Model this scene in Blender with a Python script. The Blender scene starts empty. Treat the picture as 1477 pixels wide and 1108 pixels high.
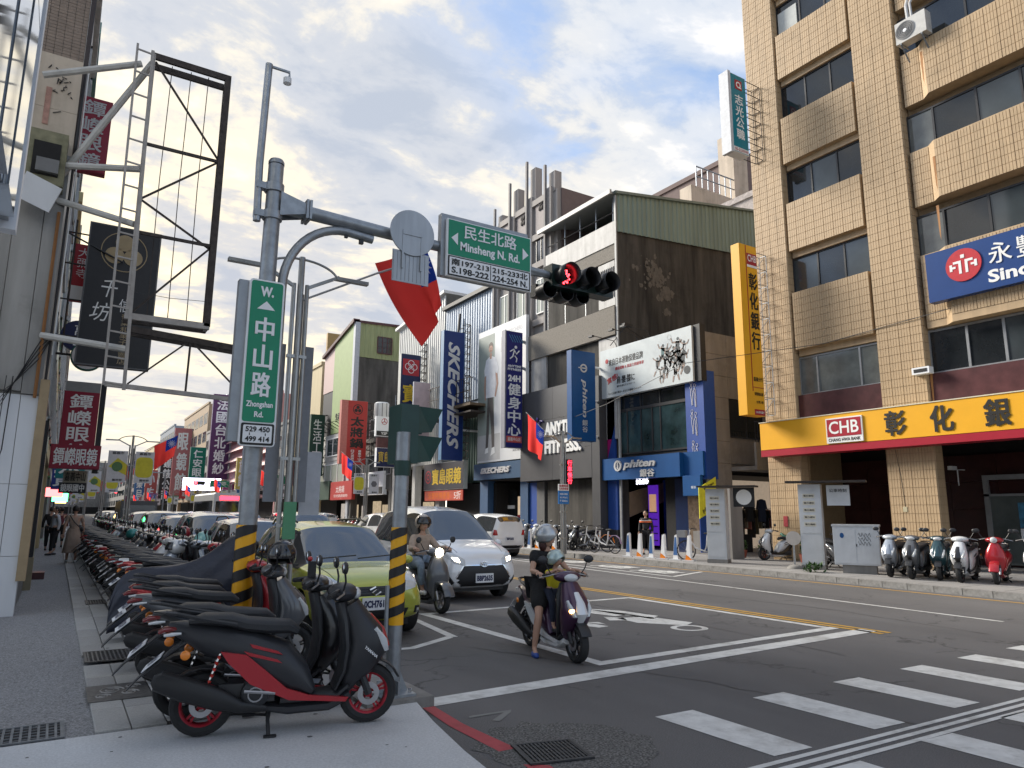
import bpy, bmesh, math, random
from math import sin, cos, pi, radians as rad
from mathutils import Vector, Matrix
SC = bpy.context.scene
COL = SC.collection
R = random.Random(7)

# ------------------------------------------------------------------ camera
EYE = 1.62
PITCH, YAW, ROLL = 10.349, 32.278, 0.4
cam = bpy.data.cameras.new('camera')
cam.sensor_width = 36.0
cam.lens = 1024.0 / 1477.0 * 36.0
cam.clip_start = 0.05
cam.clip_end = 3000
cam_ob = bpy.data.objects.new('camera', cam)
COL.objects.link(cam_ob)
_p, _a, _t = rad(PITCH), rad(YAW), rad(ROLL)
_f = Vector((sin(_a) * cos(_p), cos(_a) * cos(_p), sin(_p)))
_r = Vector((cos(_a), -sin(_a), 0))
_u = _r.cross(_f)
_r2 = _r * cos(_t) + _u * sin(_t)
_u2 = _u * cos(_t) - _r * sin(_t)
cam_ob.matrix_world = Matrix(((_r2.x, _u2.x, -_f.x, 0), (_r2.y, _u2.y, -_f.y, 0), (_r2.z, _u2.z, -_f.z, EYE), (0, 0, 0, 1)))
SC.camera = cam_ob

# ------------------------------------------------------------------ sky and sun
SUN_EL, SUN_AZ = rad(30), rad(-26)        # veiled by broken cloud, ahead and to the left; azimuth from +Y towards +X
world = bpy.data.worlds.new('World')
SC.world = world
world.use_nodes = True
nt = world.node_tree
nt.nodes.clear()
N = nt.nodes.new
L = nt.links.new
out = N('ShaderNodeOutputWorld')
sky = N('ShaderNodeTexSky'); sky.sky_type = 'NISHITA'; sky.sun_disc = False
sky.sun_elevation = SUN_EL; sky.sun_rotation = SUN_AZ
sky.air_density = 1.0; sky.dust_density = 1.0; sky.ozone_density = 3.0
bg1 = N('ShaderNodeBackground'); bg1.inputs[1].default_value = 0.068
L(sky.outputs[0], bg1.inputs[0])
tc = N('ShaderNodeTexCoord')
sep = N('ShaderNodeSeparateXYZ'); L(tc.outputs['Generated'], sep.inputs[0])
def math_n(op, a, b=None, c=None, clamp=False):
    n = N('ShaderNodeMath'); n.operation = op; n.use_clamp = clamp
    for i, v in enumerate((a, b, c)):
        if v is None: continue
        if isinstance(v, (int, float)): n.inputs[i].default_value = v
        else: L(v, n.inputs[i])
    return n.outputs[0]
zc = math_n('MAXIMUM', sep.outputs[2], 0.0)
den = math_n('ADD', zc, 0.16)
u_ = math_n('DIVIDE', sep.outputs[0], den)
v_ = math_n('DIVIDE', sep.outputs[1], den)
comb = N('ShaderNodeCombineXYZ'); L(u_, comb.inputs[0]); L(v_, comb.inputs[1])
def sky_noise(scale, detail, rough, dist, off):
    m = N('ShaderNodeMapping'); m.inputs['Location'].default_value = off; m.inputs['Scale'].default_value = (1.0, 1.25, 1)
    L(comb.outputs[0], m.inputs[0])
    n = N('ShaderNodeTexNoise'); n.inputs['Scale'].default_value = scale; n.inputs['Detail'].default_value = detail
    n.inputs['Roughness'].default_value = rough; n.inputs['Distortion'].default_value = dist
    L(m.outputs[0], n.inputs['Vector'])
    return n.outputs[0]
def ramp(fac, stops):
    r = N('ShaderNodeValToRGB'); el = r.color_ramp.elements
    while len(el) < len(stops): el.new(0.5)
    for e, (p, c) in zip(el, stops): e.position = p; e.color = (*c, 1)
    r.color_ramp.interpolation = 'EASE'
    if fac is not None: L(fac, r.inputs[0])
    return r.outputs[0]
def mixc(fac, a, b, mode='MIX'):
    m = N('ShaderNodeMix'); m.data_type = 'RGBA'; m.blend_type = mode
    if isinstance(fac, (int, float)): m.inputs[0].default_value = fac
    else: L(fac, m.inputs[0])
    for i, v in ((6, a), (7, b)):
        if isinstance(v, tuple): m.inputs[i].default_value = (*v, 1)
        else: L(v, m.inputs[i])
    return m.outputs[2]
n_big = sky_noise(1.15, 8, 0.52, 0.3, (3.1, 1.7, 0))
n_fine = sky_noise(3.4, 9, 0.58, 0.5, (7.7, 2.2, 0))
n_soft = sky_noise(0.7, 4, 0.5, 0.2, (1.2, 5.4, 0))
n_mid = sky_noise(6.5, 10, 0.62, 0.25, (2.3, 9.1, 0))
n_mix = math_n('ADD', math_n('ADD', math_n('MULTIPLY', n_big, 0.45), math_n('MULTIPLY', n_fine, 0.33)), math_n('MULTIPLY', n_mid, 0.22))
# direction of the glow where the sun stands behind the cloud
gd = Vector((sin(rad(6)) * cos(rad(12)), cos(rad(6)) * cos(rad(12)), sin(rad(12))))
dp = N('ShaderNodeVectorMath'); dp.operation = 'DOT_PRODUCT'; L(tc.outputs['Generated'], dp.inputs[0]); dp.inputs[1].default_value = gd
glow = ramp(dp.outputs['Value'], [(0.72, (0, 0, 0)), (0.93, (.6, .6, .6)), (1.0, (1, 1, 1))])
cloud_cool = ramp(n_mix, [(0.42, (0.31, 0.37, 0.46)), (0.485, (0.375, 0.43, 0.52)), (0.535, (0.49, 0.52, 0.57)), (0.60, (0.70, 0.68, 0.66))])
cloud_warm = ramp(n_mix, [(0.42, (0.38, 0.40, 0.45)), (0.48, (0.48, 0.475, 0.48)), (0.54, (0.76, 0.67, 0.51)), (0.60, (1.02, 0.87, 0.60))])
cl = mixc(glow, cloud_cool, cloud_warm)
hz = ramp(zc, [(0.0, (1, 1, 1)), (0.10, (.55, .55, .55)), (0.28, (0, 0, 0))])
cl2 = mixc(math_n('MULTIPLY', hz, 0.55), cl, mixc(glow, (0.58, 0.60, 0.64), (0.78, 0.70, 0.57)))
bg2 = N('ShaderNodeBackground'); L(cl2, bg2.inputs[0]); bg2.inputs[1].default_value = .372
hole = ramp(n_soft, [(0.50, (1, 1, 1)), (0.62, (0.35, 0.35, 0.35))])
cover = ramp(n_mix, [(0.42, (0.45, 0.45, 0.45)), (0.52, (1, 1, 1))])
cv = math_n('MULTIPLY', hole, cover)
cv2 = math_n('MAXIMUM', math_n('MAXIMUM', cv, hz), ramp(dp.outputs['Value'], [(0.75, (0, 0, 0)), (0.9, (1, 1, 1))]))
mx = N('ShaderNodeMixShader'); L(cv2, mx.inputs[0]); L(bg1.outputs[0], mx.inputs[1]); L(bg2.outputs[0], mx.inputs[2])
L(mx.outputs[0], out.inputs[0])

sun = bpy.data.lights.new('sun', 'SUN'); sun.energy = 1.5; sun.angle = rad(20); sun.color = (1, .93, .82)
so = bpy.data.objects.new('sun', sun); COL.objects.link(so)
so.rotation_euler = Vector((-sin(SUN_AZ) * cos(SUN_EL), -cos(SUN_AZ) * cos(SUN_EL), -sin(SUN_EL))).to_track_quat('-Z', 'Y').to_euler()
SC.view_settings.view_transform = 'Standard'
SC.view_settings.look = 'None'
SC.view_settings.gamma = 1
SC.view_settings.exposure = 2.12
SC.cycles.max_bounces = 6
SC.cycles.use_denoising = True

# ------------------------------------------------------------------ materials
MATS = {}
def mat(name, col, rough=.6, metal=0., var=.12, scale=6., bump=0., bscale=60., emit=None, estr=1., coat=0., streak=0., spec=.5, dirt=0., ior=1.45):
    if name in MATS: return MATS[name]
    m = bpy.data.materials.new(name); m.use_nodes = True
    t = m.node_tree; b = t.nodes['Principled BSDF']; n_ = t.nodes.new; l_ = t.links.new
    b.inputs['Roughness'].default_value = rough; b.inputs['Metallic'].default_value = metal
    b.inputs['Specular IOR Level'].default_value = spec
    b.inputs['IOR'].default_value = ior
    if coat: b.inputs['Coat Weight'].default_value = coat; b.inputs['Coat Roughness'].default_value = .06
    c = n_('ShaderNodeTexCoord')
    nz = n_('ShaderNodeTexNoise'); nz.inputs['Scale'].default_value = scale; nz.inputs['Detail'].default_value = 6; nz.inputs['Roughness'].default_value = .6
    if streak:
        mp = n_('ShaderNodeMapping'); mp.inputs['Scale'].default_value = (1, 1, .12); l_(c.outputs['Object'], mp.inputs[0]); l_(mp.outputs[0], nz.inputs['Vector'])
    else: l_(c.outputs['Object'], nz.inputs['Vector'])
    r = n_('ShaderNodeValToRGB'); e = r.color_ramp.elements
    k = max(var, streak)
    e[0].position = .3; e[1].position = .72
    e[0].color = (*[max(0, x * (1 - k)) for x in col], 1); e[1].color = (*[min(1, x * (1 + k * .8)) for x in col], 1)
    l_(nz.outputs[0], r.inputs[0])
    src = r.outputs[0]
    if dirt:
        n2 = n_('ShaderNodeTexNoise'); n2.inputs['Scale'].default_value = scale * .33; n2.inputs['Detail'].default_value = 9; n2.inputs['Roughness'].default_value = .7
        l_(c.outputs['Object'], n2.inputs['Vector'])
        r2 = n_('ShaderNodeValToRGB'); r2.color_ramp.elements[0].position = .5; r2.color_ramp.elements[1].position = .68
        r2.color_ramp.elements[1].color = (dirt, dirt, dirt, 1); r2.color_ramp.elements[0].color = (0, 0, 0, 1)
        l_(n2.outputs[0], r2.inputs[0])
        mm = n_('ShaderNodeMix'); mm.data_type = 'RGBA'; l_(r2.outputs[0], mm.inputs[0]); l_(src, mm.inputs[6]); mm.inputs[7].default_value = (col[0] * .3, col[1] * .28, col[2] * .25, 1)
        src = mm.outputs[2]
    l_(src, b.inputs['Base Color'])
    if bump:
        n3 = n_('ShaderNodeTexNoise'); n3.inputs['Scale'].default_value = bscale; n3.inputs['Detail'].default_value = 4
        l_(c.outputs['Object'], n3.inputs['Vector'])
        bp = n_('ShaderNodeBump'); bp.inputs['Strength'].default_value = bump; bp.inputs['Distance'].default_value = .02
        l_(n3.outputs[0], bp.inputs['Height']); l_(bp.outputs[0], b.inputs['Normal'])
    if emit:
        b.inputs['Emission Color'].default_value = (*emit, 1); b.inputs['Emission Strength'].default_value = estr
    MATS[name] = m
    return m
def ground_mat(name, base, speck, sscale, big=.18, crack=0., rough=.85, joint=None):
    m = bpy.data.materials.new(name); m.use_nodes = True
    t = m.node_tree; b = t.nodes['Principled BSDF']; n_ = t.nodes.new; l_ = t.links.new
    c = n_('ShaderNodeTexCoord')
    def nz(s, d, ro=.6, mp=None):
        n = n_('ShaderNodeTexNoise'); n.inputs['Scale'].default_value = s; n.inputs['Detail'].default_value = d; n.inputs['Roughness'].default_value = ro
        if mp:
            k = n_('ShaderNodeMapping'); k.inputs['Scale'].default_value = mp; l_(c.outputs['Object'], k.inputs[0]); l_(k.outputs[0], n.inputs['Vector'])
        else: l_(c.outputs['Object'], n.inputs['Vector'])
        return n.outputs[0]
    def rp(f, p0, c0, p1, c1):
        r = n_('ShaderNodeValToRGB'); e = r.color_ramp.elements; e[0].position = p0; e[1].position = p1; e[0].color = (*c0, 1); e[1].color = (*c1, 1); l_(f, r.inputs[0]); return r.outputs[0]
    def mixx(f, a, bb, mode='MIX'):
        x = n_('ShaderNodeMix'); x.data_type = 'RGBA'; x.blend_type = mode
        if isinstance(f, float): x.inputs[0].default_value = f
        else: l_(f, x.inputs[0])
        l_(a, x.inputs[6])
        if isinstance(bb, tuple): x.inputs[7].default_value = (*bb, 1)
        else: l_(bb, x.inputs[7])
        return x.outputs[2]
    g = lambda k: tuple(v * k for v in base)
    cA = rp(nz(.35, 8, .62, (1, .35, 1)), .32, g(1 - big), .7, g(1 + big))
    sp = rp(nz(sscale, 3, .7), .38, (1 - speck,) * 3, .68, (1 + speck,) * 3)
    cB = mixx(1.0, cA, sp, 'MULTIPLY')
    st = rp(nz(1.6, 10, .72), .56, (0, 0, 0), .74, (.4, .4, .4))
    cC = mixx(st, cB, g(.62))
    if crack:
        v = n_('ShaderNodeTexVoronoi'); v.feature = 'DISTANCE_TO_EDGE'; v.inputs['Scale'].default_value = .38
        wv = n_('ShaderNodeTexNoise'); wv.inputs['Scale'].default_value = 2.2; wv.inputs['Detail'].default_value = 6; l_(c.outputs['Object'], wv.inputs['Vector'])
        av = n_('ShaderNodeMix'); av.data_type = 'RGBA'; av.blend_type = 'LINEAR_LIGHT'; av.inputs[0].default_value = .5; l_(c.outputs['Object'], av.inputs[6]); l_(wv.outputs['Color'], av.inputs[7]); l_(av.outputs[2], v.inputs['Vector'])
        k1 = rp(v.outputs['Distance'], .0, (crack,) * 3, .011, (0, 0, 0))
        k2 = rp(nz(.5, 3), .46, (0, 0, 0), .54, (1, 1, 1))
        kk = mixx(1.0, k1, k2, 'MULTIPLY')
        cC = mixx(kk, cC, g(.3))
    l_(cC, b.inputs['Base Color'])
    b.inputs['Roughness'].default_value = rough
    bp = n_('ShaderNodeBump'); bp.inputs['Strength'].default_value = .35; bp.inputs['Distance'].default_value = .01
    l_(nz(sscale * 1.3, 3, .7), bp.inputs['Height']); l_(bp.outputs[0], b.inputs['Normal'])
    MATS[name] = m
    return m

# ------------------------------------------------------------------ objects
def tag(o, label=None, cat=None, group=None, kind=None):
    if label: o['label'] = label
    if cat: o['category'] = cat
    if group: o['group'] = group
    if kind: o['kind'] = kind
    return o
def empty(name, label, cat, loc=(0, 0, 0), rz=0., group=None):
    o = bpy.data.objects.new(name, None); COL.objects.link(o)
    o.empty_display_size = .1
    o.location = loc; o.rotation_euler = (0, 0, rz)
    return tag(o, label, cat, group)
def link(name, me, parent=None):
    o = bpy.data.objects.new(name, me); COL.objects.link(o)
    if parent: o.parent = parent
    return o
def dup(o, loc=None, rz=None, label=None, group=None, parent=None, scale=None):
    c = o.copy(); COL.objects.link(c)
    if parent: c.parent = parent
    if loc is not None: c.location = loc
    if rz is not None: c.rotation_euler = (0, 0, rz)
    if scale is not None: c.scale = (scale,) * 3
    if label: c['label'] = label
    if group: c['group'] = group
    for ch in KIDS.get(o.name) or list(o.children):
        dup(ch, parent=c)
    return c
KIDS = {}
class MB:
    """collects shapes into one mesh; every face carries a material slot"""
    def __init__(s): s.v = []; s.f = []; s.mi = []; s.sm = []; s.mats = []
    def _m(s, m):
        if m not in s.mats: s.mats.append(m)
        return s.mats.index(m)
    def add(s, vs, fs, m, smooth=False):
        b = len(s.v); s.v += [tuple(v) for v in vs]; k = s._m(m)
        for f in fs: s.f.append(tuple(b + i for i in f)); s.mi.append(k); s.sm.append(smooth)
        return s
    def box(s, x0, x1, y0, y1, z0, z1, m):
        vs = [(x, y, z) for z in (z0, z1) for y in (y0, y1) for x in (x0, x1)]
        return s.add(vs, [(0, 2, 3, 1), (4, 5, 7, 6), (0, 1, 5, 4), (2, 6, 7, 3), (0, 4, 6, 2), (1, 3, 7, 5)], m)
    def cbox(s, c, d, m, rot=None):
        vs = [Vector((x * d[0] / 2, y * d[1] / 2, z * d[2] / 2)) for z in (-1, 1) for y in (-1, 1) for x in (-1, 1)]
        if rot is not None: vs = [rot @ v for v in vs]
        vs = [v + Vector(c) for v in vs]
        return s.add(vs, [(0, 2, 3, 1), (4, 5, 7, 6), (0, 1, 5, 4), (2, 6, 7, 3), (0, 4, 6, 2), (1, 3, 7, 5)], m)
    def bar(s, a, b, w, h, m):
        a, b = Vector(a), Vector(b); d = b - a; n = d.length
        return s.cbox((a + b) / 2, (n, w, h), m, d.to_track_quat('X', 'Z').to_matrix())
    def quad(s, pts, m): return s.add(pts, [tuple(range(len(pts)))], m)
    def prism(s, poly, axis, lo, hi, m):
        """poly: 2D points; axis: 'x','y','z' extrusion"""
        def P(p, t): return {'x': (t, p[0], p[1]), 'y': (p[0], t, p[1]), 'z': (p[0], p[1], t)}[axis]
        n = len(poly); vs = [P(p, lo) for p in poly] + [P(p, hi) for p in poly]
        fs = [tuple(range(n))[::-1], tuple(range(n, 2 * n))] + [(i, (i + 1) % n, n + (i + 1) % n, n + i) for i in range(n)]
        return s.add(vs, fs, m)
    def tube(s, pts, r, m, n=8, caps=True, radii=None, smooth=True):
        pts = [Vector(p) for p in pts]; k = len(pts); vs = []; fs = []
        up = None
        for i, p in enumerate(pts):
            d = (pts[min(i + 1, k - 1)] - pts[max(i - 1, 0)])
            d.normalize()
            if up is None: up = d.orthogonal().normalized()
            up = (up - d * up.dot(d)); up = up.normalized() if up.length > 1e-6 else d.orthogonal().normalized()
            sd = d.cross(up); rr = radii[i] if radii else r
            for j in range(n):
                a = 2 * pi * j / n; vs.append(p + (up * cos(a) + sd * sin(a)) * rr)
        for i in range(k - 1):
            for j in range(n):
                fs.append((i * n + j, i * n + (j + 1) % n, (i + 1) * n + (j + 1) % n, (i + 1) * n + j))
        s.add(vs, fs, m, smooth)
        if caps:
            b = len(s.v) - len(vs)
            for f in (tuple(range(n))[::-1], tuple(range((k - 1) * n, k * n))):
                s.f.append(tuple(b + i for i in f)); s.mi.append(s._m(m)); s.sm.append(False)
        return s
    def lathe(s, prof, m, c=(0, 0, 0), axis='z', n=20, smooth=True, closed=False):
        """prof: (r, t) pairs along the axis"""
        vs = []; fs = []; k = len(prof)
        for r, t in prof:
            for j in range(n):
                a = 2 * pi * j / n; x, y = r * cos(a), r * sin(a)
                v = {'z': (x, y, t), 'y': (x, t, y), 'x': (t, x, y)}[axis]
                vs.append((v[0] + c[0], v[1] + c[1], v[2] + c[2]))
        for i in range(k if closed else k - 1):
            for j in range(n):
                i2 = (i + 1) % k
                fs.append((i * n + j, i * n + (j + 1) % n, i2 * n + (j + 1) % n, i2 * n + j))
        return s.add(vs, fs, m, smooth)
    def loft(s, path, m, n=12, pw=2.6, smooth=True, caps=True):
        """path: (x, z, half_y, half_t[, y]) superellipse rings normal to the path in the XZ plane"""
        k = len(path); vs = []; fs = []
        for i, q in enumerate(path):
            x, z, a, b = q[:4]; y = q[4] if len(q) > 4 else 0.
            p0 = path[max(i - 1, 0)]; p1 = path[min(i + 1, k - 1)]
            d = Vector((p1[0] - p0[0], 0, p1[1] - p0[1])); d = d.normalized() if d.length > 1e-6 else Vector((1, 0, 0))
            up = Vector((-d.z, 0, d.x))
            for j in range(n):
                t = 2 * pi * (j + .5) / n; c_, s_ = cos(t), sin(t)
                ca = math.copysign(abs(c_) ** (2 / pw), c_); sa = math.copysign(abs(s_) ** (2 / pw), s_)
                vs.append(Vector((x, y + a * ca, z)) + up * (b * sa))
        for i in range(k - 1):
            for j in range(n): fs.append((i * n + j, i * n + (j + 1) % n, (i + 1) * n + (j + 1) % n, (i + 1) * n + j))
        if caps: fs.append(tuple(range(n))[::-1]); fs.append(tuple(range((k - 1) * n, k * n)))
        return s.add(vs, fs, m, smooth)
    def ell(s, c, r, m, n=12, k=8, rot=None, zmin=-1., pw=1.):
        vs = []; fs = []; 
        for i in range(k + 1):
            t = -pi / 2 + pi * i / k; zz = max(sin(t), zmin); rr = math.sqrt(max(0, 1 - zz * zz)) if zz > sin(t) else cos(t)
            for j in range(n):
                a = 2 * pi * j / n; v = Vector((rr * cos(a) * r[0], rr * sin(a) * r[1], zz * r[2]))
                if rot is not None: v = rot @ v
                vs.append(v + Vector(c))
        for i in range(k):
            for j in range(n): fs.append((i * n + j, i * n + (j + 1) % n, (i + 1) * n + (j + 1) % n, (i + 1) * n + j))
        return s.add(vs, fs, m, True)
    def mesh(s, name='mesh'):
        me = bpy.data.meshes.new(name); me.from_pydata(s.v, [], s.f)
        for m in s.mats: me.materials.append(m)
        me.polygons.foreach_set('material_index', s.mi); me.polygons.foreach_set('use_smooth', s.sm)
        bm = bmesh.new(); bm.from_mesh(me); bmesh.ops.recalc_face_normals(bm, faces=bm.faces); bm.to_mesh(me); bm.free()
        return me
    def obj(s, name, parent=None, sharp=35):
        me = s.mesh(name)
        if any(s.sm): me.set_sharp_from_angle(angle=rad(sharp))
        return link(name, me, parent)
def evald(o, name, parent=None, mats=None):
    """bake the modifiers of a linked object into a new mesh object"""
    dg = bpy.context.evaluated_depsgraph_get(); dg.update()
    me = bpy.data.meshes.new_from_object(o.evaluated_get(dg)); me.name = name
    mt = list(o.data.materials)
    bpy.data.objects.remove(o)
    return link(name, me, parent)

# ---- writing
def _glyphs(s, bold, shear):
    c = bpy.data.curves.new('t', 'FONT'); c.body = s; c.offset = bold; c.shear = shear; c.align_x = 'CENTER'; c.resolution_u = 3
    o = bpy.data.objects.new('t', c)
    me = bpy.data.meshes.new_from_object(o)
    vs = [v.co.copy() for v in me.vertices]; fs = [tuple(p.vertices) for p in me.polygons]
    bpy.data.objects.remove(o); bpy.data.curves.remove(c); bpy.data.meshes.remove(me)
    return vs, fs
def text(parent, s, m, x, z, w=None, h=None, y=0., bold=.015, shear=0., depth=.004, vertical=False, name='lettering', rot=0.):
    """flat or raised lettering facing local -Y, centred on (x, z), fitted into w by h"""
    b = MB()
    items = []
    if vertical:
        n = len(s); ch = h / n
        for i, c in enumerate(s):
            if c != ' ': items.append((c, 0, h / 2 - ch * (i + .5), w, ch * .86))
    else: items.append((s, 0, 0, w, h))
    for c, cx, cz, ww, hh in items:
        cjk = any(ord(q_) > 0x2e80 for q_ in c)
        vs, fs = _glyphs(c, 0 if cjk else bold, shear)
        if not vs: continue
        x0 = min(v.x for v in vs); x1 = max(v.x for v in vs); y0 = min(v.y for v in vs); y1 = max(v.y for v in vs)
        sx = ww / (x1 - x0) if ww else None; sy = hh / (y1 - y0) if hh else None
        if sx is None: sx = sy
        if sy is None: sy = sx
        if vertical and (y1 - y0) < .5 * (x1 - x0): sy = sx
        q = [(((v.x - (x0 + x1) / 2) * sx + cx), ((v.y - (y0 + y1) / 2) * sy + cz)) for v in vs]
        cr, sr = cos(rot), sin(rot)
        q = [(x + px * cr - pz * sr, z + px * sr + pz * cr) for px, pz in q]
        n = len(q)
        if cjk and bold > .008:                            # heavier strokes: slightly shifted layers
            e_ = bold * .8 * (sx + sy) / 2
            for li, (ox, oz) in enumerate(((-e_, -e_ * .6), (e_, e_ * .6), (e_, -e_ * .6), (-e_, e_ * .6))):
                b.add([(px + ox, y - max(depth, .003) - .0006 * (li + 1), pz + oz) for px, pz in q], fs, m)
        if depth <= .006:
            b.add([(px, y - .003, pz) for px, pz in q], fs, m)
        else:
            b.add([(px, y - depth, pz) for px, pz in q], fs, m)
            b.add([(px, y - .001, pz) for px, pz in q], [f[::-1] for f in fs], m)
            cnt = {}
            for f in fs:
                for i in range(len(f)):
                    e = (f[i], f[(i + 1) % len(f)])
                    cnt[e] = cnt.get(e, 0) + 1
            sides = [(e[0], e[1], e[1] + n, e[0] + n) for e in cnt if (e[1], e[0]) not in cnt]
            b.add([(px, y - depth, pz) for px, pz in q] + [(px, y - .001, pz) for px, pz in q], sides, m)
    me = bpy.data.meshes.new(name); me.from_pydata(b.v, [], b.f); me.materials.append(m)
    return link(name, me, parent)
# ================================================================== common colours
WHITE = mat('white_paint', (.72, .72, .71), .5, var=.06)
BLACK = mat('black_plastic', (.018, .018, .02), .45)
RUBBER = mat('tyre_rubber', (.02, .02, .021), .8, bump=.2)
STEEL = mat('galvanised_steel', (.30, .32, .34), .42, .6, var=.22, scale=9)
DSTEEL = mat('dark_rusty_steel', (.055, .045, .04), .7, .3, var=.4, scale=14)
CHROME = mat('chrome', (.65, .66, .68), .15, 1.0, var=.03)
RED = mat('red_sign', (.42, .02, .03), .45, var=.06)
GREEN = mat('road_sign_green', (0.0, .23, .115), .4, var=.04)
WHITEF = mat('white_film', (.78, .79, .80), .45, var=.03)
GLASS = mat('dark_glass', (.018, .021, .024), .04, spec=.8, var=.2, scale=1.2)
GLASS2 = mat('tinted_glass', (.045, .055, .06), .06, spec=.9, var=.3, scale=.8)
REFLGL = mat('pale_glass', (.42, .44, .38), .05, spec=1., var=.1, scale=.5)  # reflections and curtains put into the pale base colour
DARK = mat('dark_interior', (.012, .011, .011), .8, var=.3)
CONC = mat('weathered_concrete', (.23, .22, .205), .85, var=.18, scale=3, streak=.25, dirt=.5, bump=.2)
ROADP = mat('road_marking', (.62, .62, .60), .65, var=.16, scale=7, dirt=.55)
ROADY = mat('yellow_marking', (.52, .30, .055), .65, var=.12, scale=9, dirt=.35)
ROADR = mat('red_marking', (.40, .055, .065), .7, var=.12, scale=9, dirt=.4)
ORANGE = mat('orange_lens', (.75, .22, .02), .25, coat=.5)
REDL = mat('red_lens', (.42, .01, .01), .2, coat=.6)
CLEAR = mat('clear_lens', (.55, .57, .58), .12, coat=.8, spec=.8)
ASPH = ground_mat('asphalt', (.118, .114, .114), .36, 110, .28, .9, .82)
ASPH2 = ground_mat('sidewalk_asphalt', (.25, .25, .255), .5, 75, .15, 0, .9)
SLABM = ground_mat('concrete_apron', (.54, .545, .55), .12, 60, .2, 0, .75)
PAVE = ground_mat('paving_slab_grey', (.34, .335, .325), .15, 90, .2, 0, .8)
PAVED = ground_mat('paving_slab_dark', (.235, .23, .225), .14, 90, .2, 0, .8)
PAVER = ground_mat('far_pavement', (.28, .27, .26), .12, 60, .2, 0, .8)
PATCH = ground_mat('coarse_asphalt_patch', (.12, .117, .112), .75, 60, .2, 0, .9)
GRAN = mat('kerb_granite', (.25, .245, .235), .8, var=.2, scale=14, dirt=.6, bump=.2)

# ================================================================== ground, road and pavements
g = tag(MB().box(-400, 900, -60, 1500, -.5, -.16, mat('earth', (.12, .115, .105), .9)).obj('ground'), kind='structure')
road = tag(MB().box(-6, 16.55, -30, 700, -.3, 0, ASPH).obj('road'), kind='structure')
# crossing street running to the right, below the near end of the kerb
tag(MB().box(16.55, 120, -30, 4.6, -.3, -.002, ASPH).obj('side_road'), kind='structure')
walk = tag(MB().box(-12, 2.72, 5.9, 600, -.2, .10, ASPH2).obj('sidewalk'), kind='structure')
# concrete apron at the corner (kerb curves away to the right)
ap = [(-12, -8), (2.2, -8), (2.22, 2.5), (2.30, 3.6), (2.38, 4.3), (2.5, 5.0), (2.62, 5.55), (2.66, 5.9), (-12, 5.9)]
apron = tag(MB().prism(ap, 'z', -.2, .118, SLABM).obj('corner_pavement'), kind='structure')
def strip(parent, name, pts, m, z=.004, w=None):
    """a painted sheet: polygon pts, or a line of width w through pts"""
    b = MB()
    if w:
        for (x0, y0), (x1, y1) in zip(pts, pts[1:]):
            d = Vector((x1 - x0, y1 - y0)).normalized(); n = Vector((-d.y, d.x)) * w / 2
            b.quad([(x0 - n.x, y0 - n.y, z), (x1 - n.x, y1 - n.y, z), (x1 + n.x, y1 + n.y, z), (x0 + n.x, y0 + n.y, z)], m)
    else: b.quad([(x, y, z) for x, y in pts], m)
    o = b.obj(name, parent); return o
# stop line, bike box, centre lines, lane lines
strip(road, 'stop_line', [(2.82, 5.78), (10.12, 6.17), (10.10, 6.42), (2.78, 6.03)], ROADP)
strip(road, 'waiting_box_line', [(5.17, 6.36), (9.86, 6.60), (9.86, 6.76), (5.17, 6.52)], ROADP)
strip(road, 'waiting_box_line', [(5.17, 6.52), (5.33, 6.52), (5.33, 10.86), (5.17, 10.86)], ROADP)
strip(road, 'waiting_box_line', [(5.17, 10.86), (9.68, 10.98), (9.68, 11.12), (5.17, 11.0)], ROADP)
strip(road, 'waiting_box_line', [(9.68, 6.76), (9.82, 6.76), (9.82, 11.12), (9.68, 11.12)], ROADP)
strip(road, 'centre_line', [(9.90, 6.0), (10.0, 6.0), (10.4, 300), (10.3, 300)], ROADY)
strip(road, 'centre_line', [(10.08, 6.0), (10.18, 6.0), (10.58, 300), (10.48, 300)], ROADY)
strip(road, 'lane_line', [(12.72, 5.7), (12.81, 5.7), (14.0, 22), (15.6, 60), (15.5, 60), (13.9, 22)], ROADP)
for i in range(7):
    strip(road, 'lane_line', [(6.3, 16 + i * 12), (6.4, 16 + i * 12), (6.42, 21 + i * 12), (6.32, 21 + i * 12)], ROADP)
strip(road, 'parking_box_line', [(3.85, 8.25), (4.62, 8.72), (4.60, 8.86), (3.83, 8.37)], ROADP)
strip(road, 'parking_box_line', [(4.58, 8.80), (4.70, 8.74), (5.06, 11.6), (4.96, 11.6)], ROADP)
strip(road, 'parking_box_line', [(2.9, 8.35), (3.85, 8.25), (3.85, 8.37), (2.9, 8.47)], ROADP)
strip(road, 'kerbside_line', [(15.7, 5.7), (15.8, 5.7), (16.2, 14), (16.6, 60), (16.5, 60), (16.1, 14)], ROADY)
strip(road, 'parking_box_line', [(14.0, 14.2), (14.05, 14.1), (16.0, 14.9), (15.95, 15.0)], ROADP)
strip(road, 'lane_line', [(14.0, 14.2), (14.1, 14.2), (15.1, 34), (15.0, 34)], ROADP)
for y, a, b_ in ((15.6, 14.35, 15.4), (17.6, 14.5, 15.5), (20.2, 14.75, 15.7)):
    o = empty('road_lettering', None, None); o.parent = road; o.location = ((a + b_) / 2, y, .004); o.rotation_euler = (rad(90), 0, 0)
    for k_ in ('label', 'category'):
        if k_ in o: del o[k_]
    o.rotation_euler = (rad(-90), 0, rad(180)); text(o, '慢', ROADP, 0, 0, .9, 1.5, bold=.03)
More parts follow.
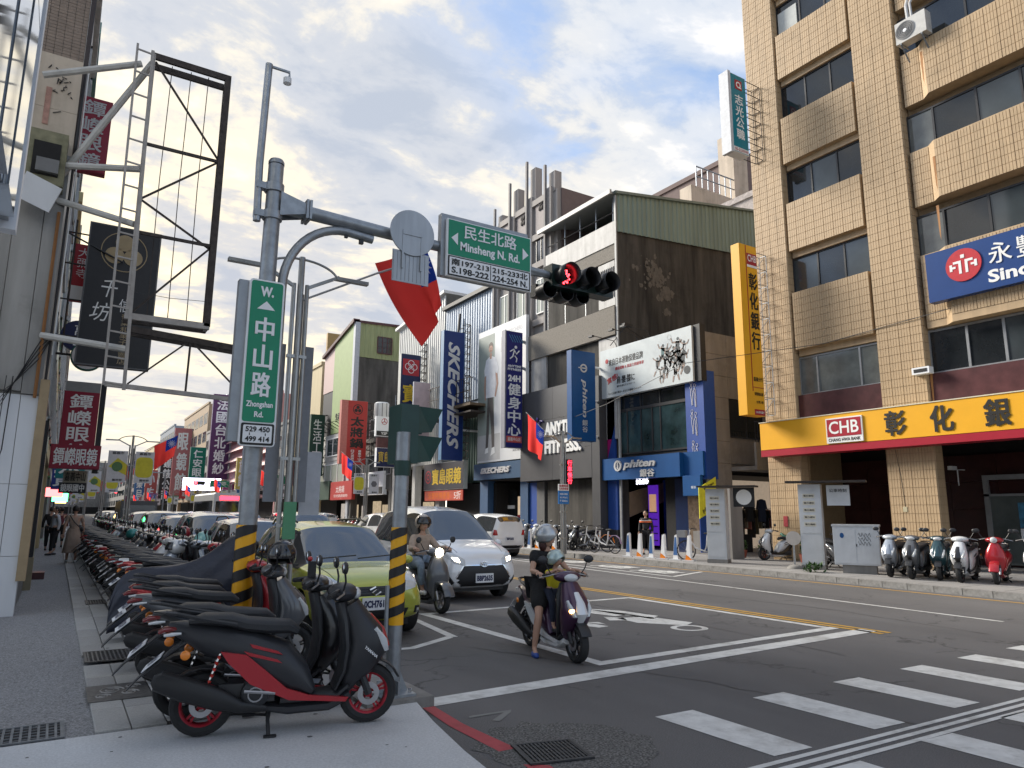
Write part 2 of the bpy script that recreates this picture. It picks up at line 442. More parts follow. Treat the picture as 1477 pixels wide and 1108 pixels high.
# bicycle / scooter symbol in the box, made of flat painted pieces
def sym(pts): return [(p[0], p[1]) for p in pts]
b = MB()
def gq(pts, z=.004): b.quad([(7.85 + (x - 7.8) * .85, 10.1 - (10.1 - y) * .79, z) for x, y in pts], ROADP)
gq([(7.45, 10.15), (7.9, 10.25), (8.2, 9.05), (7.75, 8.95)]); gq([(7.9, 10.25), (8.35, 9.55), (8.5, 8.55), (8.15, 8.35), (7.95, 9.2)])
gq([(7.5, 9.0), (7.75, 8.7), (7.6, 8.4), (7.3, 8.55)]); gq([(7.6, 8.75), (8.25, 8.55), (8.45, 7.55), (8.1, 7.35), (7.55, 8.05)])
gq([(8.05, 9.0), (8.18, 9.0), (8.24, 8.3), (8.1, 8.3)])
ring = []
for i in range(20):
    a0, a1 = 2 * pi * i / 20, 2 * pi * (i + 1) / 20
    gq([(7.93 + .33 * cos(a0), 7.1 + .33 * sin(a0)), (7.93 + .33 * cos(a1), 7.1 + .33 * sin(a1)), (7.93 + .22 * cos(a1), 7.1 + .22 * sin(a1)), (7.93 + .22 * cos(a0), 7.1 + .22 * sin(a0))])
gq([(6.45, 8.45), (6.75, 8.6), (6.85, 8.0), (6.6, 7.95)]); gq([(6.75, 8.6), (7.0, 8.5), (6.95, 8.2)])
b.obj('scooter_symbol', road)
# crosswalk
for i in range(7):
    x = 4.29 + 1.19 * i
    strip(road, 'crosswalk_stripe', [(x + .03, 3.45), (x + .42, 3.43), (x + .42, 4.57), (x, 4.58)], ROADP)
    strip(road, 'crosswalk_stripe', [(x + .02 + .05, 1.9), (x + .46, 1.9), (x + .45, 3.09), (x + .05, 3.11)], ROADP)
for k in range(3):
    y = 3.405 - .1 * k
    strip(road, 'guide_line', [(2.6, y + .015), (14, y - .22), (14, y - .27), (2.6, y - .035)], ROADP)
# red no-parking line at the corner, arrow marks, drain and coarse patch
strip(road, 'red_kerb_line', [(2.80, 5.98), (2.90, 5.94), (2.86, 5.2), (2.90, 4.5), (2.76, 4.5), (2.74, 5.2)], ROADR)
strip(road, 'red_kerb_line', [(2.76, 4.2), (2.9, 4.1), (2.86, 3.7), (2.7, 3.7)], ROADR)
pp = []
for i in range(26):
    a = 2 * pi * i / 26; pp.append((3.22 + .62 * cos(a) * (1 + .16 * R.uniform(-1, 1)), 4.36 + .62 * sin(a) * (1 + .16 * R.uniform(-1, 1))))
strip(road, 'coarse_patch', pp, PATCH, .003)
strip(road, 'worn_number_marks', [(2.98, 5.32), (3.30, 5.32), (3.1, 5.17), (3.14, 5.12), (3.36, 5.30), (3.4, 5.36), (3.0, 5.37)], mat('worn_marking', (.2, .2, .19), .8), .004)
COVN = ['a']
def grate(name, label, cx, cy, w, d, z, nx, ny, rz=0., m=None, parent=None):
    m = m or mat('cast_iron', (.06, .062, .065), .55, .5, var=.3, scale=20)
    t = empty(name, label, 'drain cover' if 'drain' in name else 'cover', (cx, cy, z), rz)
    f = MB().box(-w / 2, w / 2, -d / 2, -d / 2 + .025, 0, .012, m).box(-w / 2, w / 2, d / 2 - .025, d / 2, 0, .012, m).box(-w / 2, -w / 2 + .025, -d / 2 + .025, d / 2 - .025, 0, .012, m).box(w / 2 - .025, w / 2, -d / 2 + .025, d / 2 - .025, 0, .012, m)
    f.box(-w / 2, w / 2, -d / 2, d / 2, -.0, .002, DARK).obj('frame', t)
    q = MB()
    for i in range(1, nx): x = -w / 2 + w * i / nx; q.box(x - .008, x + .008, -d / 2 + .025, d / 2 - .025, .002, .010, m)
    for i in range(1, ny): y = -d / 2 + d * i / ny; q.box(-w / 2 + .025, w / 2 - .025, y - .005, y + .005, .002, .008, m)
    q.obj('bars', t); return t
grate('drain_grate', 'black slotted iron drain grate in the road beside the corner', 3.06, 4.30, .46, .42, .005, 16, 5, rad(-14))
cov = mat('cover_plate', (.14, .135, .13), .6, .4, var=.35, scale=25)
grate('drain_cover', 'square studded iron cover at the edge of the slabs behind the first scooter', .62, 8.85, .44, .62, .128, 11, 14, m=cov)
grate('drain_cover', 'grey ribbed strip cover at the left bottom edge of the pavement', -.12, 6.2, .66, .44, .101, 13, 6, m=mat('cover_plate_2', (.19, .2, .21), .6, .3, var=.3))
grate('drain_cover', 'small square cover further along the slab strip', .72, 14.0, .3, .6, .128, 8, 10, m=cov)
t = empty('manhole_cover', 'decorated rectangular manhole cover with curling flower pattern', 'manhole cover', (.60, 7.1, .128))
MB().box(-.23, .23, -.3, .3, 0, .006, cov).obj('plate', t)
q = MB()
LG = mat('cover_relief', (.30, .29, .275), .6, .2)
for cx_, cy_, r_ in ((-.05, .05, .1), (.08, -.08, .07), (-.12, -.14, .06), (.12, .14, .06)):
    q.tube([(cx_ + r_ * (1 - i / 26) * cos(i * .6), cy_ + r_ * 1.3 * (1 - i / 26) * sin(i * .6), .008) for i in range(22)], .006, LG, 5)
q.obj('relief', t)
# kerb of the left pavement, white parking line, slabs
tag(MB().box(2.72, 2.86, 6.0, 300, -.2, .105, GRAN).obj('kerb_left'), kind='structure')
strip(walk, 'parking_line', [(.84, 5.95), (.95, 5.95), (.93, 7.75), (.84, 7.75)], ROADP, .131)
strip(walk, 'parking_line', [(.86, 8.9), (.94, 8.9), (.93, 120), (.85, 120)], ROADP, .131)
strip(walk, 'parking_line', [(.94, 7.68), (1.3, 7.66), (1.3, 7.75), (.94, 7.75)], ROADP, .131)
strip(walk, 'parking_line', [(.93, 8.82), (1.9, 8.8), (1.9, 8.88), (.93, 8.9)], ROADP, .131)
sl_me = {}
def slab(x0, x1, y0, y1, m, h=.028):
    key = (round(x1 - x0, 3), round(y1 - y0, 3), m.name)
    if key not in sl_me:
        w, d = (x1 - x0) / 2 - .004, (y1 - y0) / 2 - .004; c_ = .004
        bb = MB(); vs = [(-w, -d, 0), (w, -d, 0), (w, d, 0), (-w, d, 0), (-w, -d, h - c_), (w, -d, h - c_), (w, d, h - c_), (-w, d, h - c_), (-w + c_, -d + c_, h), (w - c_, -d + c_, h), (w - c_, d - c_, h), (-w + c_, d - c_, h)]
        bb.add(vs, [(0, 1, 5, 4), (1, 2, 6, 5), (2, 3, 7, 6), (3, 0, 4, 7), (4, 5, 9, 8), (5, 6, 10, 9), (6, 7, 11, 10), (7, 4, 8, 11), (8, 9, 10, 11)], m)
        sl_me[key] = bb.mesh('slab')
    o = link('paving_slab', sl_me[key], walk); o.location = ((x0 + x1) / 2, (y0 + y1) / 2, .10 + R.uniform(-.002, .001)); return o
y = 5.94
PAVE3 = ground_mat('paving_slab_light', (.40, .395, .38), .14, 90, .2, 0, .8)
while y < 44:
    n = .62 if y < 20 else .62
    for x0, x1 in ((.385, .61), (.61, .84)):
        if not (8.4 < y < 9.0): slab(x0, x1, y, y + n, (PAVE, PAVE3, PAVE)[R.randrange(3)])
    y += n
y = 5.94
while y < 30:
    for x0, x1 in ((.96, 1.55), (1.55, 2.14), (2.14, 2.71)):
        slab(x0, x1, y, y + .6, PAVED, .024)
    y += .6
# far pavement on the right with single kerb stones
kx = lambda y: 16.2 + (y - 6) * .052 if y < 22 else 17.03 + (y - 22) * .01
fw = [(kx(4.4) - .0, 4.4), (40, 4.4), (40, 600), (kx(300), 600), (kx(22), 22), (kx(6), 6)]
rwalk = tag(MB().prism([(x + .15, y) for x, y in fw], 'z', -.2, .13, PAVER).obj('sidewalk'), kind='structure')
kme = MB().box(-.16, 0, .006, .594, -.15, .135, GRAN).mesh('kerb_stone')
for i in range(60):
    y = 4.4 + i * .6
    o = link('kerb_stone', kme, rwalk); o.location = (kx(y + .3) + .15, y, 0); o.rotation_euler = (0, 0, -math.atan(.052 if y < 22 else .01))
o = MB().box(kx(100) - 1.1, kx(100) + .0, 40.4, 300, -.15, .135, GRAN).obj('kerb_course', rwalk)
# slab joints of the far pavement as thin real strips
q = MB()
JT = mat('joint_shadow', (.09, .088, .085), .9)  # dark grey colour of the slab joints
for i in range(30): q.box(kx(6 + i) + .2, 40, 4.6 + i * .9, 4.612 + i * .9, .1, .1315, JT)
for i in range(8): q.box(17.6 + i * .9, 17.612 + i * .9, 4.4, 31, .1, .132, JT)
tag(q.obj('slab_joints', rwalk), kind='stuff')

q = MB(); rr = random.Random(8); GUM = mat('gum_spot', (.12, .12, .12), .8)
for i in range(70):
    x, y, z = (rr.uniform(-1.5, 2.2), rr.uniform(3.6, 5.8), .1195) if i < 34 else (rr.uniform(-.3, .8), rr.uniform(6, 14), .132 if i % 2 else .1025)
    r_ = rr.uniform(.008, .022); q.quad([(x + r_ * cos(a) * rr.uniform(.7, 1.2), y + r_ * sin(a), z + i * .00002) for a in (0, 1, 2, 3, 4, 5.2)], GUM)
tag(q.obj('gum_spots', walk), kind='stuff')
TAR = mat('tar_seam', (.035, .034, .034), .6)
for pts in (((3.2, 9.2), (4.4, 8.2), (5.6, 5.2), (6.0, 3.0)), ((8.2, 14), (8.5, 9.5), (8.0, 5.0)), ((11.4, 12), (11.7, 8.0), (11.2, 5.0))):
    q = MB(); P_ = []
    for a, c in zip(pts, pts[1:]):
        for k in range(14): P_.append((a[0] + (c[0] - a[0]) * k / 14 + rr.uniform(-.03, .03), a[1] + (c[1] - a[1]) * k / 14 + rr.uniform(-.03, .03)))
    for a, c in zip(P_, P_[1:]):
        w_ = rr.uniform(.004, .011); q.quad([(a[0] - w_, a[1], .003), (a[0] + w_, a[1], .003), (c[0] + w_, c[1], .003), (c[0] - w_, c[1], .003)], TAR)
    q.obj('tar_seam', road)
# ================================================================== building helpers
def W(b, name, parent, sharp=35):
    """object in world coordinates under a thing whose base is not at the origin"""
    o = b.obj(name, parent, sharp)
    if parent is not None and parent.type == 'EMPTY': o.matrix_parent_inverse = Matrix.Translation(-Vector(parent.location))
    return o
TAN = mat('tan_tile', (.47, .335, .195), .55, var=.14, scale=5, dirt=.22, streak=.1)
TANG = mat('tan_grout', (.34, .24, .14), .9)
def tile_wall(parent, faces, tw, th, m, budget, name='tile', ribs=4, gap=.012, proud=.018):
    """faces: (origin, u, width, z0, z1) with outward normal n; raised ribbed tiles, the first `budget` as parts"""
    bm_ = MB()
    for ax in range(ribs):
        a = -tw / 2 + gap / 2 + (tw - gap) * ax / ribs; c = a + (tw - gap) / ribs; e = .006
        bm_.add([(a, 0, 0), (a + e, -proud, 0), (c - e, -proud, 0), (c, 0, 0), (a, 0, th - gap), (a + e, -proud, th - gap), (c - e, -proud, th - gap), (c, 0, th - gap)],
                [(0, 1, 5, 4), (1, 2, 6, 5), (2, 3, 7, 6), (4, 5, 6, 7), (3, 2, 1, 0)], m)
    tme = bm_.mesh('tile'); tv = [v.co.copy() for v in tme.vertices]; tf = [tuple(p.vertices) for p in tme.polygons]
    rest = MB(); vs = []; fs = []
    for (o, u, w, z0, z1) in faces:
        o = Vector((o[0], o[1], 0)); u = Vector((u[0], u[1], 0)).normalized(); rz = math.atan2(u.y, u.x)
        nx = max(1, round(w / tw)); nz = max(1, round((z1 - z0) / th)); sx = w / nx / tw; sz = (z1 - z0) / nz / th
        for k in range(nz):
            for i in range(nx):
                p = o + u * ((i + .5) * w / nx) + Vector((0, 0, z0 + (z1 - z0) * k / nz))
                j = R.uniform(0, .004)
                if budget > 0:
                    budget -= 1
                    t = link(name, tme, parent); t.location = p - Vector(parent.location) + Vector((0, 0, 0)); t.rotation_euler = (0, 0, rz); t.scale = (sx, 1 - j * 30, sz)
                else:
                    b0 = len(vs); c_, s_ = cos(rz), sin(rz)
                    for q in tv:
                        x, y = q.x * sx, q.y * (1 - j * 30); vs.append((p.x + x * c_ - y * s_, p.y + x * s_ + y * c_, p.z + q.z * sz))
                    fs += [tuple(b0 + i_ for i_ in f) for f in tf]
    if vs:
        rest.add(vs, fs, m); tag(W(rest, 'tiles', parent), kind='stuff')
def sign(name, label, cat, loc, w, h, d, rz=0., side=None, front=None, edge=None, group=None, frame=None):
    """box sign standing on local z=0, front face at local y=0 facing -Y; returns the empty"""
    t = empty(name, label, cat, loc, rz, group)
    MB().box(-w / 2, w / 2, .004, d, 0, h, side).obj('sign_box', t)
    f = MB().box(-w / 2 + .02, w / 2 - .02, -.006, .003, .02, h - .02, front)
    f.obj('sign_face', t)
    if edge:
        e = MB(); k = .03
        e.box(-w / 2, w / 2, -.012, .003, 0, k, edge).box(-w / 2, w / 2, -.012, .003, h - k, h, edge).box(-w / 2, -w / 2 + k, -.012, .003, k, h - k, edge).box(w / 2 - k, w / 2, -.012, .003, k, h - k, edge).obj('trim', t)
    return t
def posts(t, xs0, xs1, zs, y, r, m):
    for z in zs: MB().tube([(xs0, y, z), (xs1, y, z)], r, m, 8).obj('bracket', t)
def lattice(t, x0, x1, z0, z1, y0, y1, m, step=.7, r=.014):
    q = MB()
    for x in (x1,):
        for y in (y0, y1): q.tube([(x, y, z0), (x, y, z1)], r, m, 5)
    n = max(1, int((z1 - z0) / step))
    for i in range(n + 1):
        z = z0 + (z1 - z0) * i / n
        for y in (y0, y1): q.tube([(x0, y, z), (x1, y, z)], r, m, 4)
        q.tube([(x1, y0, z), (x1, y1, z)], r, m, 4)
        if i < n: q.tube([(x0, y0, z), (x1, y0, z + (z1 - z0) / n)], r * .8, m, 4)
    q.obj('lattice', t)
FRS = mat('window_frame_dark', (.03, .03, .032), .4)
FRA = mat('window_frame_alu', (.33, .34, .35), .35, .5)
def win_x(parent, X, ya, yb, za, zb, n, glass, frame, recess=.0, fw=.05, splits=None):
    """window band in a facade facing -X; ya > yb (left to right as seen)"""
    b = MB(); X0 = X + recess
    b.box(X0 - .02, X0 + .06, yb, ya, za, za + fw, frame).box(X0 - .02, X0 + .06, yb, ya, zb - fw, zb, frame)
    ys = splits or [ya + (yb - ya) * i / n for i in range(n + 1)]
    for y in ys: b.box(X0 - .022, X0 + .062, y - fw / 2, y + fw / 2, za + fw, zb - fw, frame)
    f = W(b, 'window', parent)
    for a, c in zip(ys, ys[1:]):
        MB().box(X0 + .012, X0 + .03, c + fw / 2, a - fw / 2, za + fw, zb - fw, glass if not callable(glass) else glass()).obj('pane', f)
    return f
def win_y(parent, Y, xa, xb, za, zb, n, glass, frame, fw=.05, rows=1):
    b = MB(); b.box(xa, xb, Y - .03, Y + .05, za, za + fw, frame).box(xa, xb, Y - .03, Y + .05, zb - fw, zb, frame)
    for i in range(n + 1):
        x = xa + (xb - xa) * i / n; b.box(x - fw / 2, x + fw / 2, Y - .032, Y + .052, za + fw, zb - fw, frame)
    for i in range(1, rows): b.box(xa, xb, Y - .028, Y + .04, za + (zb - za) * i / rows - .01, za + (zb - za) * i / rows + .01, frame)
    f = W(b, 'window', parent)
    MB().box(xa + fw / 2, xb - fw / 2, Y - .005, Y + .02, za + fw, zb - fw, glass).obj('pane', f)
    return f

# ================================================================== bank building
FX = 21.2
bank = empty('bank_building', 'tan ribbed-tile bank and office building filling the right edge, dark window bands', 'building', (FX, 8, 0))
b = MB()
IN = FX + .38
b.box(IN + .07, 40, -4, 16.52, 4.85, 30, TANG)                         # mass behind the window line
b.box(FX, IN + .07, 15.2, 16.5, .13, 30, TANG).box(FX, IN + .07, 10.78, 12.18, .13, 30, TANG).box(FX, IN + .07, 1.2, 2.6, .13, 30, TANG)
W(b, 'wall', bank)
floors = [(9.35, 10.70), (12.70, 14.05), (16.05, 17.45), (19.45, 20.85), (22.85, 24.25), (26.2, 27.6)]
fs_near = []; fs_far = []
NX = (0, -1)
sp = MB()
z0 = 7.10
MAR = mat('maroon_granite', (.085, .03, .032), .35, var=.3, scale=3)
for i, (wa, wb) in enumerate(floors):
    # bay 1 spandrel, with soffit
    sp.box(FX + .02, IN + .07, 12.28, 15.10, z0 + .2, wa, TAN); sp.box(FX + .2, IN + .07, 12.28, 15.10, z0 - .02, z0 + .2, TAN)
    fs_near.append(((FX + .02, 15.10), NX, 2.82, z0 + .2, wa))
    poly = [(IN + .07, 10.68), (FX + .12, 10.68), (FX + .12, 10.12), (FX - .1, 9.86), (FX - .1, 2.7), (IN + .07, 2.7)]
    sp.prism(poly, 'z', z0 + (.22 if i else .0), wa + .02, TAN)
    fs_far.append(((FX + .12, 10.68), NX, .56, z0 + .22, wa)); fs_far.append(((FX - .1, 9.86), NX, 7.16, z0 + .22, wa))
    z0 = wb
W(sp, 'spandrel', bank)
tiles = []
tiles.append(((FX, 12.18), NX, 1.40, .2, 12.0))
tiles += fs_near[:2] + [((FX, 16.5), NX, 1.30, .2, 9.0)]
tiles += fs_far[:2] + [((FX, 16.5), NX, 1.30, 9.0, 28), ((FX, 12.18), NX, 1.40, 12.0, 28)] + fs_near[2:] + fs_far[2:]
tiles += [((FX, 15.2), (1, 0), .4, .2, 28), ((FX, 10.78), (1, 0), .4, .2, 28)]
tile_wall(bank, tiles, .34, .25, TAN, 300)
BLIND = mat('blind_behind_glass', (.15, .16, .155), .08, var=.25, scale=2.5, spec=.9)
pick = lambda: R.choice((GLASS, GLASS, GLASS2, BLIND))
for i, (wa, wb) in enumerate(floors[:5]):
    gl = (GLASS, GLASS2)
    win_x(bank, FX, 15.18, 12.2, wa, wb - .02, 3, pick, FRS, .30, .055)
    win_x(bank, FX, 10.76, 2.62, wa, wb - .02, 0, pick, FRS, .30, .06, splits=[10.76, 9.98, 8.75, 7.6, 6.3, 5.0, 3.8, 2.62])
win_x(bank, FX, 15.18, 12.2, 5.70, 7.06, 0, pick, FRA, .30, .06, splits=[15.18, 14.5, 12.95, 12.2])
win_x(bank, FX, 10.76, 2.62, 5.74, 7.08, 0, pick, FRA, .30, .07, splits=[10.76, 9.7, 8.75, 8.0, 6.7, 5.4, 4.0, 2.62])
W(MB().box(FX + .1, IN + .07, 12.2, 15.18, 4.8, 5.70, MAR).box(FX + .1, IN + .07, 2.62, 10.76, 4.8, 5.74, MAR), 'granite_band', bank)
q = MB()                                     # venetian blinds behind the fourth-floor panes seen in the photo
W(MB().box(IN - .12, IN - .07, 14.3, 15.1, 19.55, 20.5, mat('white_blind', (.5, .52, .5), .7)), 'blind', bank)
RUST = mat('rust_streak_on_tile', (.40, .19, .07), .7, var=.4, scale=8, streak=.5)
for y_, z_ in ((9.9, 12.2), (10.05, 10.75), (9.95, 15.7), (10.72, 5.75)): W(MB().quad([(FX - .123 if y_ < 10 else FX + .095, y_ - .06, z_), (FX - .123 if y_ < 10 else FX + .095, y_ + .02, z_), (FX - .123 if y_ < 10 else FX + .095, y_ + .0, z_ - .9), (FX - .123 if y_ < 10 else FX + .095, y_ - .03, z_ - 1.1)], RUST), 'rust_streak', bank)
# arcade
b = MB()
BRN = mat('dark_red_granite_wall', (.045, .014, .013), .28, var=.35, scale=2)
for k in range(9):
    for j in range(4):
        b.box(24.6, 24.75, 16.3 - k * 1.4 - 1.39, 16.3 - k * 1.4, .14 + j * .86, .14 + j * .86 + .852, BRN)
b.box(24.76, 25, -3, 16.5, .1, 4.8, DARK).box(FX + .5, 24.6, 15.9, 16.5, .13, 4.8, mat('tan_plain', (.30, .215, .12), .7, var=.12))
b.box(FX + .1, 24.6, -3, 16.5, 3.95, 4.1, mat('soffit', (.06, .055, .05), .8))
W(b, 'arcade_wall', bank)
b = MB()
for y0, y1 in ((15.32, 16.5), (11.0, 12.25), (1.5, 2.8)): W(MB().box(FX + .004, FX + .75, y0 + .04, y1 - .04, .13, 4.0, TANG), 'column', bank)
t2 = [((FX + .004, 16.46), NX, 1.1, .15, 3.7), ((FX + .004, 12.21), NX, 1.17, .15, 3.7)]
rest = MB()
for (o, u, w, z0, z1) in [((FX + .0, 15.36), (1, 0), .74, .15, 3.7), ((FX + .0, 11.04), (1, 0), .74, .15, 3.7)]:
    for k in range(14):
        for i in range(2): rest.box(o[0] + .37 * i, o[0] + .37 * i + .355, o[1] - .012, o[1] + .01, z0 + .25 * k, z0 + .25 * k + .238, TAN)
W(rest, 'column_tiles', bank)
# glass entrance
fr = W(MB().box(24.4, 24.5, 10.9, 11.05, .14, 2.9, FRA).box(24.4, 24.5, 8.9, 9.05, .14, 2.9, FRA).box(24.39, 24.5, 8.9, 11.05, 2.75, 2.9, FRA).box(24.4, 24.5, 8.9, 11.05, 2.25, 2.32, FRA), 'entrance_frame', bank)
MB().box(24.44, 24.46, 9.05, 10.9, .2, 2.25, mat('door_glass', (.10, .115, .11), .07, spec=.9, var=.4, scale=1)).obj('glass_door', fr)
MB().box(24.42, 24.435, 9.5, 10.15, 1.3, 2.05, mat('blue_poster', (.05, .2, .33), .5, var=.6, scale=7)).obj('poster', fr)
MB().box(24.42, 24.435, 9.5, 10.15, .95, 1.28, WHITEF).obj('notice', fr)
W(MB().tube([(24.55, 11.6, 3.1), (24.3, 11.7, 3.1), (24.3, 11.7, 2.6)], .02, WHITEF, 6).cbox((24.1, 11.75, 3.15), (.35, .12, .12), WHITEF), 'security_camera', bank)
W(MB().box(FX - .03, FX + .0, 11.7, 11.82, 1.75, 1.9, mat('cream_box', (.5, .45, .3), .5)).tube([(FX - .02, 11.9, 3.6), (FX - .02, 11.8, 2.8), (FX - .02, 11.75, 1.9)], .006, BLACK, 4), 'doorbell_box', bank)
W(MB().tube([(FX - .05, 15.8, .95), (FX - .14, 15.9, .9), (FX - .05, 16.1, 1.0)], .05, mat('green_hose', (.02, .14, .09), .5), 8).box(FX - .04, FX, 15.82, 15.98, 1.25, 1.6, mat('red_notice', (.4, .05, .06), .5)), 'hose_tap', bank)

# --- signs of the bank
YEL = mat('yellow_sign', (.80, .40, .018), .4, var=.04, scale=2)
CRIM = mat('crimson_sign', (.36, .012, .03), .4, var=.05)
INK = mat('black_lettering', (.012, .011, .01), .5)
BLUE = mat('navy_sign', (.012, .05, .19), .35, var=.08, scale=2)
WL = mat('white_lettering', (.80, .80, .78), .45, var=.02)
t = empty('bank_fascia_sign', 'long yellow fascia sign with black characters and crimson CHB logo above the arcade', 'sign', (20.6, 16.3, 3.62), rad(-90))
MB().box(0, 14.4, 0, .6, .23, 1.17, YEL).obj('sign_box', t)
MB().box(0, 14.4, -.006, .6, 0, .215, CRIM).obj('red_strip', t)
MB().box(-.03, 14.4, -.02, .62, 1.17, 1.2, mat('cream_trim', (.65, .6, .45), .5)).obj('trim', t)
lg = MB().box(2.58, 3.80, -.05, -.004, .26, 1.05, WL).obj('logo_panel', t)
MB().box(2.62, 3.76, -.06, -.051, .46, 1.01, CRIM).obj('logo_field', lg)
text(lg, 'CHB', WL, 3.19, .74, 1.0, .40, y=-.062); text(lg, 'CHANG HWA BANK', INK, 3.19, .355, 1.08, .11, y=-.051, bold=.03)
for ch, xx in (('彰', 4.8), ('化', 6.12), ('銀', 7.52), ('行', 8.9)): text(t, ch, INK, xx, .70, .60, .72, y=-.002, bold=.035, depth=.02)
t = empty('bank_blade_sign', 'tall yellow vertical blade sign with black characters on the tan building corner', 'sign', (19.6, 15.98, 5.0))
MB().box(0, .92, .0, .36, 0, 6.18, YEL).obj('sign_box', t)
ri = MB().box(.36, .92, -.008, -.0, 1.0, 6.1, YEL).box(.33, .36, -.012, 0, .85, 6.16, CRIM).box(.36, .92, -.012, 0, .98, 1.0, CRIM); ri.obj('red_border', t)
MB().box(.38, .90, -.02, -.009, 5.45, 5.88, CRIM).obj('logo_panel', t); text(t, 'CHB', WL, .64, 5.70, .46, .26, y=-.022)
MB().box(.38, .90, -.02, -.009, 5.36, 5.45, WL).obj('logo_strip', t)
text(t, '彰化銀行', INK, .645, 3.75, .42, 2.9, y=-.009, vertical=True, bold=.04)
text(t, '嘉義分行', INK, .64, 1.28, .48, .15, y=-.009, bold=.03); text(t, '保管箱出租', INK, .64, .76, .46, .12, y=-.002, bold=.03)
text(t, '台灣大樓', INK, .68, .48, .36, .1, y=-.002); MB().box(.38, .92, -.008, 0, .02, .22, CRIM).obj('red_band', t); text(t, 'CHB 彰化銀行', WL, .64, .12, .44, .09, y=-.01)
lattice(t, .92, 1.5, .1, 6.0, .03, .33, STEEL, .55)
t = sign('blade_sign', 'teal and white vertical sign high on the tan building corner', 'sign', (19.9, 15.87, 14.65), .82, 3.15, .4, 0, WHITEF, mat('teal_sign', (.0, .20, .27), .4), None)
MB().box(-.55, -.41, -.006, .42, -.05, 3.2, mat('white_side', (.55, .57, .6), .5)).obj('side_cover', t)
text(t, '志光公職', WL, .0, 1.45, .42, 1.85, y=-.007, vertical=True, bold=.03)
MB().box(-.19, .19, -.014, -.006, 2.56, 2.94, CRIM).obj('logo_panel', t)
q = MB()
q.lathe([(.13, -.02), (.13, -.015), (.08, -.015), (.08, -.02)], WL, (0, 0, 2.75), 'y', 20, False, True); q.box(.03, .15, -.021, -.015, 2.62, 2.68, WL); q.obj('logo', t)
MB().box(-.40, .40, -.012, -.006, .03, .2, WL).obj('phone_strip', t); text(t, '05-2239099', CRIM, 0, .11, .7, .11, y=-.012)
lattice(t, .41, 1.25, .1, 3.1, .03, .37, DSTEEL, .5)
t = empty('bank_wall_sign', 'navy blue bank sign with red round logo cut off by the right edge', 'sign', (20.85, 10.32, 7.72), rad(-90))
MB().box(0, 7.5, 0, .3, 0, 1.46, BLUE).obj('sign_box', t)
MB().lathe([(.0, -.03), (.47, -.03), (.47, 0)], mat('logo_red', (.5, .03, .04), .4), (1.02, 0, .86), 'y', 32, False).obj('logo_disc', t)
q = MB()
for sx in (-1, 1):
    q.box(*sorted((1.02 + sx * .12, 1.02 + sx * .05)), -.04, -.031, .62, 1.0, WL); q.box(*sorted((1.02 + sx * .12, 1.02 + sx * .26)), -.04, -.031, .93, 1.0, WL)
    q.box(*sorted((1.02 + sx * .36, 1.02 + sx * .29)), -.04, -.031, .74, .93, WL); q.box(*sorted((1.02 + sx * .2, 1.02 + sx * .29)), -.04, -.031, .8, .86, WL)
q.box(.97, 1.07, -.04, -.031, 1.06, 1.16, WL); q.obj('logo_mark', t)
for ch, xx in (('永', 1.95), ('豐', 2.62), ('銀', 3.3), ('行', 3.95)): text(t, ch, WL, xx, .95, .55, .58, y=-.001, depth=.015, bold=.01)
text(t, 'SinoPac', WL, 2.55, .34, 1.9, .36, y=-.001, depth=.01, bold=.03)
# --- air conditioner on the spandrel
t = empty('air_conditioner', 'white outdoor air conditioner unit on brackets under the top right window', 'air conditioner', (20.75, 10.05, 16.1))
MB().box(-.0, .34, -.5, .42, 0, .72, mat('ac_white', (.55, .54, .51), .5, dirt=.3)).obj('casing', t)
g_ = MB()
for r_ in (.05, .1, .15, .2, .25, .28): g_.lathe([(r_, -.02), (r_ + .012, -.02), (r_ + .012, -.005), (r_, -.005)], mat('grille_grey', (.3, .3, .3), .5), (0, .12, .36), 'x', 20, False, True)
g_.lathe([(0, -.008), (.28, -.008)], mat('fan_shadow', (.1, .1, .1), .6), (0, .12, .36), 'x', 20); g_.lathe([(0, -.024), (.06, -.02)], WHITEF, (0, .12, .36), 'x', 12); g_.obj('fan_grille', t)
for y in (-.35, .28): MB().bar((.0, y, -.03), (.45, y, -.03), .04, .04, STEEL).bar((.03, y, -.05), (.43, y, -.5), .035, .035, STEEL).obj('bracket', t)
MB().tube([(.2, .1, .7), (.2, .12, 1.3), (.5, .2, 1.7)], .05, mat('pipe_wrap', (.5, .5, .5), .5), 7).tube([(.2, -.02, .7), (.2, 0, 1.3), (.5, .05, 1.7)], .04, mat('pipe_wrap', (.5, .5, .5)), 7).obj('pipe', t)
t = empty('air_conditioner', 'small white box lamp on a bracket beside the second floor window', 'light', (20.95, 10.85, 5.72))
MB().box(0, .25, -.28, .22, 0, .2, WHITEF).obj('casing', t); MB().box(-.01, 0, -.22, .16, .05, .15, BLACK).obj('slot', t)
t.name = 'wall_lamp'

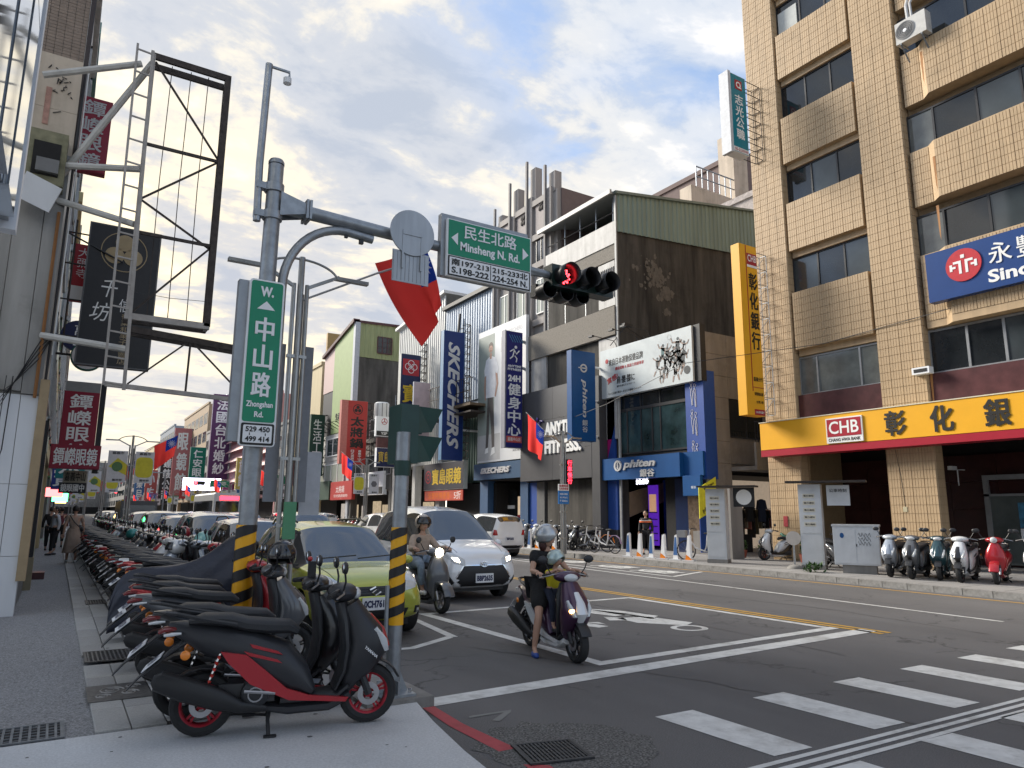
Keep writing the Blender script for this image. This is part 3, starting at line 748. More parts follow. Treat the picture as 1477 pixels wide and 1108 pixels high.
# ================================================================== sportswear shop (blue) with side wall
CTILE = mat('grey_stone_cladding', (.21, .20, .19), .8, var=.16, scale=2.5, streak=.2, dirt=.35)
PB = mat('shop_blue', (.008, .075, .235), .35, var=.08, scale=2)
PB2 = mat('shop_blue_wall', (.02, .07, .30), .45, var=.08)
PINK = mat('magenta_panel', (.42, .01, .16), .45)
ph = empty('blue_shop', 'two-storey shop with blue fascia, glazed upper floor and grey stone side wall', 'building', (FX, 22.3, 0))
b = MB()
b.box(FX + .06, 34, 19.42, 19.9, 3.4, 8.9, CTILE)
b.box(FX + .5, 34, 20.3, 25.25, 8.6, 8.9, CONC).box(33, 34, 20, 25.25, 0, 8.6, CONC).box(FX + .5, 33, 24.9, 25.28, 0, 8.6, DARK)
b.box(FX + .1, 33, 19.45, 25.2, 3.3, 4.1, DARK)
W(b, 'wall', ph)
# cladding blocks on the side wall (each course a row of slabs)
ct = {}
for j in range(9):
    z = 1.0 + j * .88
    for i, (xa, xb) in enumerate(((FX, 22.62), (22.62, 24.7), (24.7, 27.2))):
        if i == 1 and 4.2 < z + .4 < 6.6: continue
        if z < 3.2 and i > 0: continue
        o = W(MB().box(xa + .006, xb - .006, 19.36 - R.uniform(0, .008), 19.42, z + .006, z + .874, CTILE), 'stone_slab', ph)
W(MB().box(FX, 21.95, 19.36, 20.2, .13, 1.0, CTILE), 'corner_pier', ph)
win_y(ph, 19.42, 22.66, 24.7, 4.7, 6.5, 2, GLASS, FRS)
b = MB()
b.box(22.6, 26.5, 18.1, 18.2, 3.35, 4.4, CONC).box(22.6, 26.5, 18.2, 19.36, 3.35, 3.5, CONC)
W(b, 'balcony', ph)
b = MB()
for i in range(26): b.tube([(22.65 + i * .15, 18.15, 4.4), (22.65 + i * .15, 18.15, 5.2)], .012, BLACK, 4)
b.tube([(22.6, 18.15, 5.2), (26.5, 18.15, 5.2)], .02, BLACK, 5); W(b, 'railing', ph)
# upper glazing
b = MB(); b.box(FX + .15, FX + .22, 20.3, 24.75, 4.1, 4.3, FRS)
W(b, 'sill', ph)
win_x(ph, FX, 24.75, 20.35, 4.25, 6.25, 0, mat('shop_glass', (.03, .06, .065), .03, spec=.9, var=.7, scale=1.3), FRS, .1, .07, splits=[24.75, 24.0, 23.1, 22.4, 21.9, 20.35])
win_x(ph, FX, 24.75, 20.35, 6.25, 7.0, 0, GLASS, FRS, .1, .06, splits=[24.75, 23.1, 21.9, 20.35])
W(MB().box(FX, FX + .5, 24.75, 25.28, 3.1, 7.0, PINK).prism([(24.74, 4.1), (25.285, 4.1), (24.74, 5.6)], 'x', FX - .01, FX + .3, PB2), 'magenta_pilaster', ph)
pl = W(MB().box(FX - .05, FX + .6, 19.36 - .03, 20.3, 3.0, 7.3, PB2), 'blue_pilaster', ph)
r_ = empty('x', None, None); bpy.data.objects.remove(r_)
q = MB()
for zc in (6.35, 5.2, 3.95):                                    # three white outline figures
    for s_ in (0, 1):
        y0 = 19.95 - s_ * .18; k = .3 * (1 - .1 * s_); zz = zc - s_ * .12
        pts = [(0, .95), (.12, .8), (.1, .5), (.2, .15), (.12, -.4), (.16, -.9), (0, -.9), (-.02, -.4), (-.1, 0), (-.1, .5), (-.22, .75), (-.05, .8), (-.1, 1.0), (0, .95)]
        q.tube([(FX - .062, y0 - p[0] * k * 1.1, zz + p[1] * k * 1.5) for p in pts], .009, WL, 4)
        q.tube([(FX - .062, y0 - .055 * cos(a * .7) , zz + .36 + .07 * sin(a * .7) + .14) for a in range(10)], .009, WL, 4)
W(q, 'outline_figures', pl)
# ground floor
b = MB()
b.box(FX - .05, FX + .5, 24.6, 25.25, .95, 3.15, PB2).box(FX - .04, FX + .49, 24.61, 25.24, .13, .95, mat('black_mosaic', (.03, .03, .032), .4, var=.5, scale=60))
b.box(FX + 2.6, FX + 2.7, 22.3, 24.6, .13, 3.2, PB2)
W(b, 'shop_pillar', ph)
W(MB().box(FX + .5, FX + 2.6, 24.45, 24.6, .13, 3.2, PB2).prism([(FX + .5, 1.5), (FX + 2.6, 2.2), (FX + 2.6, 3.1), (FX + .5, 2.6)], 'y', 24.42, 24.452, mat('kraft_panel', (.28, .2, .12), .6)), 'side_panel', ph)
W(MB().box(FX + .6, FX + .7, 19.7, 21.7, .13, 3.1, mat('navy_door', (.008, .02, .07), .3)).box(FX + .55, FX + .6, 20.2, 20.95, .2, 2.6, mat('tan_glass', (.16, .12, .09), .1, var=.4)), 'door', ph)
PUR = mat('purple_light', (.1, .02, .3), .5, emit=(.16, .03, .75), estr=.09)
WARM = mat('warm_shelf_light', (.5, .3, .2), .5, emit=(1, .55, .3), estr=.09)
s = W(MB().box(FX + 1.0, FX + 1.05, 23.15, 23.75, .3, 2.9, PUR), 'display_shelf', ph)
MB().box(FX + .96, FX + 1.0, 23.25, 23.65, 1.7, 2.5, WARM).obj('lit_shelf', s)
for k in range(5): MB().box(FX + .92, FX + 1.0, 23.2, 23.7, .5 + k * .3, .54 + k * .3, DARK).obj('shelf', s)
LED = mat('white_led', (.7, .7, .8), .4, emit=(.85, .85, 1.0), estr=2.2)
ls = W(MB().box(FX + .3, FX + .36, 22.9, 23.75, 2.9, 3.15, DARK), 'led_board', ph)
lt = empty('led', None, None, (FX + .28, 23.32, 3.02), rad(-90)); lt.name = 'led_text_mount'
for k_ in ('label', 'category'):
    if k_ in lt: del lt[k_]
lt.parent = ls; text(lt, '10:59', LED, 0, 0, .75, .19, bold=.05)
# fascia
t = empty('shop_fascia_sign', 'blue shop fascia with raised white phiten lettering', 'sign', (20.85, 25.25, 3.13), rad(-90))
MB().box(0, 4.8, 0, .35, 0, .95, PB).box(4.8, 5.85, .2, .4, 0, .95, PB).obj('sign_box', t)
LGREY = mat('raised_letter_grey', (.6, .6, .6), .35, .2)
text(t, 'phiten', LGREY, 2.45, .6, 2.0, .42, depth=.06, shear=.25, bold=.03); text(t, '銀谷', LGREY, 2.95, .22, .85, .32, depth=.05, bold=.03)
q = MB().lathe([(.24, -.06), (.24, -.0), (.15, -.0), (.15, -.06)], LGREY, (1.1, 0, .6), 'y', 24, False, True); q.box(1.07, 1.13, -.06, 0, .42, .78, LGREY); q.obj('logo', t)
t = sign('hanging_sign', 'small blue square sign with phiten lettering under the fascia corner', 'sign', (FX - .3, 19.9, 2.35), .95, .8, .12, rad(-90), PB, PB)
text(t, 'phiten', WL, 0, .5, .6, .13); text(t, '銀谷', WL, .1, .33, .25, .1); text(t, 'JAPAN', WL, 0, .1, .7, .07)
# billboard over the shop
t = empty('billboard', 'pale slanted sports billboard with athletes above the blue shop', 'billboard', (20.95, 25.4, 6.88), rad(-90))
BBF = mat('billboard_print', (.52, .57, .58), .5, var=.12, scale=1.2)
MB().box(0, 5.75, 0, .25, 0, 2.28, BBF).obj('panel', t)
MB().box(5.75, 6.1, .1, .4, -.02, 2.3, BLACK).obj('side_panel', t)
text(t, '來自日本運動保健品牌', INK, 1.75, 1.62, 2.3, .32, bold=.02); text(t, '機能運動 & 肌能力照顧專家', RED, 2.0, 1.28, 1.9, .15, bold=.02)
text(t, '實感!', RED, .85, .85, .75, .28, bold=.03, rot=.28); text(t, '肩·腰·膝に', INK, 1.75, .73, 1.2, .34, bold=.03); text(t, '疲れを感じたらサポート', INK, 1.75, .45, 1.2, .1)
text(t, 'もっと元気な毎日へ あなたの健康パートナー', INK, 1.65, .18, 2.2, .11)
MB().lathe([(0, -.008), (.11, -.008)], RED, (.47, 0, 1.72), 'y', 16).obj('red_dot', t)
sil = [mat('sport_dark', (.05, .06, .065), .6, var=.5, scale=9), mat('sport_teal', (.06, .16, .17), .6, var=.5, scale=9), mat('sport_light', (.5, .52, .52), .6, var=.5, scale=9), mat('sport_skin', (.3, .22, .18), .6, var=.5, scale=12)]
q = MB(); rr = random.Random(5)
def fig(cx, cz, s_, m1, m2):
    y = -.008
    def limb2(p0, p1, w0, w1, m):
        d = Vector((p1[0] - p0[0], p1[1] - p0[1])); nn = Vector((-d.y, d.x)).normalized()
        q.add([(p0[0] + nn.x * w0, y, p0[1] + nn.y * w0), (p1[0] + nn.x * w1, y, p1[1] + nn.y * w1), (p1[0] - nn.x * w1, y, p1[1] - nn.y * w1), (p0[0] - nn.x * w0, y, p0[1] - nn.y * w0)], [(0, 1, 2, 3)], m)
    limb2((cx, cz), (cx + .04 * s_, cz + .42 * s_), .10 * s_, .15 * s_, m1)
    for sg in (-1, 1):
        k1 = (cx + sg * rr.uniform(.12, .3) * s_, cz - rr.uniform(.12, .3) * s_); limb2((cx, cz), k1, .09 * s_, .06 * s_, m2); limb2(k1, (k1[0] + rr.uniform(-.2, .2) * s_, k1[1] - .3 * s_), .06 * s_, .04 * s_, sil[3])
        e1 = (cx + sg * rr.uniform(.2, .35) * s_, cz + rr.uniform(.3, .6) * s_); limb2((cx + .04 * s_, cz + .38 * s_), e1, .05 * s_, .04 * s_, sil[3]); limb2(e1, (e1[0] + sg * .1 * s_, e1[1] + rr.uniform(.1, .3) * s_), .04 * s_, .03 * s_, sil[3])
    q.lathe([(0, y - .001), (.08 * s_, y - .001)], sil[0], (cx + .05 * s_, 0, cz + .55 * s_), 'y', 12)
for a in ((4.35, 1.2, .7, sil[0], sil[2]), (4.7, 1.15, .75, sil[2], sil[0]), (5.0, 1.05, .8, sil[0], sil[0]), (4.25, .8, .8, sil[2], sil[0]), (4.8, .55, .8, sil[2], sil[2]), (5.25, .9, .7, sil[0], sil[0]), (4.1, 1.35, .75, sil[1], sil[0]), (4.95, 1.45, .8, sil[0], sil[0]), (5.3, 1.3, .7, sil[2], sil[0]), (3.75, .9, .65, sil[0], sil[2]), (4.5, .85, .9, sil[2], sil[2]), (5.05, .75, .8, sil[0], sil[2]), (4.0, .5, .6, sil[2], sil[0])): fig(*a)
q.lathe([(0, -.011), (.17, -.011)], sil[0], (5.45, 0, .5), 'y', 16); q.lathe([(.1, -.011), (.12, -.011)], sil[2], (4.5, 0, 2.05), 'y', 16)
q.obj('printed_athletes', t)
for xx in (1.0, 2.4, 3.2):
    a_ = MB().tube([(xx, .2, 2.3), (xx, .0, 2.6), (xx - .25, -1.0, 2.75)], .018, BLACK, 5).cbox((xx - .3, -1.1, 2.72), (.3, .14, .08), BLACK).obj('floodlight', t)
W(MB().tube([(20.9, 24.6, 9.3), (21.5, 24.2, 10.2), (23, 24.2, 9.6), (21.0, 22.5, 9.3)], .02, BLACK, 5).cbox((21.5, 24.1, 10.25), (.5, .25, .1), BLACK), 'lamp_arm', ph)
# clothes shop in the gap and yellow banner
cs = empty('clothes_shop', 'lit clothes shop interior behind the grey corner pier', 'shop', (23.5, 20.5, 0))
SHW = mat('lit_shop_wall', (.55, .45, .36), .7, emit=(1, .8, .6), estr=.06)
b = MB().box(22.2, 29.5, 22.3, 22.36, .13, 3.2, SHW).box(21.95, 22.19, 19.45, 22.4, .13, 3.2, DARK).box(22.2, 29.5, 22.37, 22.45, .13, 3.2, DARK).box(22.2, 22.26, 19.5, 22.3, .13, 3.2, SHW).box(24.9, 25.3, 16.55, 19.4, .13, 3.3, PB2).box(22, 29.5, 19.5, 22.3, 3.2, 3.29, DARK).box(22.0, 29.5, 19.4, 22.3, .1, .14, PAVED).box(29.4, 29.5, 19.5, 22.3, .13, 3.2, SHW)
W(b, 'room', cs)
rc = W(MB().tube([(23.9, 20.9, 1.9), (27.0, 20.9, 1.9)], .015, CHROME, 6).tube([(23.9, 20.9, 1.9), (23.9, 20.9, .14)], .015, CHROME, 6).tube([(27.0, 20.9, 1.9), (27.0, 20.9, .14)], .015, CHROME, 6), 'clothes_rack', cs)
gm = [mat('cloth_khaki', (.16, .14, .09), .9), mat('cloth_pink', (.35, .14, .12), .9), mat('cloth_black', (.02, .02, .022), .9), mat('cloth_beige', (.30, .25, .19), .9), mat('cloth_navy', (.02, .025, .05), .9)]
for i in range(12):
    x = 24.1 + i * .23; h_ = R.uniform(.75, 1.2); m_ = R.choice(gm)
    MB().prism([(-.22, 1.0), (0, 1.06), (.22, 1.0), (.3, .7), (.2, .68), (.2, 1.05 - h_), (-.2, 1.05 - h_), (-.2, .68), (-.3, .7)], 'x', -.03, .03, m_).obj('garment', rc).location = (x, 20.9, .82)
for i in range(3):
    m_ = gm[(i * 2) % 5]; MB().prism([(-.22, 1.0), (0, 1.06), (.22, 1.0), (.32, .62), (.2, .62), (.2, .1), (-.2, .1), (-.2, .62), (-.32, .62)], 'y', -.05, .05, m_).obj('garment', rc).location = (24.0 + i * .8, 20.4, 1.25)
W(MB().box(23.4, 24.3, 19.9, 20.2, .14, .85, gm[2]), 'table', cs)
t = empty('yellow_banner', 'yellow diagonal shop banner with black lettering beside the pier', 'banner', (20.6, 19.25, .13), 0)
MB().prism([(0, 1.35), (.95, 1.75), (.95, 2.95), (0, 2.5)], 'y', 0, .03, mat('banner_yellow', (.75, .72, .05), .5)).obj('yellow_panel', t)
MB().prism([(0, .1), (.95, .1), (.95, 1.745), (0, 1.345)], 'y', 0, .03, PB2).obj('blue_panel', t)
text(t, 'phiten', INK, .5, 1.75, .7, .2, rot=.38, bold=.03); text(t, 'phiten', INK, .55, 2.6, .6, .14, rot=.38, bold=.03)

# ================================================================== grey building with stained side wall and green metal loft
STAIN = mat('stained_render', (.060, .055, .048), .9, var=.3, scale=1.8, streak=.75, dirt=.6, bump=.3)
GRNM = mat('green_sheet_metal', (.185, .25, .225), .5, .15, var=.1, scale=1.5, streak=.2)
WTILE = mat('white_wall_tile', (.48, .47, .45), .6, var=.12, scale=4, streak=.2, dirt=.3)
STUC = mat('pebble_render', (.27, .245, .21), .95, var=.3, scale=30, dirt=.35, bump=.6)
def corrugated(parent, name, p0, u, w, z0, z1f, m, pitch=.24, dep=.035, panel=2.0):
    """ribbed sheets standing in the plane through p0 along u; z1f(t) gives the top"""
    u = Vector((u[0], u[1], 0)).normalized(); nrm = Vector((u.y, -u.x, 0)); t = 0.
    while t < w - .01:
        w2 = min(panel, w - t); n = max(1, int(w2 / pitch)); b_ = MB(); vs = []
        for i in range(n):
            for du, dd in ((0, 0), (.25, 0), (.38, 1), (.87, 1)): vs.append((t + w2 * (i + du) / n, dd))
        vs.append((t + w2, 0)); P = []
        for (q_, d_) in vs:
            a_ = Vector(p0) + u * q_ + nrm * dep * d_; P.append((a_.x, a_.y, z0(q_) if callable(z0) else z0)); P.append((a_.x, a_.y, z1f(q_) if callable(z1f) else z1f))
        b_.add(P, [(2 * i, 2 * i + 2, 2 * i + 3, 2 * i + 1) for i in range(len(vs) - 1)], m)
        W(b_, name, parent); t += panel
gb = empty('grey_building', 'grey four-storey building with black-stained side wall and green sheet metal roof loft', 'building', (FX, 27, 0))
b = MB()
b.prism([(21.3, .0), (36, 0), (36, 16.0), (21.3, 14.95)], 'y', 24.45, 30.2, STAIN)
W(b, 'stained_wall', gb)
q = MB(); rr = random.Random(11)
PEEL = mat('exposed_render', (.135, .122, .105), .9, var=.3)
for (cx_, cz_, n_, sp_) in ((23.5, 13.6, 40, .28), (24.0, 13.0, 60, .30), (24.3, 12.3, 50, .2), (24.45, 11.4, 14, .10), (23.3, 13.0, 25, .5)):
    for i in range(n_):
        x_ = cx_ + rr.gauss(0, sp_); z_ = cz_ + rr.gauss(0, sp_ * .8); s_ = rr.uniform(.02, .15); k_ = rr.randint(5, 8)
        q.quad([(x_ + s_ * rr.uniform(.6, 1.2) * cos(2 * pi * j / k_), 24.44 - .0003 * i - .0001 * n_, z_ + s_ * rr.uniform(.6, 1.5) * sin(2 * pi * j / k_)) for j in range(k_)], PEEL)
tag(W(q, 'peeled_render', gb), kind='stuff')
corrugated(gb, 'green_sheet', (21.3, 24.40, 0), (1, 0), 14.4, lambda t_: 14.9 + t_ * .075, lambda t_: 16.8 + t_ * .15, GRNM, .3, .04, 1.8)
W(MB().prism([(21.2, 16.78), (36, 19.0), (36, 19.1), (21.1, 16.9)], 'y', 24.25, 24.42, mat('roof_edge', (.16, .2, .18), .5)), 'roof_edge', gb)
b = MB()
b.prism([(20.85, 16.86), (36, 19.05), (36, 18.95), (20.85, 16.76)], 'y', 24.43, 30.4, mat('roof_sheet', (.25, .27, .27), .5)); b.box(20.78, 20.9, 24.3, 30.45, 16.68, 16.9, mat('roof_fascia', (.38, .38, .37), .5))
W(b, 'roof', gb)
b = MB()
b.box(FX - .02, FX + .4, 24.5, 30.2, 14.33, 15.44, WTILE)
W(b, 'parapet', gb)
b = MB().box(FX + .02, FX + .4, 24.5, 30.2, 13.58, 14.33, STUC).box(FX - .1, FX + .5, 24.5, 32.0, 9.86, 11.22, STUC)
W(b, 'beam', gb)
for bx in ((FX, FX + .5, 24.55, 25.75, 11.3, 13.5), (FX, FX + .5, 24.55, 25.8, 5.0, 9.8), (FX, FX + .4, 30.2, 31.6, 8.1, 9.86)): W(MB().box(*bx, WTILE), 'pier', gb)
b = MB()
for k in range(8): b.box(FX - .03, FX + .0, 24.6 + k * .13, 24.63 + k * .13, 11.7, 13.2, DSTEEL)
W(b, 'window_bars', gb)
win_x(gb, FX, 30.15, 25.75, 11.24, 13.56, 0, REFLGL, FRA, .12, .06, splits=[30.15, 28.6, 26.9, 25.75])
win_x(gb, FX, 30.2, 25.8, 8.05, 9.84, 0, GLASS, FRS, .15, .05, splits=[30.2, 28.0, 25.8])
b = MB().box(FX + 3.8, FX + 3.9, 24.5, 30.2, 15.4, 17.2, DARK)
for k in range(5): b.tube([(FX + .2, 24.8 + k * 1.3, 15.44), (FX + .2, 24.8 + k * 1.3, 16.8)], .04, STEEL, 6)
b.tube([(FX + .15, 24.5, 16.0), (FX + .15, 30.2, 16.0)], .025, BLACK, 5)
W(b, 'loft_frame', gb)
W(MB().box(FX - .05, FX + .02, 24.34, 24.46, 0, 16.7, mat('drain_pipe', (.3, .31, .31), .5)), 'drain_pipe', gb)
# dark cladding of the gym
DG = mat('charcoal_panel', (.085, .085, .09), .4, .3, var=.08, scale=1.5)
b = MB()
for z0, z1 in ((3.3, 4.75), (4.76, 6.35), (6.36, 7.98)):
    for y0, y1 in ((25.9, 29.0), (29.01, 31.95)): W(MB().box(FX - .45, FX + .1, y0, y1, z0, z1, DG), 'cladding_panel', gb)
W(MB().box(FX - .44, FX + .5, 25.32, 25.9, .13, 8.0, DG), 'corner_cladding', gb)
b = MB().box(FX + 3.0, FX + 3.1, 25.4, 32, .13, 3.4, DARK).box(FX, FX + 3, 25.4, 32, 3.25, 3.35, DARK).box(FX + .2, FX + 1.0, 31.3, 32, .13, 3.3, PB2).box(FX + .1, FX + .6, 30.5, 31.2, .13, 3.3, mat('grey_pier', (.1, .1, .1), .6)).box(FX + 1.6, FX + 1.7, 26.5, 29.0, .13, 3.0, mat('gym_window', (.018, .017, .015), .1, var=.9, scale=2.2))
W(b, 'shopfront', gb)
t = empty('gym_lettering', 'raised white ANYTIME FITNESS letters on the charcoal wall', 'sign', (FX - .46, 29.0, 4.3), rad(-90))
text(t, 'ANYTIME', WL, .85, 1.55, 2.9, .68, depth=.07, bold=.05); text(t, 'FITNESS.', WL, .9, .62, 3.0, .66, depth=.07, bold=.05)
q = MB().tube([(-1.7, -.05, 1.9), (-1.45, -.05, 1.95), (-1.2, -.05, 1.75), (-1.15, -.05, 1.3), (-.95, -.05, 1.2), (-1.0, -.05, .9), (-1.15, -.05, .55)], .05, mat('violet', (.10, .07, .3), .4), 6).tube([(-1.2, -.05, 1.75), (-1.0, -.05, 2.05), (-.8, -.05, 2.0)], .05, mat('violet', (.1, .07, .3)), 6).ell((-1.3, -.05, 2.15), (.1, .04, .1), mat('violet', (.1, .07, .3)))
q.obj('runner_logo', t)
t = sign('blade_sign', 'blue vertical phiten blade sign on white brackets', 'sign', (19.86, 25.3, 4.87), 1.38, 4.15, .35, 0, PB, PB)
o_ = empty('v', None, None); bpy.data.objects.remove(o_)
def vtext(t, s, m, x, z, w, h, **k):
    """a word turned to read downwards"""
    o = text(t, s, m, 0, 0, h, w, **k); o.rotation_euler = (0, rad(90), 0); o.location = (x, 0, z); return o
vtext(t, 'phiten', LGREY, .02, 1.95, .34, 1.75, y=-.008, depth=.02, shear=.2, bold=.02)
q = MB().lathe([(.2, -.03), (.2, -.0), (.13, -.0), (.13, -.03)], LGREY, (0, 0, 3.35), 'y', 20, False, True); q.box(-.3, .18, -.03, 0, 3.33, 3.38, LGREY); q.obj('logo', t)
text(t, '銀谷', LGREY, .05, .68, .3, .6, y=-.008, vertical=True, bold=.02)
posts(t, .69, 1.4, (.25, 1.9, 3.5), .17, .06, WHITEF)
t = sign('blade_sign', 'indigo vertical 24H gym blade sign with white characters', 'sign', (20.2, 31.75, 5.05), 1.05, 6.35, .35, 0, mat('grey_side', (.2, .2, .24), .5), mat('indigo', (.018, .02, .15), .4))
MB().box(-.6, -.53, -.01, .36, -.02, 6.38, mat('grey_side', (.2, .2, .24))).obj('side_cover', t)
text(t, '24H', WL, 0, 3.75, .8, .36, y=-.007, bold=.05); text(t, '健身中心', WL, .0, 2.05, .78, 2.9, y=-.007, vertical=True, bold=.03)
text(t, 'ANYTIME', WL, 0, 4.42, .86, .13, y=-.007, bold=.04); text(t, 'FITNESS', WL, 0, 4.24, .86, .13, y=-.007, bold=.04)
q = MB()
for k in range(5): q.tube([(-.35 + k * .16, -.012, 6.15), (-.1 + k * .16, -.012, 5.75)], .012, mat('sky_line', (.1, .4, .6), .4), 4)
q.tube([(-.3, -.015, 5.2), (-.05, -.015, 5.35), (.12, -.015, 5.1), (.3, -.015, 5.3)], .04, WL, 5).tube([(-.02, -.015, 5.3), (-.12, -.015, 4.95), (-.3, -.015, 4.8)], .04, WL, 5).tube([(.0, -.015, 5.0), (.15, -.015, 4.85), (.1, -.015, 4.65)], .04, WL, 5).ell((.08, -.015, 5.48), (.09, .02, .09), WL)
q.obj('runner_logo', t)
MB().box(-.48, .48, -.012, -.006, .28, .62, mat('coral', (.6, .1, .08), .4)).obj('red_strip', t); text(t, '嘉義中山店', WL, 0, .46, .8, .2, y=-.012)
posts(t, .525, 1.25, (.4, 2.4, 4.4, 5.9), .17, .09, STEEL)

# ================================================================== pinkish art deco building
DECO = mat('pinkish_grey_stone', (.30, .275, .26), .75, var=.1, scale=2, streak=.15)
DECOD = mat('brown_side_render', (.17, .125, .115), .85, var=.1, scale=2)
DECOO = mat('ornament_dark', (.07, .06, .055), .8)
de = empty('art_deco_building', 'pinkish grey stone building with tall roof fins and small ornaments', 'building', (FX, 33, 0))
b = MB().box(FX + .35, 34, 29.6, 35.95, 4, 19.3, DECO)
W(b, 'wall', de)
W(MB().box(FX + .6, 34, 29.5, 29.59, 12, 19.35, DECOD), 'side_wall', de)
b = MB()
for y0, y1, z1, fin in ((35.5, 35.9, 18.7, 20.3), (33.7, 34.15, 19.1, 21.3), (31.85, 32.3, 19.6, 21.9), (29.95, 30.45, 19.5, 20.9)):
    b = MB().box(FX + .16, FX + .5, y0, y1, 8, z1, DECO).box(FX + .02, FX + .155, y1 - .14, y1, 9, fin, mat('fin_edge', (.2, .19, .19), .7)).box(FX + .3, FX + .75, y0 - .22, y1 - .15, z1 - .3, fin - .5, DECO)
    W(b, 'pilaster', de)
b = MB()
for k, z in enumerate((8.9, 12.2, 15.5, 17.2, 19.3)):
    for y0, y1 in ((34.2, 35.55), (32.3, 33.7), (30.5, 31.85)): W(MB().box(FX + .18, FX + .36, y0, y1, z - .35 , z, DECO), 'cornice', de)
for i, (y0, y1) in enumerate(((34.3, 35.4), (32.3, 33.5), (30.6, 31.5))):
    q = MB(); zc_ = 18.6 + i * .25; yc = (y0 + y1) / 2
    W(MB().box(FX + .28, FX + .345, y0 - .1, y1 + .1, 17.3, 19.1, mat('deco_panel', (.27, .235, .23), .7)), 'panel', de)
    for a in range(4): q.ell((FX + .25, yc + .16 * cos(a * pi / 2 + .78), zc_ - .3 + .22 * sin(a * pi / 2 + .78)), (.05, .13, .15), DECOO, 8, 5)
    q.ell((FX + .24, yc, zc_ - .3), (.06, .08, .08), DECOO, 8, 5); W(q, 'ornament', de)
    for z in (9.3, 12.5, 15.4):
        win_x(de, FX, y1, y0, z, z + 1.5 + (.1 if z > 13 else .5), 2, GLASS if z > 13 else REFLGL, WHITE if z < 13 else FRS, .28, .06)
# poster, skechers front
t = empty('wall_poster', 'very large poster of a man in a white polo shirt on the deco building', 'billboard', (FX - .25, 37.0, 4.55), rad(-90))
MB().box(0, 5.25, 0, .2, 0, 7.95, mat('poster_print_white', (.62, .63, .64), .5, var=.08, scale=.5)).obj('panel', t)
MB().box(.02, 1.9, -.004, 0, 1.6, 7.6, mat('poster_green_grey', (.27, .31, .28), .6, var=.15, scale=.6)).box(.02, 2.6, -.004, 0, .1, 1.6, mat('poster_floor', (.42, .42, .42), .6, var=.2, scale=.8)).obj('printed_backdrop', t)
SK = mat('printed_skin', (.42, .25, .19), .6, var=.12); PO = mat('printed_polo', (.66, .67, .70), .6, var=.12, scale=3); TR = mat('printed_trousers', (.085, .075, .07), .6, var=.2)
q = MB(); HR = mat('printed_hair', (.07, .05, .04), .6)
def flat(pts, m, y=-.008): q.quad([(px, y, pz) for px, pz in pts], m)
flat([(1.15, 3.9), (1.75, 3.9), (1.95, 1.9), (2.0, .75), (1.7, .75), (1.6, 1.9), (1.4, 3.0), (1.35, 1.9), (1.25, .75), (.98, .75), (1.05, 2.0)], TR, -.008)
flat([(.95, 3.8), (1.95, 3.75), (2.05, 4.6), (2.0, 5.3), (2.25, 5.1), (2.35, 5.45), (2.0, 6.1), (1.62, 6.25), (1.3, 6.25), (.95, 6.1), (.72, 5.5), (.78, 5.1), (.95, 5.2), (.98, 4.6)], PO, -.010)
flat([(.78, 5.1), (.95, 5.15), (.9, 4.4), (1.0, 3.7), (.85, 3.65), (.72, 4.4)], SK, -.009); flat([(2.25, 5.1), (2.02, 5.2), (2.15, 4.5), (1.95, 3.8), (2.08, 3.75), (2.35, 4.5)], SK, -.009)
flat([(1.36, 6.1), (1.58, 6.1), (1.6, 6.45), (1.34, 6.45)], SK, -.012); q.lathe([(0, -.013), (.235, -.013)], SK, (1.47, 0, 6.72), 'y', 18)
flat([(1.22, 6.75), (1.24, 7.0), (1.4, 7.12), (1.6, 7.1), (1.72, 6.95), (1.72, 6.75), (1.62, 6.9), (1.34, 6.92)], HR, -.015)
for sx in (-.08, .09): q.lathe([(0, -.016), (.025, -.016)], HR, (1.47 + sx, 0, 6.75), 'y', 8)
flat([(1.4, 6.58), (1.54, 6.58), (1.52, 6.61), (1.42, 6.61)], HR, -.016)
flat([(.9, .5), (1.3, .55), (1.3, .85), (1.0, .8)], WL, -.012); flat([(1.55, .35), (2.05, .5), (2.0, .85), (1.7, .8)], WL, -.012)
for k in range(6): flat([(2.6 + k * .28, 6.3 + k * .1), (2.68 + k * .28, 6.3 + k * .1), (2.68 + k * .28, 7.2), (2.6 + k * .28, 7.2)], mat('poster_column', (.5, .5, .5), .6), -.005)
q.obj('printed_man', t); text(t, 'SKECHERS', mat('pale_letter', (.42, .42, .44), .6), 4.1, 7.35, 1.6, .25); text(t, 'SKECHERS', INK, 4.4, .5, .9, .11)
t = empty('shop_fascia_sign', 'steel blue shop fascia with raised silver SKECHERS letters', 'sign', (FX - .3, 37.3, 3.55), rad(-90))
MB().box(0, 5.4, 0, .5, 0, .93, mat('steel_blue', (.035, .085, .16), .4, var=.1)).obj('sign_box', t)
text(t, 'SKECHERS', LGREY, 2.5, .5, 3.2, .34, depth=.07, shear=.25, bold=.05)
ss = empty('shoe_shop', 'shoe shop front with blue pillars and lit boxes inside', 'shop', (FX, 34.5, 0))
b = MB().box(FX + .1, FX + .6, 36.3, 37.2, .13, 3.55, mat('steel_blue2', (.03, .08, .17), .5)).box(FX + .1, FX + .6, 32.05, 32.8, .13, 3.55, mat('steel_blue2', (.03, .08, .17))).box(FX + 2.5, FX + 2.6, 32, 37.2, .13, 3.6, DARK).box(FX, FX + 2.5, 32, 37.2, 3.5, 3.6, DARK)
W(b, 'front', ss)
WBX = mat('lit_shoe_boxes', (.42, .33, .24), .6, var=.5, scale=3, emit=(1, .75, .5), estr=.12)
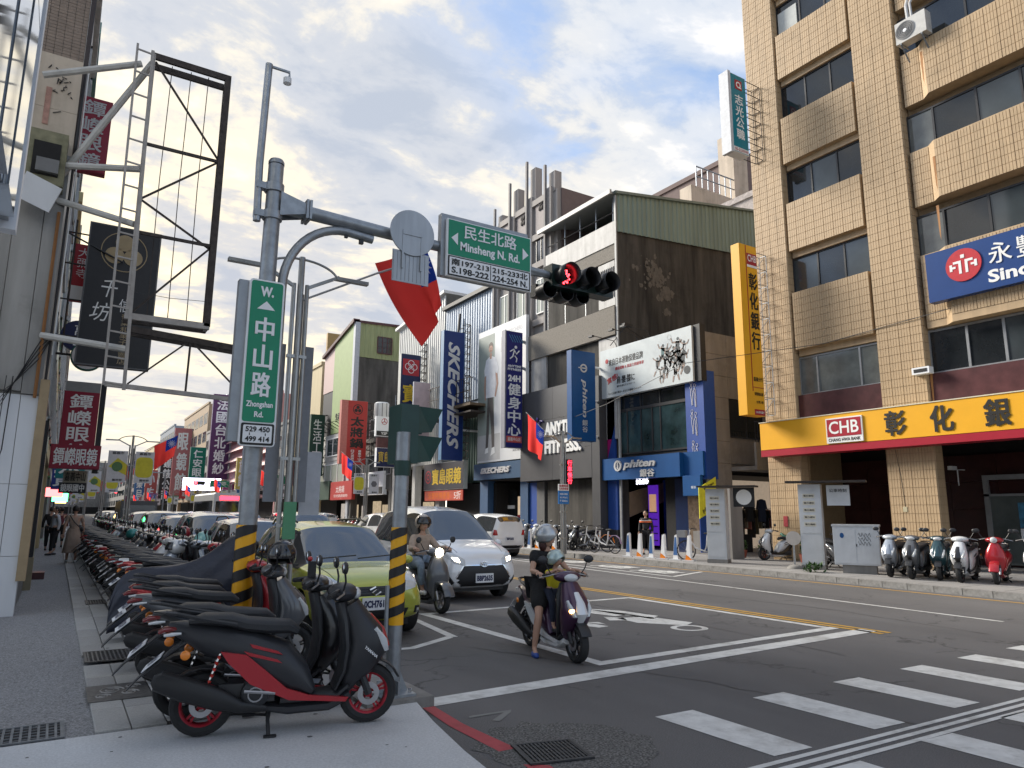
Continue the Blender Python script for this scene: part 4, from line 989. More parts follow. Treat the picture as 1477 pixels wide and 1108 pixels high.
W(MB().box(FX + 1.3, FX + 1.4, 33.6, 34.9, .3, 2.6, WBX).box(FX + 1.28, FX + 1.3, 33.6, 34.9, 1.4, 1.55, RED).box(FX + 1.3, FX + 1.4, 32.9, 33.5, .3, 2.6, mat('brown_boxes', (.14, .12, .08), .6, var=.6, scale=5)), 'display_window', ss)
W(MB().box(FX + 1.35, FX + 1.4, 35.1, 36.2, .2, 3.0, GLASS).box(FX + 1.3, FX + 1.35, 35.3, 36.0, 1.9, 2.1, WHITEF), 'glass_door', ss)
t = sign('blade_sign', 'deep blue vertical SKECHERS blade sign', 'sign', (19.87, 38.19, 4.75), 1.44, 8.0, .4, 0, mat('blue_side', (.10, .2, .34), .4), mat('deep_blue', (.006, .028, .15), .4))
vtext(t, 'SKECHERS', LGREY, 0, 4.0, .8, 6.6, y=-.008, depth=.02, shear=.3, bold=.03)
lattice(t, .75, 1.15, .2, 8.6, .02, .38, DSTEEL, .45, .025)
posts(t, .72, 2.6, (1.9, 5.3), .2, .07, WHITEF)
# ================================================================== rest of the right-hand row
LIVE = R.random
def block(name, label, Y0, Y1, z, m, floors_z, n, fw=.9, depth=14, X=FX, glass=GLASS, frame=FRA, side=None, left=False, cat='building', shop=True):
    """a plain infill building: facade facing the street with windows, one part per window"""
    t = empty(name, label, cat, (X, (Y0 + Y1) / 2, 0))
    s = -1 if left else 1
    xs = sorted((X, X + s * depth))
    zb = 3.4 if shop else 0
    W(MB().box(xs[0], xs[1], Y0 + .01, Y1 - .01, zb, z, m), 'wall', t)
    W(MB().box(*sorted((X - s * .12, X + s * .3)), Y0 + .02, Y1 - .02, z, z + .35, m), 'parapet', t)
    if shop:
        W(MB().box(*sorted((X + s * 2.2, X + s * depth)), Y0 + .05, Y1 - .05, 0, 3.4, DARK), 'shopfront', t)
        for y in (Y0 + .3, Y1 - .3): W(MB().box(*sorted((X + s * .02, X + s * .6)), y - .25, y + .25, .1, 3.4, m), 'pillar', t)
    for za, zc in floors_z:
        for i in range(n):
            a = Y0 + (Y1 - Y0) * (i + .5 - fw / 2) / n; c = Y0 + (Y1 - Y0) * (i + .5 + fw / 2) / n
            f = W(MB().box(*sorted((X - s * .05, X + s * .02)), a, c, za, za + .07, frame).box(*sorted((X - s * .05, X + s * .02)), a, c, zc - .07, zc, frame).box(*sorted((X - s * .05, X + s * .02)), a, a + .07, za, zc, frame).box(*sorted((X - s * .05, X + s * .02)), c - .07, c, za, zc, frame).box(*sorted((X - s * .045, X + s * .02)), (a + c) / 2 - .03, (a + c) / 2 + .03, za, zc, frame), 'window', t)
            MB().box(*sorted((X - s * .02, X)), a + .07, c - .07, za + .07, zc - .07, glass).obj('pane', f)
    return t
BW = mat('blue_white_sheet', (.30, .36, .44), .45, .1, var=.08, streak=.15)
WS = mat('white_sheet', (.50, .50, .48), .45, .1, var=.08, streak=.2)
YG = mat('yellow_green_sheet', (.30, .33, .16), .5, .1, var=.08, streak=.15)
GR2 = mat('lime_wall', (.25, .33, .13), .6, var=.08, scale=2)
CRM = mat('cream_wall', (.50, .41, .24), .7, var=.08, scale=2, streak=.1)
PKW = mat('pale_pink_wall', (.50, .36, .33), .6, var=.06)
DSTW = mat('dark_stained_concrete', (.10, .095, .085), .9, var=.3, scale=1.5, streak=.5, dirt=.4)
# blue-white shed-like building
bw = empty('sheet_metal_building', 'tall pale blue corrugated building behind the deep blue blade sign', 'building', (FX, 39, 0))
W(MB().box(FX + .3, 36, 36.0, 42.3, 8.2, 15.2, BW).box(FX + .5, 36, 36, 42.3, 0, 3.4, DARK), 'wall', bw)
corrugated(bw, 'metal_sheet', (FX + .2, 42.4, 0), (0, -1), 6.6, 8.6, 15.3, BW, .3, .05, 2.2)
W(MB().box(FX - .1, 36, 35.9, 42.5, 15.3, 15.55, mat('dark_gutter', (.06, .06, .055), .6)), 'gutter', bw)
corrugated(bw, 'green_metal_sheet', (FX + .8, 42.0, 0), (0, -1), 5.8, 3.5, 8.1, mat('old_green_sheet', (.06, .10, .075), .6, var=.2, streak=.3), .3, .05, 1.9)
b = MB()
for k in range(7): b.tube([(FX - 1.2, 36.2 + k * .9, 8.1), (FX - 1.2, 36.2 + k * .9, 9.6)], .025, DSTEEL, 4)
for z in (8.1, 8.8, 9.6): b.tube([(FX - 1.2, 36.2, z), (FX - 1.2, 42, z)], .025, DSTEEL, 4)
for k in range(14): b.tube([(FX - 1.2, 36.2 + k * .43, 8.1), (FX - 1.2 + R.uniform(-.2, .2), 36.6 + k * .4, 9.6)], .012, DSTEEL, 4)
b.box(FX - 1.3, FX + .3, 36.1, 42.1, 7.9, 8.05, mat('rusty_deck', (.14, .10, .06), .8, var=.4)); b.box(FX - 1.25, FX + .3, 36.1, 42.1, 7.5, 7.6, DSTEEL)
W(b, 'balcony_frame', bw)
# antenna mast on the roof
t = empty('lattice_mast', 'thin dark lattice mast leaning against the pale blue building', 'mast', (20.4, 38.6, 8.2))
q = MB()
for dx, dy in ((0, 0), (.35, 0), (.17, .3)): q.tube([(dx, dy, 0), (dx, dy, 5.6)], .03, DSTEEL, 5)
for k in range(12): q.tube([(0, 0, k * .45), (.35, 0, k * .45), (.17, .3, k * .45), (0, 0, k * .45)], .018, DSTEEL, 4)
q.tube([(-.5, .0, -1), (.1, .1, 5.9)], .09, BLACK, 6); q.obj('mast', t)
# optician, baodao
wb = empty('sheet_metal_building', 'white corrugated building with sloping roof behind the optician blade sign', 'building', (FX, 46, 0))
W(MB().box(FX + .3, 34, 42.5, 50.4, 4.9, 14.5, WS).box(FX + 2.5, 34, 42.5, 50.4, 0, 4.9, DARK), 'wall', wb)
corrugated(wb, 'metal_sheet', (FX + .2, 50.4, 0), (0, -1), 7.9, 4.9, lambda t_: 16.2 + t_ * .05 if t_ < 0 else 15.6 + t_ * .12, WS, .3, .05, 2.0)
W(MB().prism([(50.6, 15.6), (50.6, 15.8), (42.3, 16.8), (42.3, 16.6)], 'x', FX - .1, FX + 6, WHITE), 'roof_trim', wb)
for y in (42.7, 46.5, 50.1): W(MB().box(FX, FX + .5, y - .25, y + .25, .1, 4.9, WTILE), 'pillar', wb)
LITS = mat('lit_shop_interior', (.5, .47, .4), .6, var=.5, scale=1.5, emit=(1, .93, .8), estr=.5)
W(MB().box(FX + 2.3, FX + 2.4, 44.5, 46.2, .2, 3.2, LITS), 'lit_doorway', wb)
GOLD = mat('gold_lettering', (.62, .42, .03), .4, var=.05)
NAVY = mat('dark_navy', (.012, .018, .07), .4)
t = sign('blade_sign', 'navy vertical optician blade sign with gold characters and red square emblem', 'sign', (19.9, 44.67, 6.0), 1.5, 6.5, .4, 0, mat('pale_side', (.45, .45, .42), .5), NAVY)
MB().box(-.62, .62, -.012, -.006, 5.0, 6.15, RED).obj('emblem_panel', t)
q = MB()
for a in range(4): q.lathe([(.24, -.02), (.2, -.02)], WL, (.23 * cos(a * pi / 2), 0, 5.62 + .23 * sin(a * pi / 2)), 'y', 14, False)
q.obj('emblem', t)
text(t, '寶島', GOLD, 0, 3.0, 1.1, 2.9, y=-.008, vertical=True, bold=.03); text(t, '眼鏡', GOLD, 0, .9, 1.1, 1.5, y=-.008, vertical=True, bold=.03)
lattice(t, .76, 1.2, .2, 7.4, .02, .38, DSTEEL, .5, .03)
t = sign('shop_fascia_sign', 'dark fascia board with gold optician characters and red emblem', 'sign', (FX - .3, 41.4, 3.1), 5.6, 1.75, .3, rad(-90), mat('pale_side', (.45, .45, .42)), mat('charcoal_board', (.03, .03, .04), .45))
text(t, '寶島眼鏡', GOLD, .5, .85, 4.0, 1.0, y=-.008, bold=.03)
q = MB().lathe([(.42, -.015), (.36, -.015)], RED, (-2.1, 0, .87), 'y', 18, False).lathe([(.2, -.015), (.14, -.015)], RED, (-2.1, 0, .87), 'y', 18, False); q.obj('emblem', t)
t = sign('shop_banner', 'orange and red promotion banner under the dark optician fascia', 'banner', (FX - .25, 41.4, 2.4), 5.4, .65, .05, rad(-90), RED, mat('orange_red_banner', (.50, .07, .03), .5, var=.3, scale=2))
text(t, '全面特價優惠', ORANGE, -.6, .33, 3.2, .42, bold=.04); text(t, '5折', WL, 2.0, .33, .9, .5, bold=.05)
t = sign('blade_sign', 'small navy double sign with gold characters beside the pole signal', 'sign', (19.7, 47.4, 4.8), 2.0, 1.35, .35, 0, WHITEF, NAVY)
text(t, '寶島眼鏡', GOLD, 0, .7, 1.7, .75, bold=.03); posts(t, 1.0, 1.6, (.3, 1.0), .17, .05, STEEL)
t = sign('blade_sign', 'white Yamaha blade sign with red emblem and black band', 'sign', (20.25, 50, 7.25), 1.3, 1.5, .3, 0, WHITEF, WHITEF)
text(t, 'YAMAHA', INK, 0, .62, 1.0, .22, bold=.05); MB().box(-.6, .6, -.012, -.006, .04, .4, BLACK).obj('black_band', t); text(t, 'YSP', WL, 0, .22, .5, .2, y=-.012)
q = MB().lathe([(.24, -.02), (.2, -.02)], RED, (0, 0, 1.12), 'y', 20, False)
for a in range(3): q.cbox((.09 * sin(a * 2.094), -.02, 1.12 + .09 * cos(a * 2.094)), (.05, .01, .2), RED, Matrix.Rotation(a * 2.094, 3, 'Y'))
q.obj('emblem', t)
t = sign('blade_sign', 'small maroon sign below the white motorcycle sign', 'sign', (20.4, 50, 6.2), 1.3, .95, .3, 0, MAR, MAR); text(t, 'Y', RED, .3, .45, .3, .4, bold=.06)
t = sign('wall_poster', 'pink and white vertical advertisement left of the deep blue blade sign', 'billboard', (20.3, 43.6, 5.6), 1.25, 4.8, .15, 0, WHITEF, mat('pale_pink_print', (.6, .45, .44), .5, var=.25, scale=1.2)); text(t, 'Sense', RED, 0, 3.4, .9, .3); text(t, '眼鏡', RED, 0, .8, .9, .5)
# low gap buildings between Y 50 and 60, water tank
lo = block('low_building', 'low building with steel stair frame and fluted tank in the gap', 50.5, 59.8, 7.2, DSTW, [(4.5, 6.2)], 3)
t = empty('water_tank', 'white fluted cylindrical water tank on a steel stand', 'tank', (22.0, 55, 7.2))
q = MB().lathe([(0, 3.4), (.5, 3.4), (.62, 3.3), (.62, 2.1), (.58, 2.0), (0, 2.0)], WHITE, n=16); q.obj('tank', t)
q = MB()
for k in range(10): q.box(.6 * cos(k * .628) - .03, .6 * cos(k * .628) + .03, .6 * sin(k * .628) - .03, .6 * sin(k * .628) + .03, 2.1, 3.3, mat('rib_grey', (.2, .2, .2), .6))
q.obj('ribs', t)
q = MB()
for dx in (-.7, .7):
    for dy in (-.7, .7): q.tube([(dx, dy, 0), (dx, dy, 2.0)], .04, STEEL, 5)
for z in (.1, 1, 1.95): q.tube([(-.7, -.7, z), (.7, -.7, z), (.7, .7, z), (-.7, .7, z), (-.7, -.7, z)], .03, STEEL, 5)
q.tube([(.9, -.7, 0), (.9, -.7, 4.0)], .03, STEEL, 5).tube([(1.3, -.7, 0), (1.3, -.7, 4.0)], .03, STEEL, 5)
for k in range(10): q.tube([(.9, -.7, k * .4), (1.3, -.7, k * .4)], .02, STEEL, 4)
q.obj('stand', t)
# green gabled building
gg = empty('green_building', 'lime green and pink building with yellow-green metal attic and dark side wall', 'building', (FX, 64, 0))
W(MB().box(FX + .2, 36, 60.05, 68.3, 3.4, 15.5, DSTW).box(FX + 2.5, 36, 60.1, 68.2, 0, 3.4, DARK), 'side_wall', gg)
b = MB().prism([(60.2, 8.8), (65.2, 8.8), (65.2, 17.3), (60.2, 18.5)], 'x', FX - .1, FX + .2, GR2)
W(b, 'green_facade', gg)
W(MB().prism([(65.25, 13.0), (68.3, 13.0), (68.3, 16.6), (65.25, 17.25)], 'x', FX - .05, FX + .2, PKW), 'pink_facade', gg)
W(MB().box(FX - .05, FX + .2, 60.2, 68.3, 6.3, 8.75, WTILE).box(FX, FX + .2, 65.2, 68.3, 8.8, 13, BLACK), 'lower_facade', gg)
W(MB().box(FX, FX + .2, 60.2, 68.3, 3.3, 6.3, WTILE), 'lower_facade', gg)
corrugated(gg, 'yellow_green_sheet', (FX + .2, 60.0, 0), (1, 0), 14, 15.4, lambda t_: 18.5 + t_ * .03, YG, .45, .05, 2.2)
W(MB().prism([(FX - .2, 18.5), (36, 18.95), (36, 19.15), (FX - .2, 18.7)], 'y', 59.8, 60.1, MAR), 'roof_edge', gg)
W(MB().prism([(59.8, 18.5), (59.8, 18.8), (68.5, 16.9), (68.5, 16.6)], 'x', FX - .3, FX + .3, MAR), 'roof_edge', gg)
W(MB().box(FX - .1, FX + .35, 59.7, 60.2, 0, 18.5, mat('white_duct', (.45, .47, .5), .4)), 'duct', gg)
win_y(gg, 59.9, 23.3, 24.7, 15.9, 17.5, 3, GLASS, MAR, .08, 3)
win_x(gg, FX - .12, 68, 61, 4.0, 6.0, 4, REFLGL, WHITE, 0, .1); win_x(gg, FX - .12, 66, 61, 6.7, 8.4, 3, GLASS2, WHITE, 0, .1)
q = MB()
for k in range(5): q.tube([(FX - .1, 61.5 + k, 9.2), (FX - 1.0, 61.3 + k, 9.6), (FX - 1.3, 61.2 + k, 9.5)], .035, BLACK, 4)
W(q, 'facade_lamps', gg)
t = sign('shop_lettering', 'dark characters on the lime green facade', 'sign', (FX - .14, 62.6, 9.9), 3.0, .8, .02, rad(-90), GR2, GR2); text(t, '生活工場', INK, 0, .4, 2.6, .6, y=-.01, bold=.03, depth=.03)
RSG = mat('hot_pot_red', (.42, .03, .025), .45, var=.06)
t = sign('blade_sign', 'red vertical hot pot blade sign with black characters and round crest', 'sign', (19.8, 54.6, 5.4), 1.65, 5.1, .45, 0, mat('faded_red', (.5, .16, .13), .5), RSG)
MB().box(-1.35, -.83, -.01, .46, 0, 5.1, mat('faded_red', (.5, .16, .13))).obj('side_cover', t)
text(t, '太將鍋', INK, 0, 2.55, 1.05, 2.6, y=-.008, vertical=True, bold=.05); text(t, '日式涮涮鍋', WL, -.3, .65, .25, 1.0, y=-.008, vertical=True); text(t, '嘉義中山店', WL, .3, .65, .25, 1.0, y=-.008, vertical=True)
q = MB().lathe([(.42, -.02), (.36, -.02)], INK, (0, 0, 4.4), 'y', 22, False)
for a in range(3): q.lathe([(0, -.02), (.14, -.02)], INK, (.17 * sin(a * 2.094), 0, 4.4 + .17 * cos(a * 2.094)), 'y', 12)
q.obj('crest', t); lattice(t, .85, 1.3, .1, 5.0, .02, .4, DSTEEL, .5, .03)
t = sign('shop_fascia_sign', 'red hot pot shop fascia with white lettering and crest', 'sign', (FX - .3, 61.0, 2.7), 5.6, 1.6, .3, rad(-90), RSG, RSG); text(t, '太將鍋', WL, -.2, .9, 2.2, .6, bold=.05); text(t, '日式涮涮鍋物', WL, 0, .35, 3.5, .25)
t = sign('shop_fascia_sign', 'dark green shop fascia with pale WORKING HOUSE lettering', 'sign', (FX - .3, 67.0, 2.75), 5.6, 1.7, .3, rad(-90), mat('bottle_green', (.02, .055, .035), .5), mat('bottle_green', (.02, .055, .035))); text(t, 'WORKING HOUSE', mat('pale_letter2', (.5, .5, .45), .5), 0, .85, 4.4, .5, bold=.04)
t = sign('blade_sign', 'dark green vertical blade sign with white characters', 'sign', (20.3, 66.7, 5.0), 1.35, 5.8, .4, 0, mat('bottle_green2', (.01, .05, .035), .5), mat('bottle_green2', (.01, .05, .035))); text(t, '生活工場', WL, 0, 3.2, .8, 4.4, y=-.008, vertical=True, bold=.01); lattice(t, .7, 1.1, .1, 5.8, .02, .4, DSTEEL, .8, .04)
sh = sign('shop_sign', 'white shop board with dark lettering between red fascia and gold sign', 'sign', (FX - .2, 54, 3.0), 4.8, 1.8, .3, rad(-90), WHITEF, WHITEF); text(sh, 'YAMAHA', INK, 0, 1.1, 2.2, .35, bold=.04); MB().box(-2.3, 2.3, -.012, -.006, .05, .6, DARK).obj('dark_band', sh); text(sh, '旗艦店', WL, 0, .32, 1.6, .3, y=-.012)
for bl_, y0_, y1_ in ((wb, 43.5, 50), (lo, 51, 59), (gg, 60.6, 68)):  # glowing panels of random width, added to suggest lit shop interiors
    y = y0_
    while y < y1_ - 1:
        wd = R.uniform(.8, 1.7); lit_ = R.choice(((1, .78, .5), (1, .9, .8), (.9, .95, 1)))
        W(MB().box(FX + 1.9, FX + 2.0, y, y + wd, .5, R.uniform(2.0, 2.8), mat('display_%.2f' % lit_[1], (.3, .26, .2), .6, var=.8, scale=2.5, emit=lit_, estr=.10)), 'display_window', bl_); y += wd + R.uniform(.3, 1.1)
# cream building
cb = block('cream_building', 'cream rendered building with curved arched roof opening', 69.2, 79, 16.2, CRM, [(5.5, 7.2)], 3)
q = MB()
pts = [(22.5 + 7 * i / 14, 16.55 + 2.6 * sin(pi * i / 14) * (1 - .4 * i / 14)) for i in range(15)]
q.prism([(FX + .4, 16.55), (FX + .4, 19.6), (FX + 9, 19.6)] + pts[::-1], 'y', 69.3, 69.7, mat('orange_beige', (.42, .27, .11), .7)); W(q, 'arched_parapet', cb)
# farther buildings of the right row, each its own kind
FAR = [
 ('concrete_building', 'plain grey concrete block beyond the cream building', 79.2, 84.5, 11.5, CONC, 3, 3),
 ('pink_building', 'pink louvred building behind the street name sign', 84.7, 112, 15.5, mat('pink_wall', (.46, .24, .24), .6, var=.05), 0, 0),
 ('tiled_building', 'narrow pale tiled house after the pink building', 112.2, 122, 13.0, WTILE, 4, 3),
 ('dark_building', 'grey-brown house with green vertical sign', 122.2, 134, 15.0, DECO, 4, 4),
 ('tan_building', 'tan brick apartment block with twin roof tanks', 134.2, 163, 20.5, mat('tan_brick', (.36, .26, .16), .7, var=.12, scale=1), 5, 6),
 ('white_building', 'white house with dark advertising panel far down the right side', 163.2, 178, 15.5, WHITE, 4, 4),
 ('glass_tower', 'grey tower with vertical glass bands far along the street', 178.2, 205, 21.0, mat('blue_grey_panel', (.22, .25, .29), .4, var=.1), 6, 7),
 ('beige_building', 'beige slab building beyond the glass tower', 205.2, 240, 19.0, CRM, 5, 6),
 ('brown_building', 'brown block further beyond', 240.2, 290, 17.0, DECOD, 5, 6),
 ('grey_block', 'long grey block near the far right end of the street', 290.2, 420, 22.0, CONC, 5, 9)]
for nm, lb, y0, y1, z, m, nf, nc in FAR:
    t = block(nm, lb, y0, y1, z, m, [(3.9 + k * (z - 4) / max(nf, 1), 3.9 + (k + .58) * (z - 4) / max(nf, 1)) for k in range(nf)], nc, .7)
    if nm == 'pink_building':
        for k in range(8): W(MB().prism([(FX - .7, 4.2 + k * 1.45), (FX, 4.9 + k * 1.45), (FX, 4.95 + k * 1.45), (FX - .75, 4.25 + k * 1.45)], 'y', 84.8, 111.9, mat('pink_louvre', (.55, .32, .31), .6)), 'louvre', t)
    if nm == 'tan_building':
        for k in (0, 1): W(MB().lathe([(0, 23.2), (1.3, 23.2), (1.5, 22.9), (1.5, 20.9), (0, 20.9)], STEEL, (26 + 0, 140 + k * 8, 0), n=16), 'roof_tank', t)
VS = [ # x, y, z0, w, h, colour, string, label
 (19.7, 112.5, 6.3, 2.8, 12.7, (.10, .03, .11), '法國台北婚紗', 'tall purple vertical wedding shop sign with white characters'),
 (19.6, 130.9, 5.4, 2.5, 7.0, (0, .16, .10), '仁安眼鏡', 'green vertical optician sign with a pale crest above it'),
 (19.7, 151, 4.6, 3.2, 13.0, (.45, .16, .16), '眼鏡館', 'faded pink vertical eyewear sign far down the right side'),
 (19.7, 172, 3.2, 2.6, 10.6, (.02, .02, .022), '鐘錶公司', 'black vertical sign with small white characters'),
 (19.5, 95, 4.4, 1.3, 4.0, (.5, .42, .1), '旅館', 'small yellow vertical sign on the pink building'),
 (19.6, 200, 3.8, 2.6, 8.0, (.5, .1, .08), '小吃', 'red vertical snack shop sign in the far distance'),
 (19.6, 230, 3.8, 2.6, 8.0, (.05, .15, .35), '藥局', 'blue vertical pharmacy sign in the far distance')]
for x, y, z0, w, h, c, s_, lb in VS:
    m = mat('sign_' + str(int(y)), c, .5, var=.08)
    t = sign('blade_sign', lb, 'sign', (x, y, z0), w, h, .5, 0, m, m, WHITEF if y < 140 else None)
    text(t, s_, WL, 0, h * .5, w * .55, h * .9, y=-.02, vertical=True, bold=.03)
    if y in (112.5, 151, 172): lattice(t, w / 2, w / 2 + 1.1, .2, h - .2, .05, .45, DSTEEL, 1.2, .06)
LEDS = mat('led_screen', (.6, .6, .7), .4, emit=(.8, .78, 1.0), estr=1.0)
t = sign('led_screen', 'bright white LED screen hanging over the far crossing', 'screen', (17.6, 112, 4.6), 5.2, 1.8, .4, 0, BLACK, LEDS); text(t, '歡迎光臨', RED, .6, .9, 3.2, .8, bold=.02)
for i in range(26):                                               # smaller shop signs above the far arcades
    y = 72 + i * 8.5 + R.uniform(-1, 1); ci = (i * 3 + i // 7) % 7; c = [(.45, .04, .04), (.5, .35, .03), (.03, .12, .35), (.02, .2, .1), (.6, .6, .58), (.35, .05, .2), (.03, .03, .03)][ci]; cn_ = ['red', 'yellow', 'blue', 'green', 'white', 'magenta', 'black'][ci]
    m = mat('far_sign_%d' % i, c, .5)
    t = sign('shop_sign', None, 'sign', (20.4, y, 3.2 + R.uniform(0, 1.2)), 1.5 + i * .03, 1.2 + R.random() * 1.5, .3, 0, m, m)
    t['label'] = 'small ' + cn_ + ' shop sign among the many over the ' + ('nearer' if i < 7 else 'middle' if i < 15 else 'farthest') + ' right arcade'; t['group'] = 'small ' + cn_ + ' far shop signs'
    text(t, R.choice(['茶', '麵', '鞋', '衣', '藥', '銀', '書']) , WL if sum(c) < 1.2 else INK, 0, .8, .8, .8, bold=.03)

# ================================================================== left-hand row
LX = -.36
ALU = mat('grey_cladding', (.30, .315, .33), .35, .35, var=.12, scale=1.2, streak=.15)
METP = mat('patched_sheet', (.24, .235, .225), .5, .5, var=.35, scale=2, streak=.3, dirt=.5)
WCL = mat('white_cladding', (.62, .64, .67), .4, .1, var=.06, scale=1, streak=.12)
CRP = mat('cream_panel', (.50, .42, .33), .7, var=.12, scale=3, streak=.2, dirt=.3)
TILB = mat('brown_mosaic', (.235, .18, .14), .6, var=.15, scale=5)
lb1 = empty('glass_front_building', 'grey-blue mirrored fascia with curved panels overhanging at the top left', 'building', (LX, 3, 3.4))
MIR = mat('mirror_panel', (.62, .66, .70), .05, .9, var=.06, scale=.6)
cy = 5.1
W(MB().box(-8, LX - .12, -2, cy - .02, 3.3, 16, ALU), 'mass', lb1)
for i, y in enumerate((5.1, 4.45, 3.8, 3.15, 2.5, 1.85)):
    b = MB(); n_ = 8
    for k in range(6):
        z0_, z1_ = 3.35 + k * 1.25, 3.35 + (k + 1) * 1.25 - .02
        W(MB().prism([(y - .10, z0_), (y - .62, z0_), (y - .62, z1_), (y - .10, z1_)], 'x', LX - .1, LX - .03, MIR), 'mirror_panel', lb1)
    W(MB().box(LX - .12, LX - .06, y - .1, y, 3.35, 11, ALU), 'mullion', lb1)
W(MB().box(LX - .12, LX - .02, cy - .02, cy + .08, 3.3, 11, WCL), 'edge_column', lb1)
w13 = empty('corner_pier', 'pier with white panels below, patched grey metal above and brown mosaic on top', 'wall', (LX - .4, 13, 0))
for x0, x1 in ((-1.6, -1.05), (-1.045, -.62), (-.615, LX)):
    for z0, z1 in ((.1, .95), (.957, 2.0), (2.007, 3.35)): W(MB().box(x0, x1 - .004, 12.98, 13.4, z0, z1, WCL), 'white_panel', w13)
W(MB().box(-3, LX - .02, 13.02, 16.8, .1, 24, METP), 'core', w13)
for x0, x1, z0, z1, t_ in ((-1.9, -1.0, 3.4, 4.6, 0), (-1.9, -1.0, 4.62, 5.9, 0), (-1.0, -.62, 3.4, 7.1, .03), (-.62, LX + .0, 3.36, 7.3, .05), (-1.9, -1.0, 5.92, 7.3, 0)):
    W(MB().box(x0, x1 - .01, 12.97 - t_, 13.02, z0, z1, METP), 'metal_sheet', w13)
W(MB().box(LX - .03, LX + .09, 12.9, 13.3, .6, 3.6, mat('beige_pipe_cover', (.33, .25, .15), .7)).tube([(LX - .08, 12.88, 3.3), (LX - .07, 12.88, 6.3)], .025, mat('rust_streak', (.24, .11, .04), .9), 5), 'rusty_trim', w13)
W(MB().box(-1.3, LX, 12.93, 13.0, 8.05, 9.0, CRP).box(-1.3, LX, 12.93, 13.0, 7.3, 8.045, CRP), 'cream_panel', w13)
q = MB(); rr = random.Random(4)
for i in range(16):
    x_ = -.62 + rr.gauss(0, .09); z_ = 8.5 + rr.gauss(0, .2); q.tube([(x_, 12.915, z_), (x_ + rr.uniform(-.05, .05), 12.915, z_ + rr.uniform(-.06, .06)), (x_ + rr.uniform(-.06, .06), 12.915, z_ + rr.uniform(-.05, .05))], .008, INK, 4)
W(q, 'graffiti_marks', w13); W(MB().box(-.82, -.74, 12.916, 12.93, 7.75, 8.4, mat('faded_red_paint', (.42, .24, .19), .9, var=.4, scale=9)), 'faded_paint', w13)
ac = W(MB().box(-.95, -.42, 12.60, 12.93, 6.62, 7.5, mat('mossy_concrete', (.2, .19, .12), .9, var=.35)).box(-.86, -.50, 12.58, 12.6, 6.75, 7.3, DARK).box(-.80, -.5, 12.5, 12.58, 6.78, 7.0, mat('old_ac', (.15, .15, .15), .6)), 'wall_recess', w13)
W(MB().cbox((-.72, 12.5, 6.42), (.5, .05, .42), WCL, Matrix.Rotation(.35, 3, 'Y') @ Matrix.Rotation(.3, 3, 'X')), 'loose_sheet', w13)
q = MB()
for k in range(88):
    z0 = 9.02 + k * .06
    for j in range(10): x0 = -1.5 + j * .118; q.box(x0, min(x0 + .112, LX - .01), 12.975 - R.uniform(0, .004), 13.0, z0, z0 + .055, TILB)
tag(W(q, 'mosaic_tiles', w13), kind='stuff'); W(MB().box(LX - .0, LX + .06, 12.95, 13.5, 7.3, 15, mat('dark_trim', (.04, .03, .03), .6)), 'dark_trim', w13)
W(MB().tube([(LX + .03, 12.9, 3.6), (LX + .04, 12.9, 7.4), (LX + .06, 13.1, 12)], .02, BLACK, 5).tube([(LX + .07, 12.95, 4.0), (LX + .09, 13, 9)], .012, WL, 4), 'cables', w13)
q = MB()
for k in range(4):
    q.tube([(-1.2 + k * .06, 12.85, 3.7 - .08 * k), (-.9, 12.82, 3.3 - .1 * k), (-.72, 12.84, 3.5), (-.45, 12.86, 3.9 + .1 * k), (-.3, 12.9, 4.3)], .008, BLACK, 4)
q.tube([(-.82, 12.84, 3.6), (-.84, 12.84, 2.5), (-.8, 12.84, 2.25), (-.76, 12.84, 2.5), (-.74, 12.84, 3.6)], .008, BLACK, 4)
W(q, 'loose_wires', w13)
# the row further on
LBS = [('shop_house', 'old shop house with white tiles right after the pier', 16.9, 21.5, 13.5, WTILE, 3, 1), ('shop_house', 'shop house with teal glass strip behind the red optician signs', 21.6, 27, 15, mat('teal_tile', (.10, .22, .21), .4), 4, 2),
       ('shop_house', 'beige shop house in the middle of the left row', 27.1, 36, 12, CRM, 3, 3), ('shop_house', 'grey shop house with dark awnings on the left', 36.1, 48, 14, CONC, 3, 4), ('shop_house', 'white shop house far on the left', 48.1, 64, 12, WTILE, 3, 5),
       ('shop_house', 'tan shop house far on the left', 64.1, 88, 15, TILB, 4, 6), ('shop_house', 'pale block far on the left', 88.1, 130, 14, WTILE, 3, 8), ('shop_house', 'long grey block at the far left end of the street', 130.1, 400, 16, CONC, 4, 12)]
for nm, l_, y0, y1, z, m, nf, nc in LBS:
    block(nm, l_, y0, y1, z, m, [(3.9 + k * (z - 4) / nf, 3.9 + (k + .6) * (z - 4) / nf) for k in range(nf)], nc, .7, 10, LX - .05, left=True)
t = empty('dark_pillar', 'black arcade pillar with beige plinth beside the pavement', 'pillar', (LX - .1, 17.0, .1))
MB().box(-.12, .18, 0, .35, .62, 3.3, BLACK).obj('shaft', t); MB().box(-.14, .2, -.02, .37, 0, .62, mat('beige_plinth', (.3, .26, .17), .7, dirt=.4)).obj('plinth', t)
tag(MB().box(LX - .3, LX + .3, 19.5, 19.9, .1, .25, MAR).obj('door_step'), 'low maroon step at the foot of the left row', 'step')
# end of the street
tag(block('far_tower', 'hazy grey tower closing the far end of the street', 420, 440, 26, CONC, [(5, 8), (10, 13), (15, 18), (20, 23)], 4, X=-2, depth=26), None)
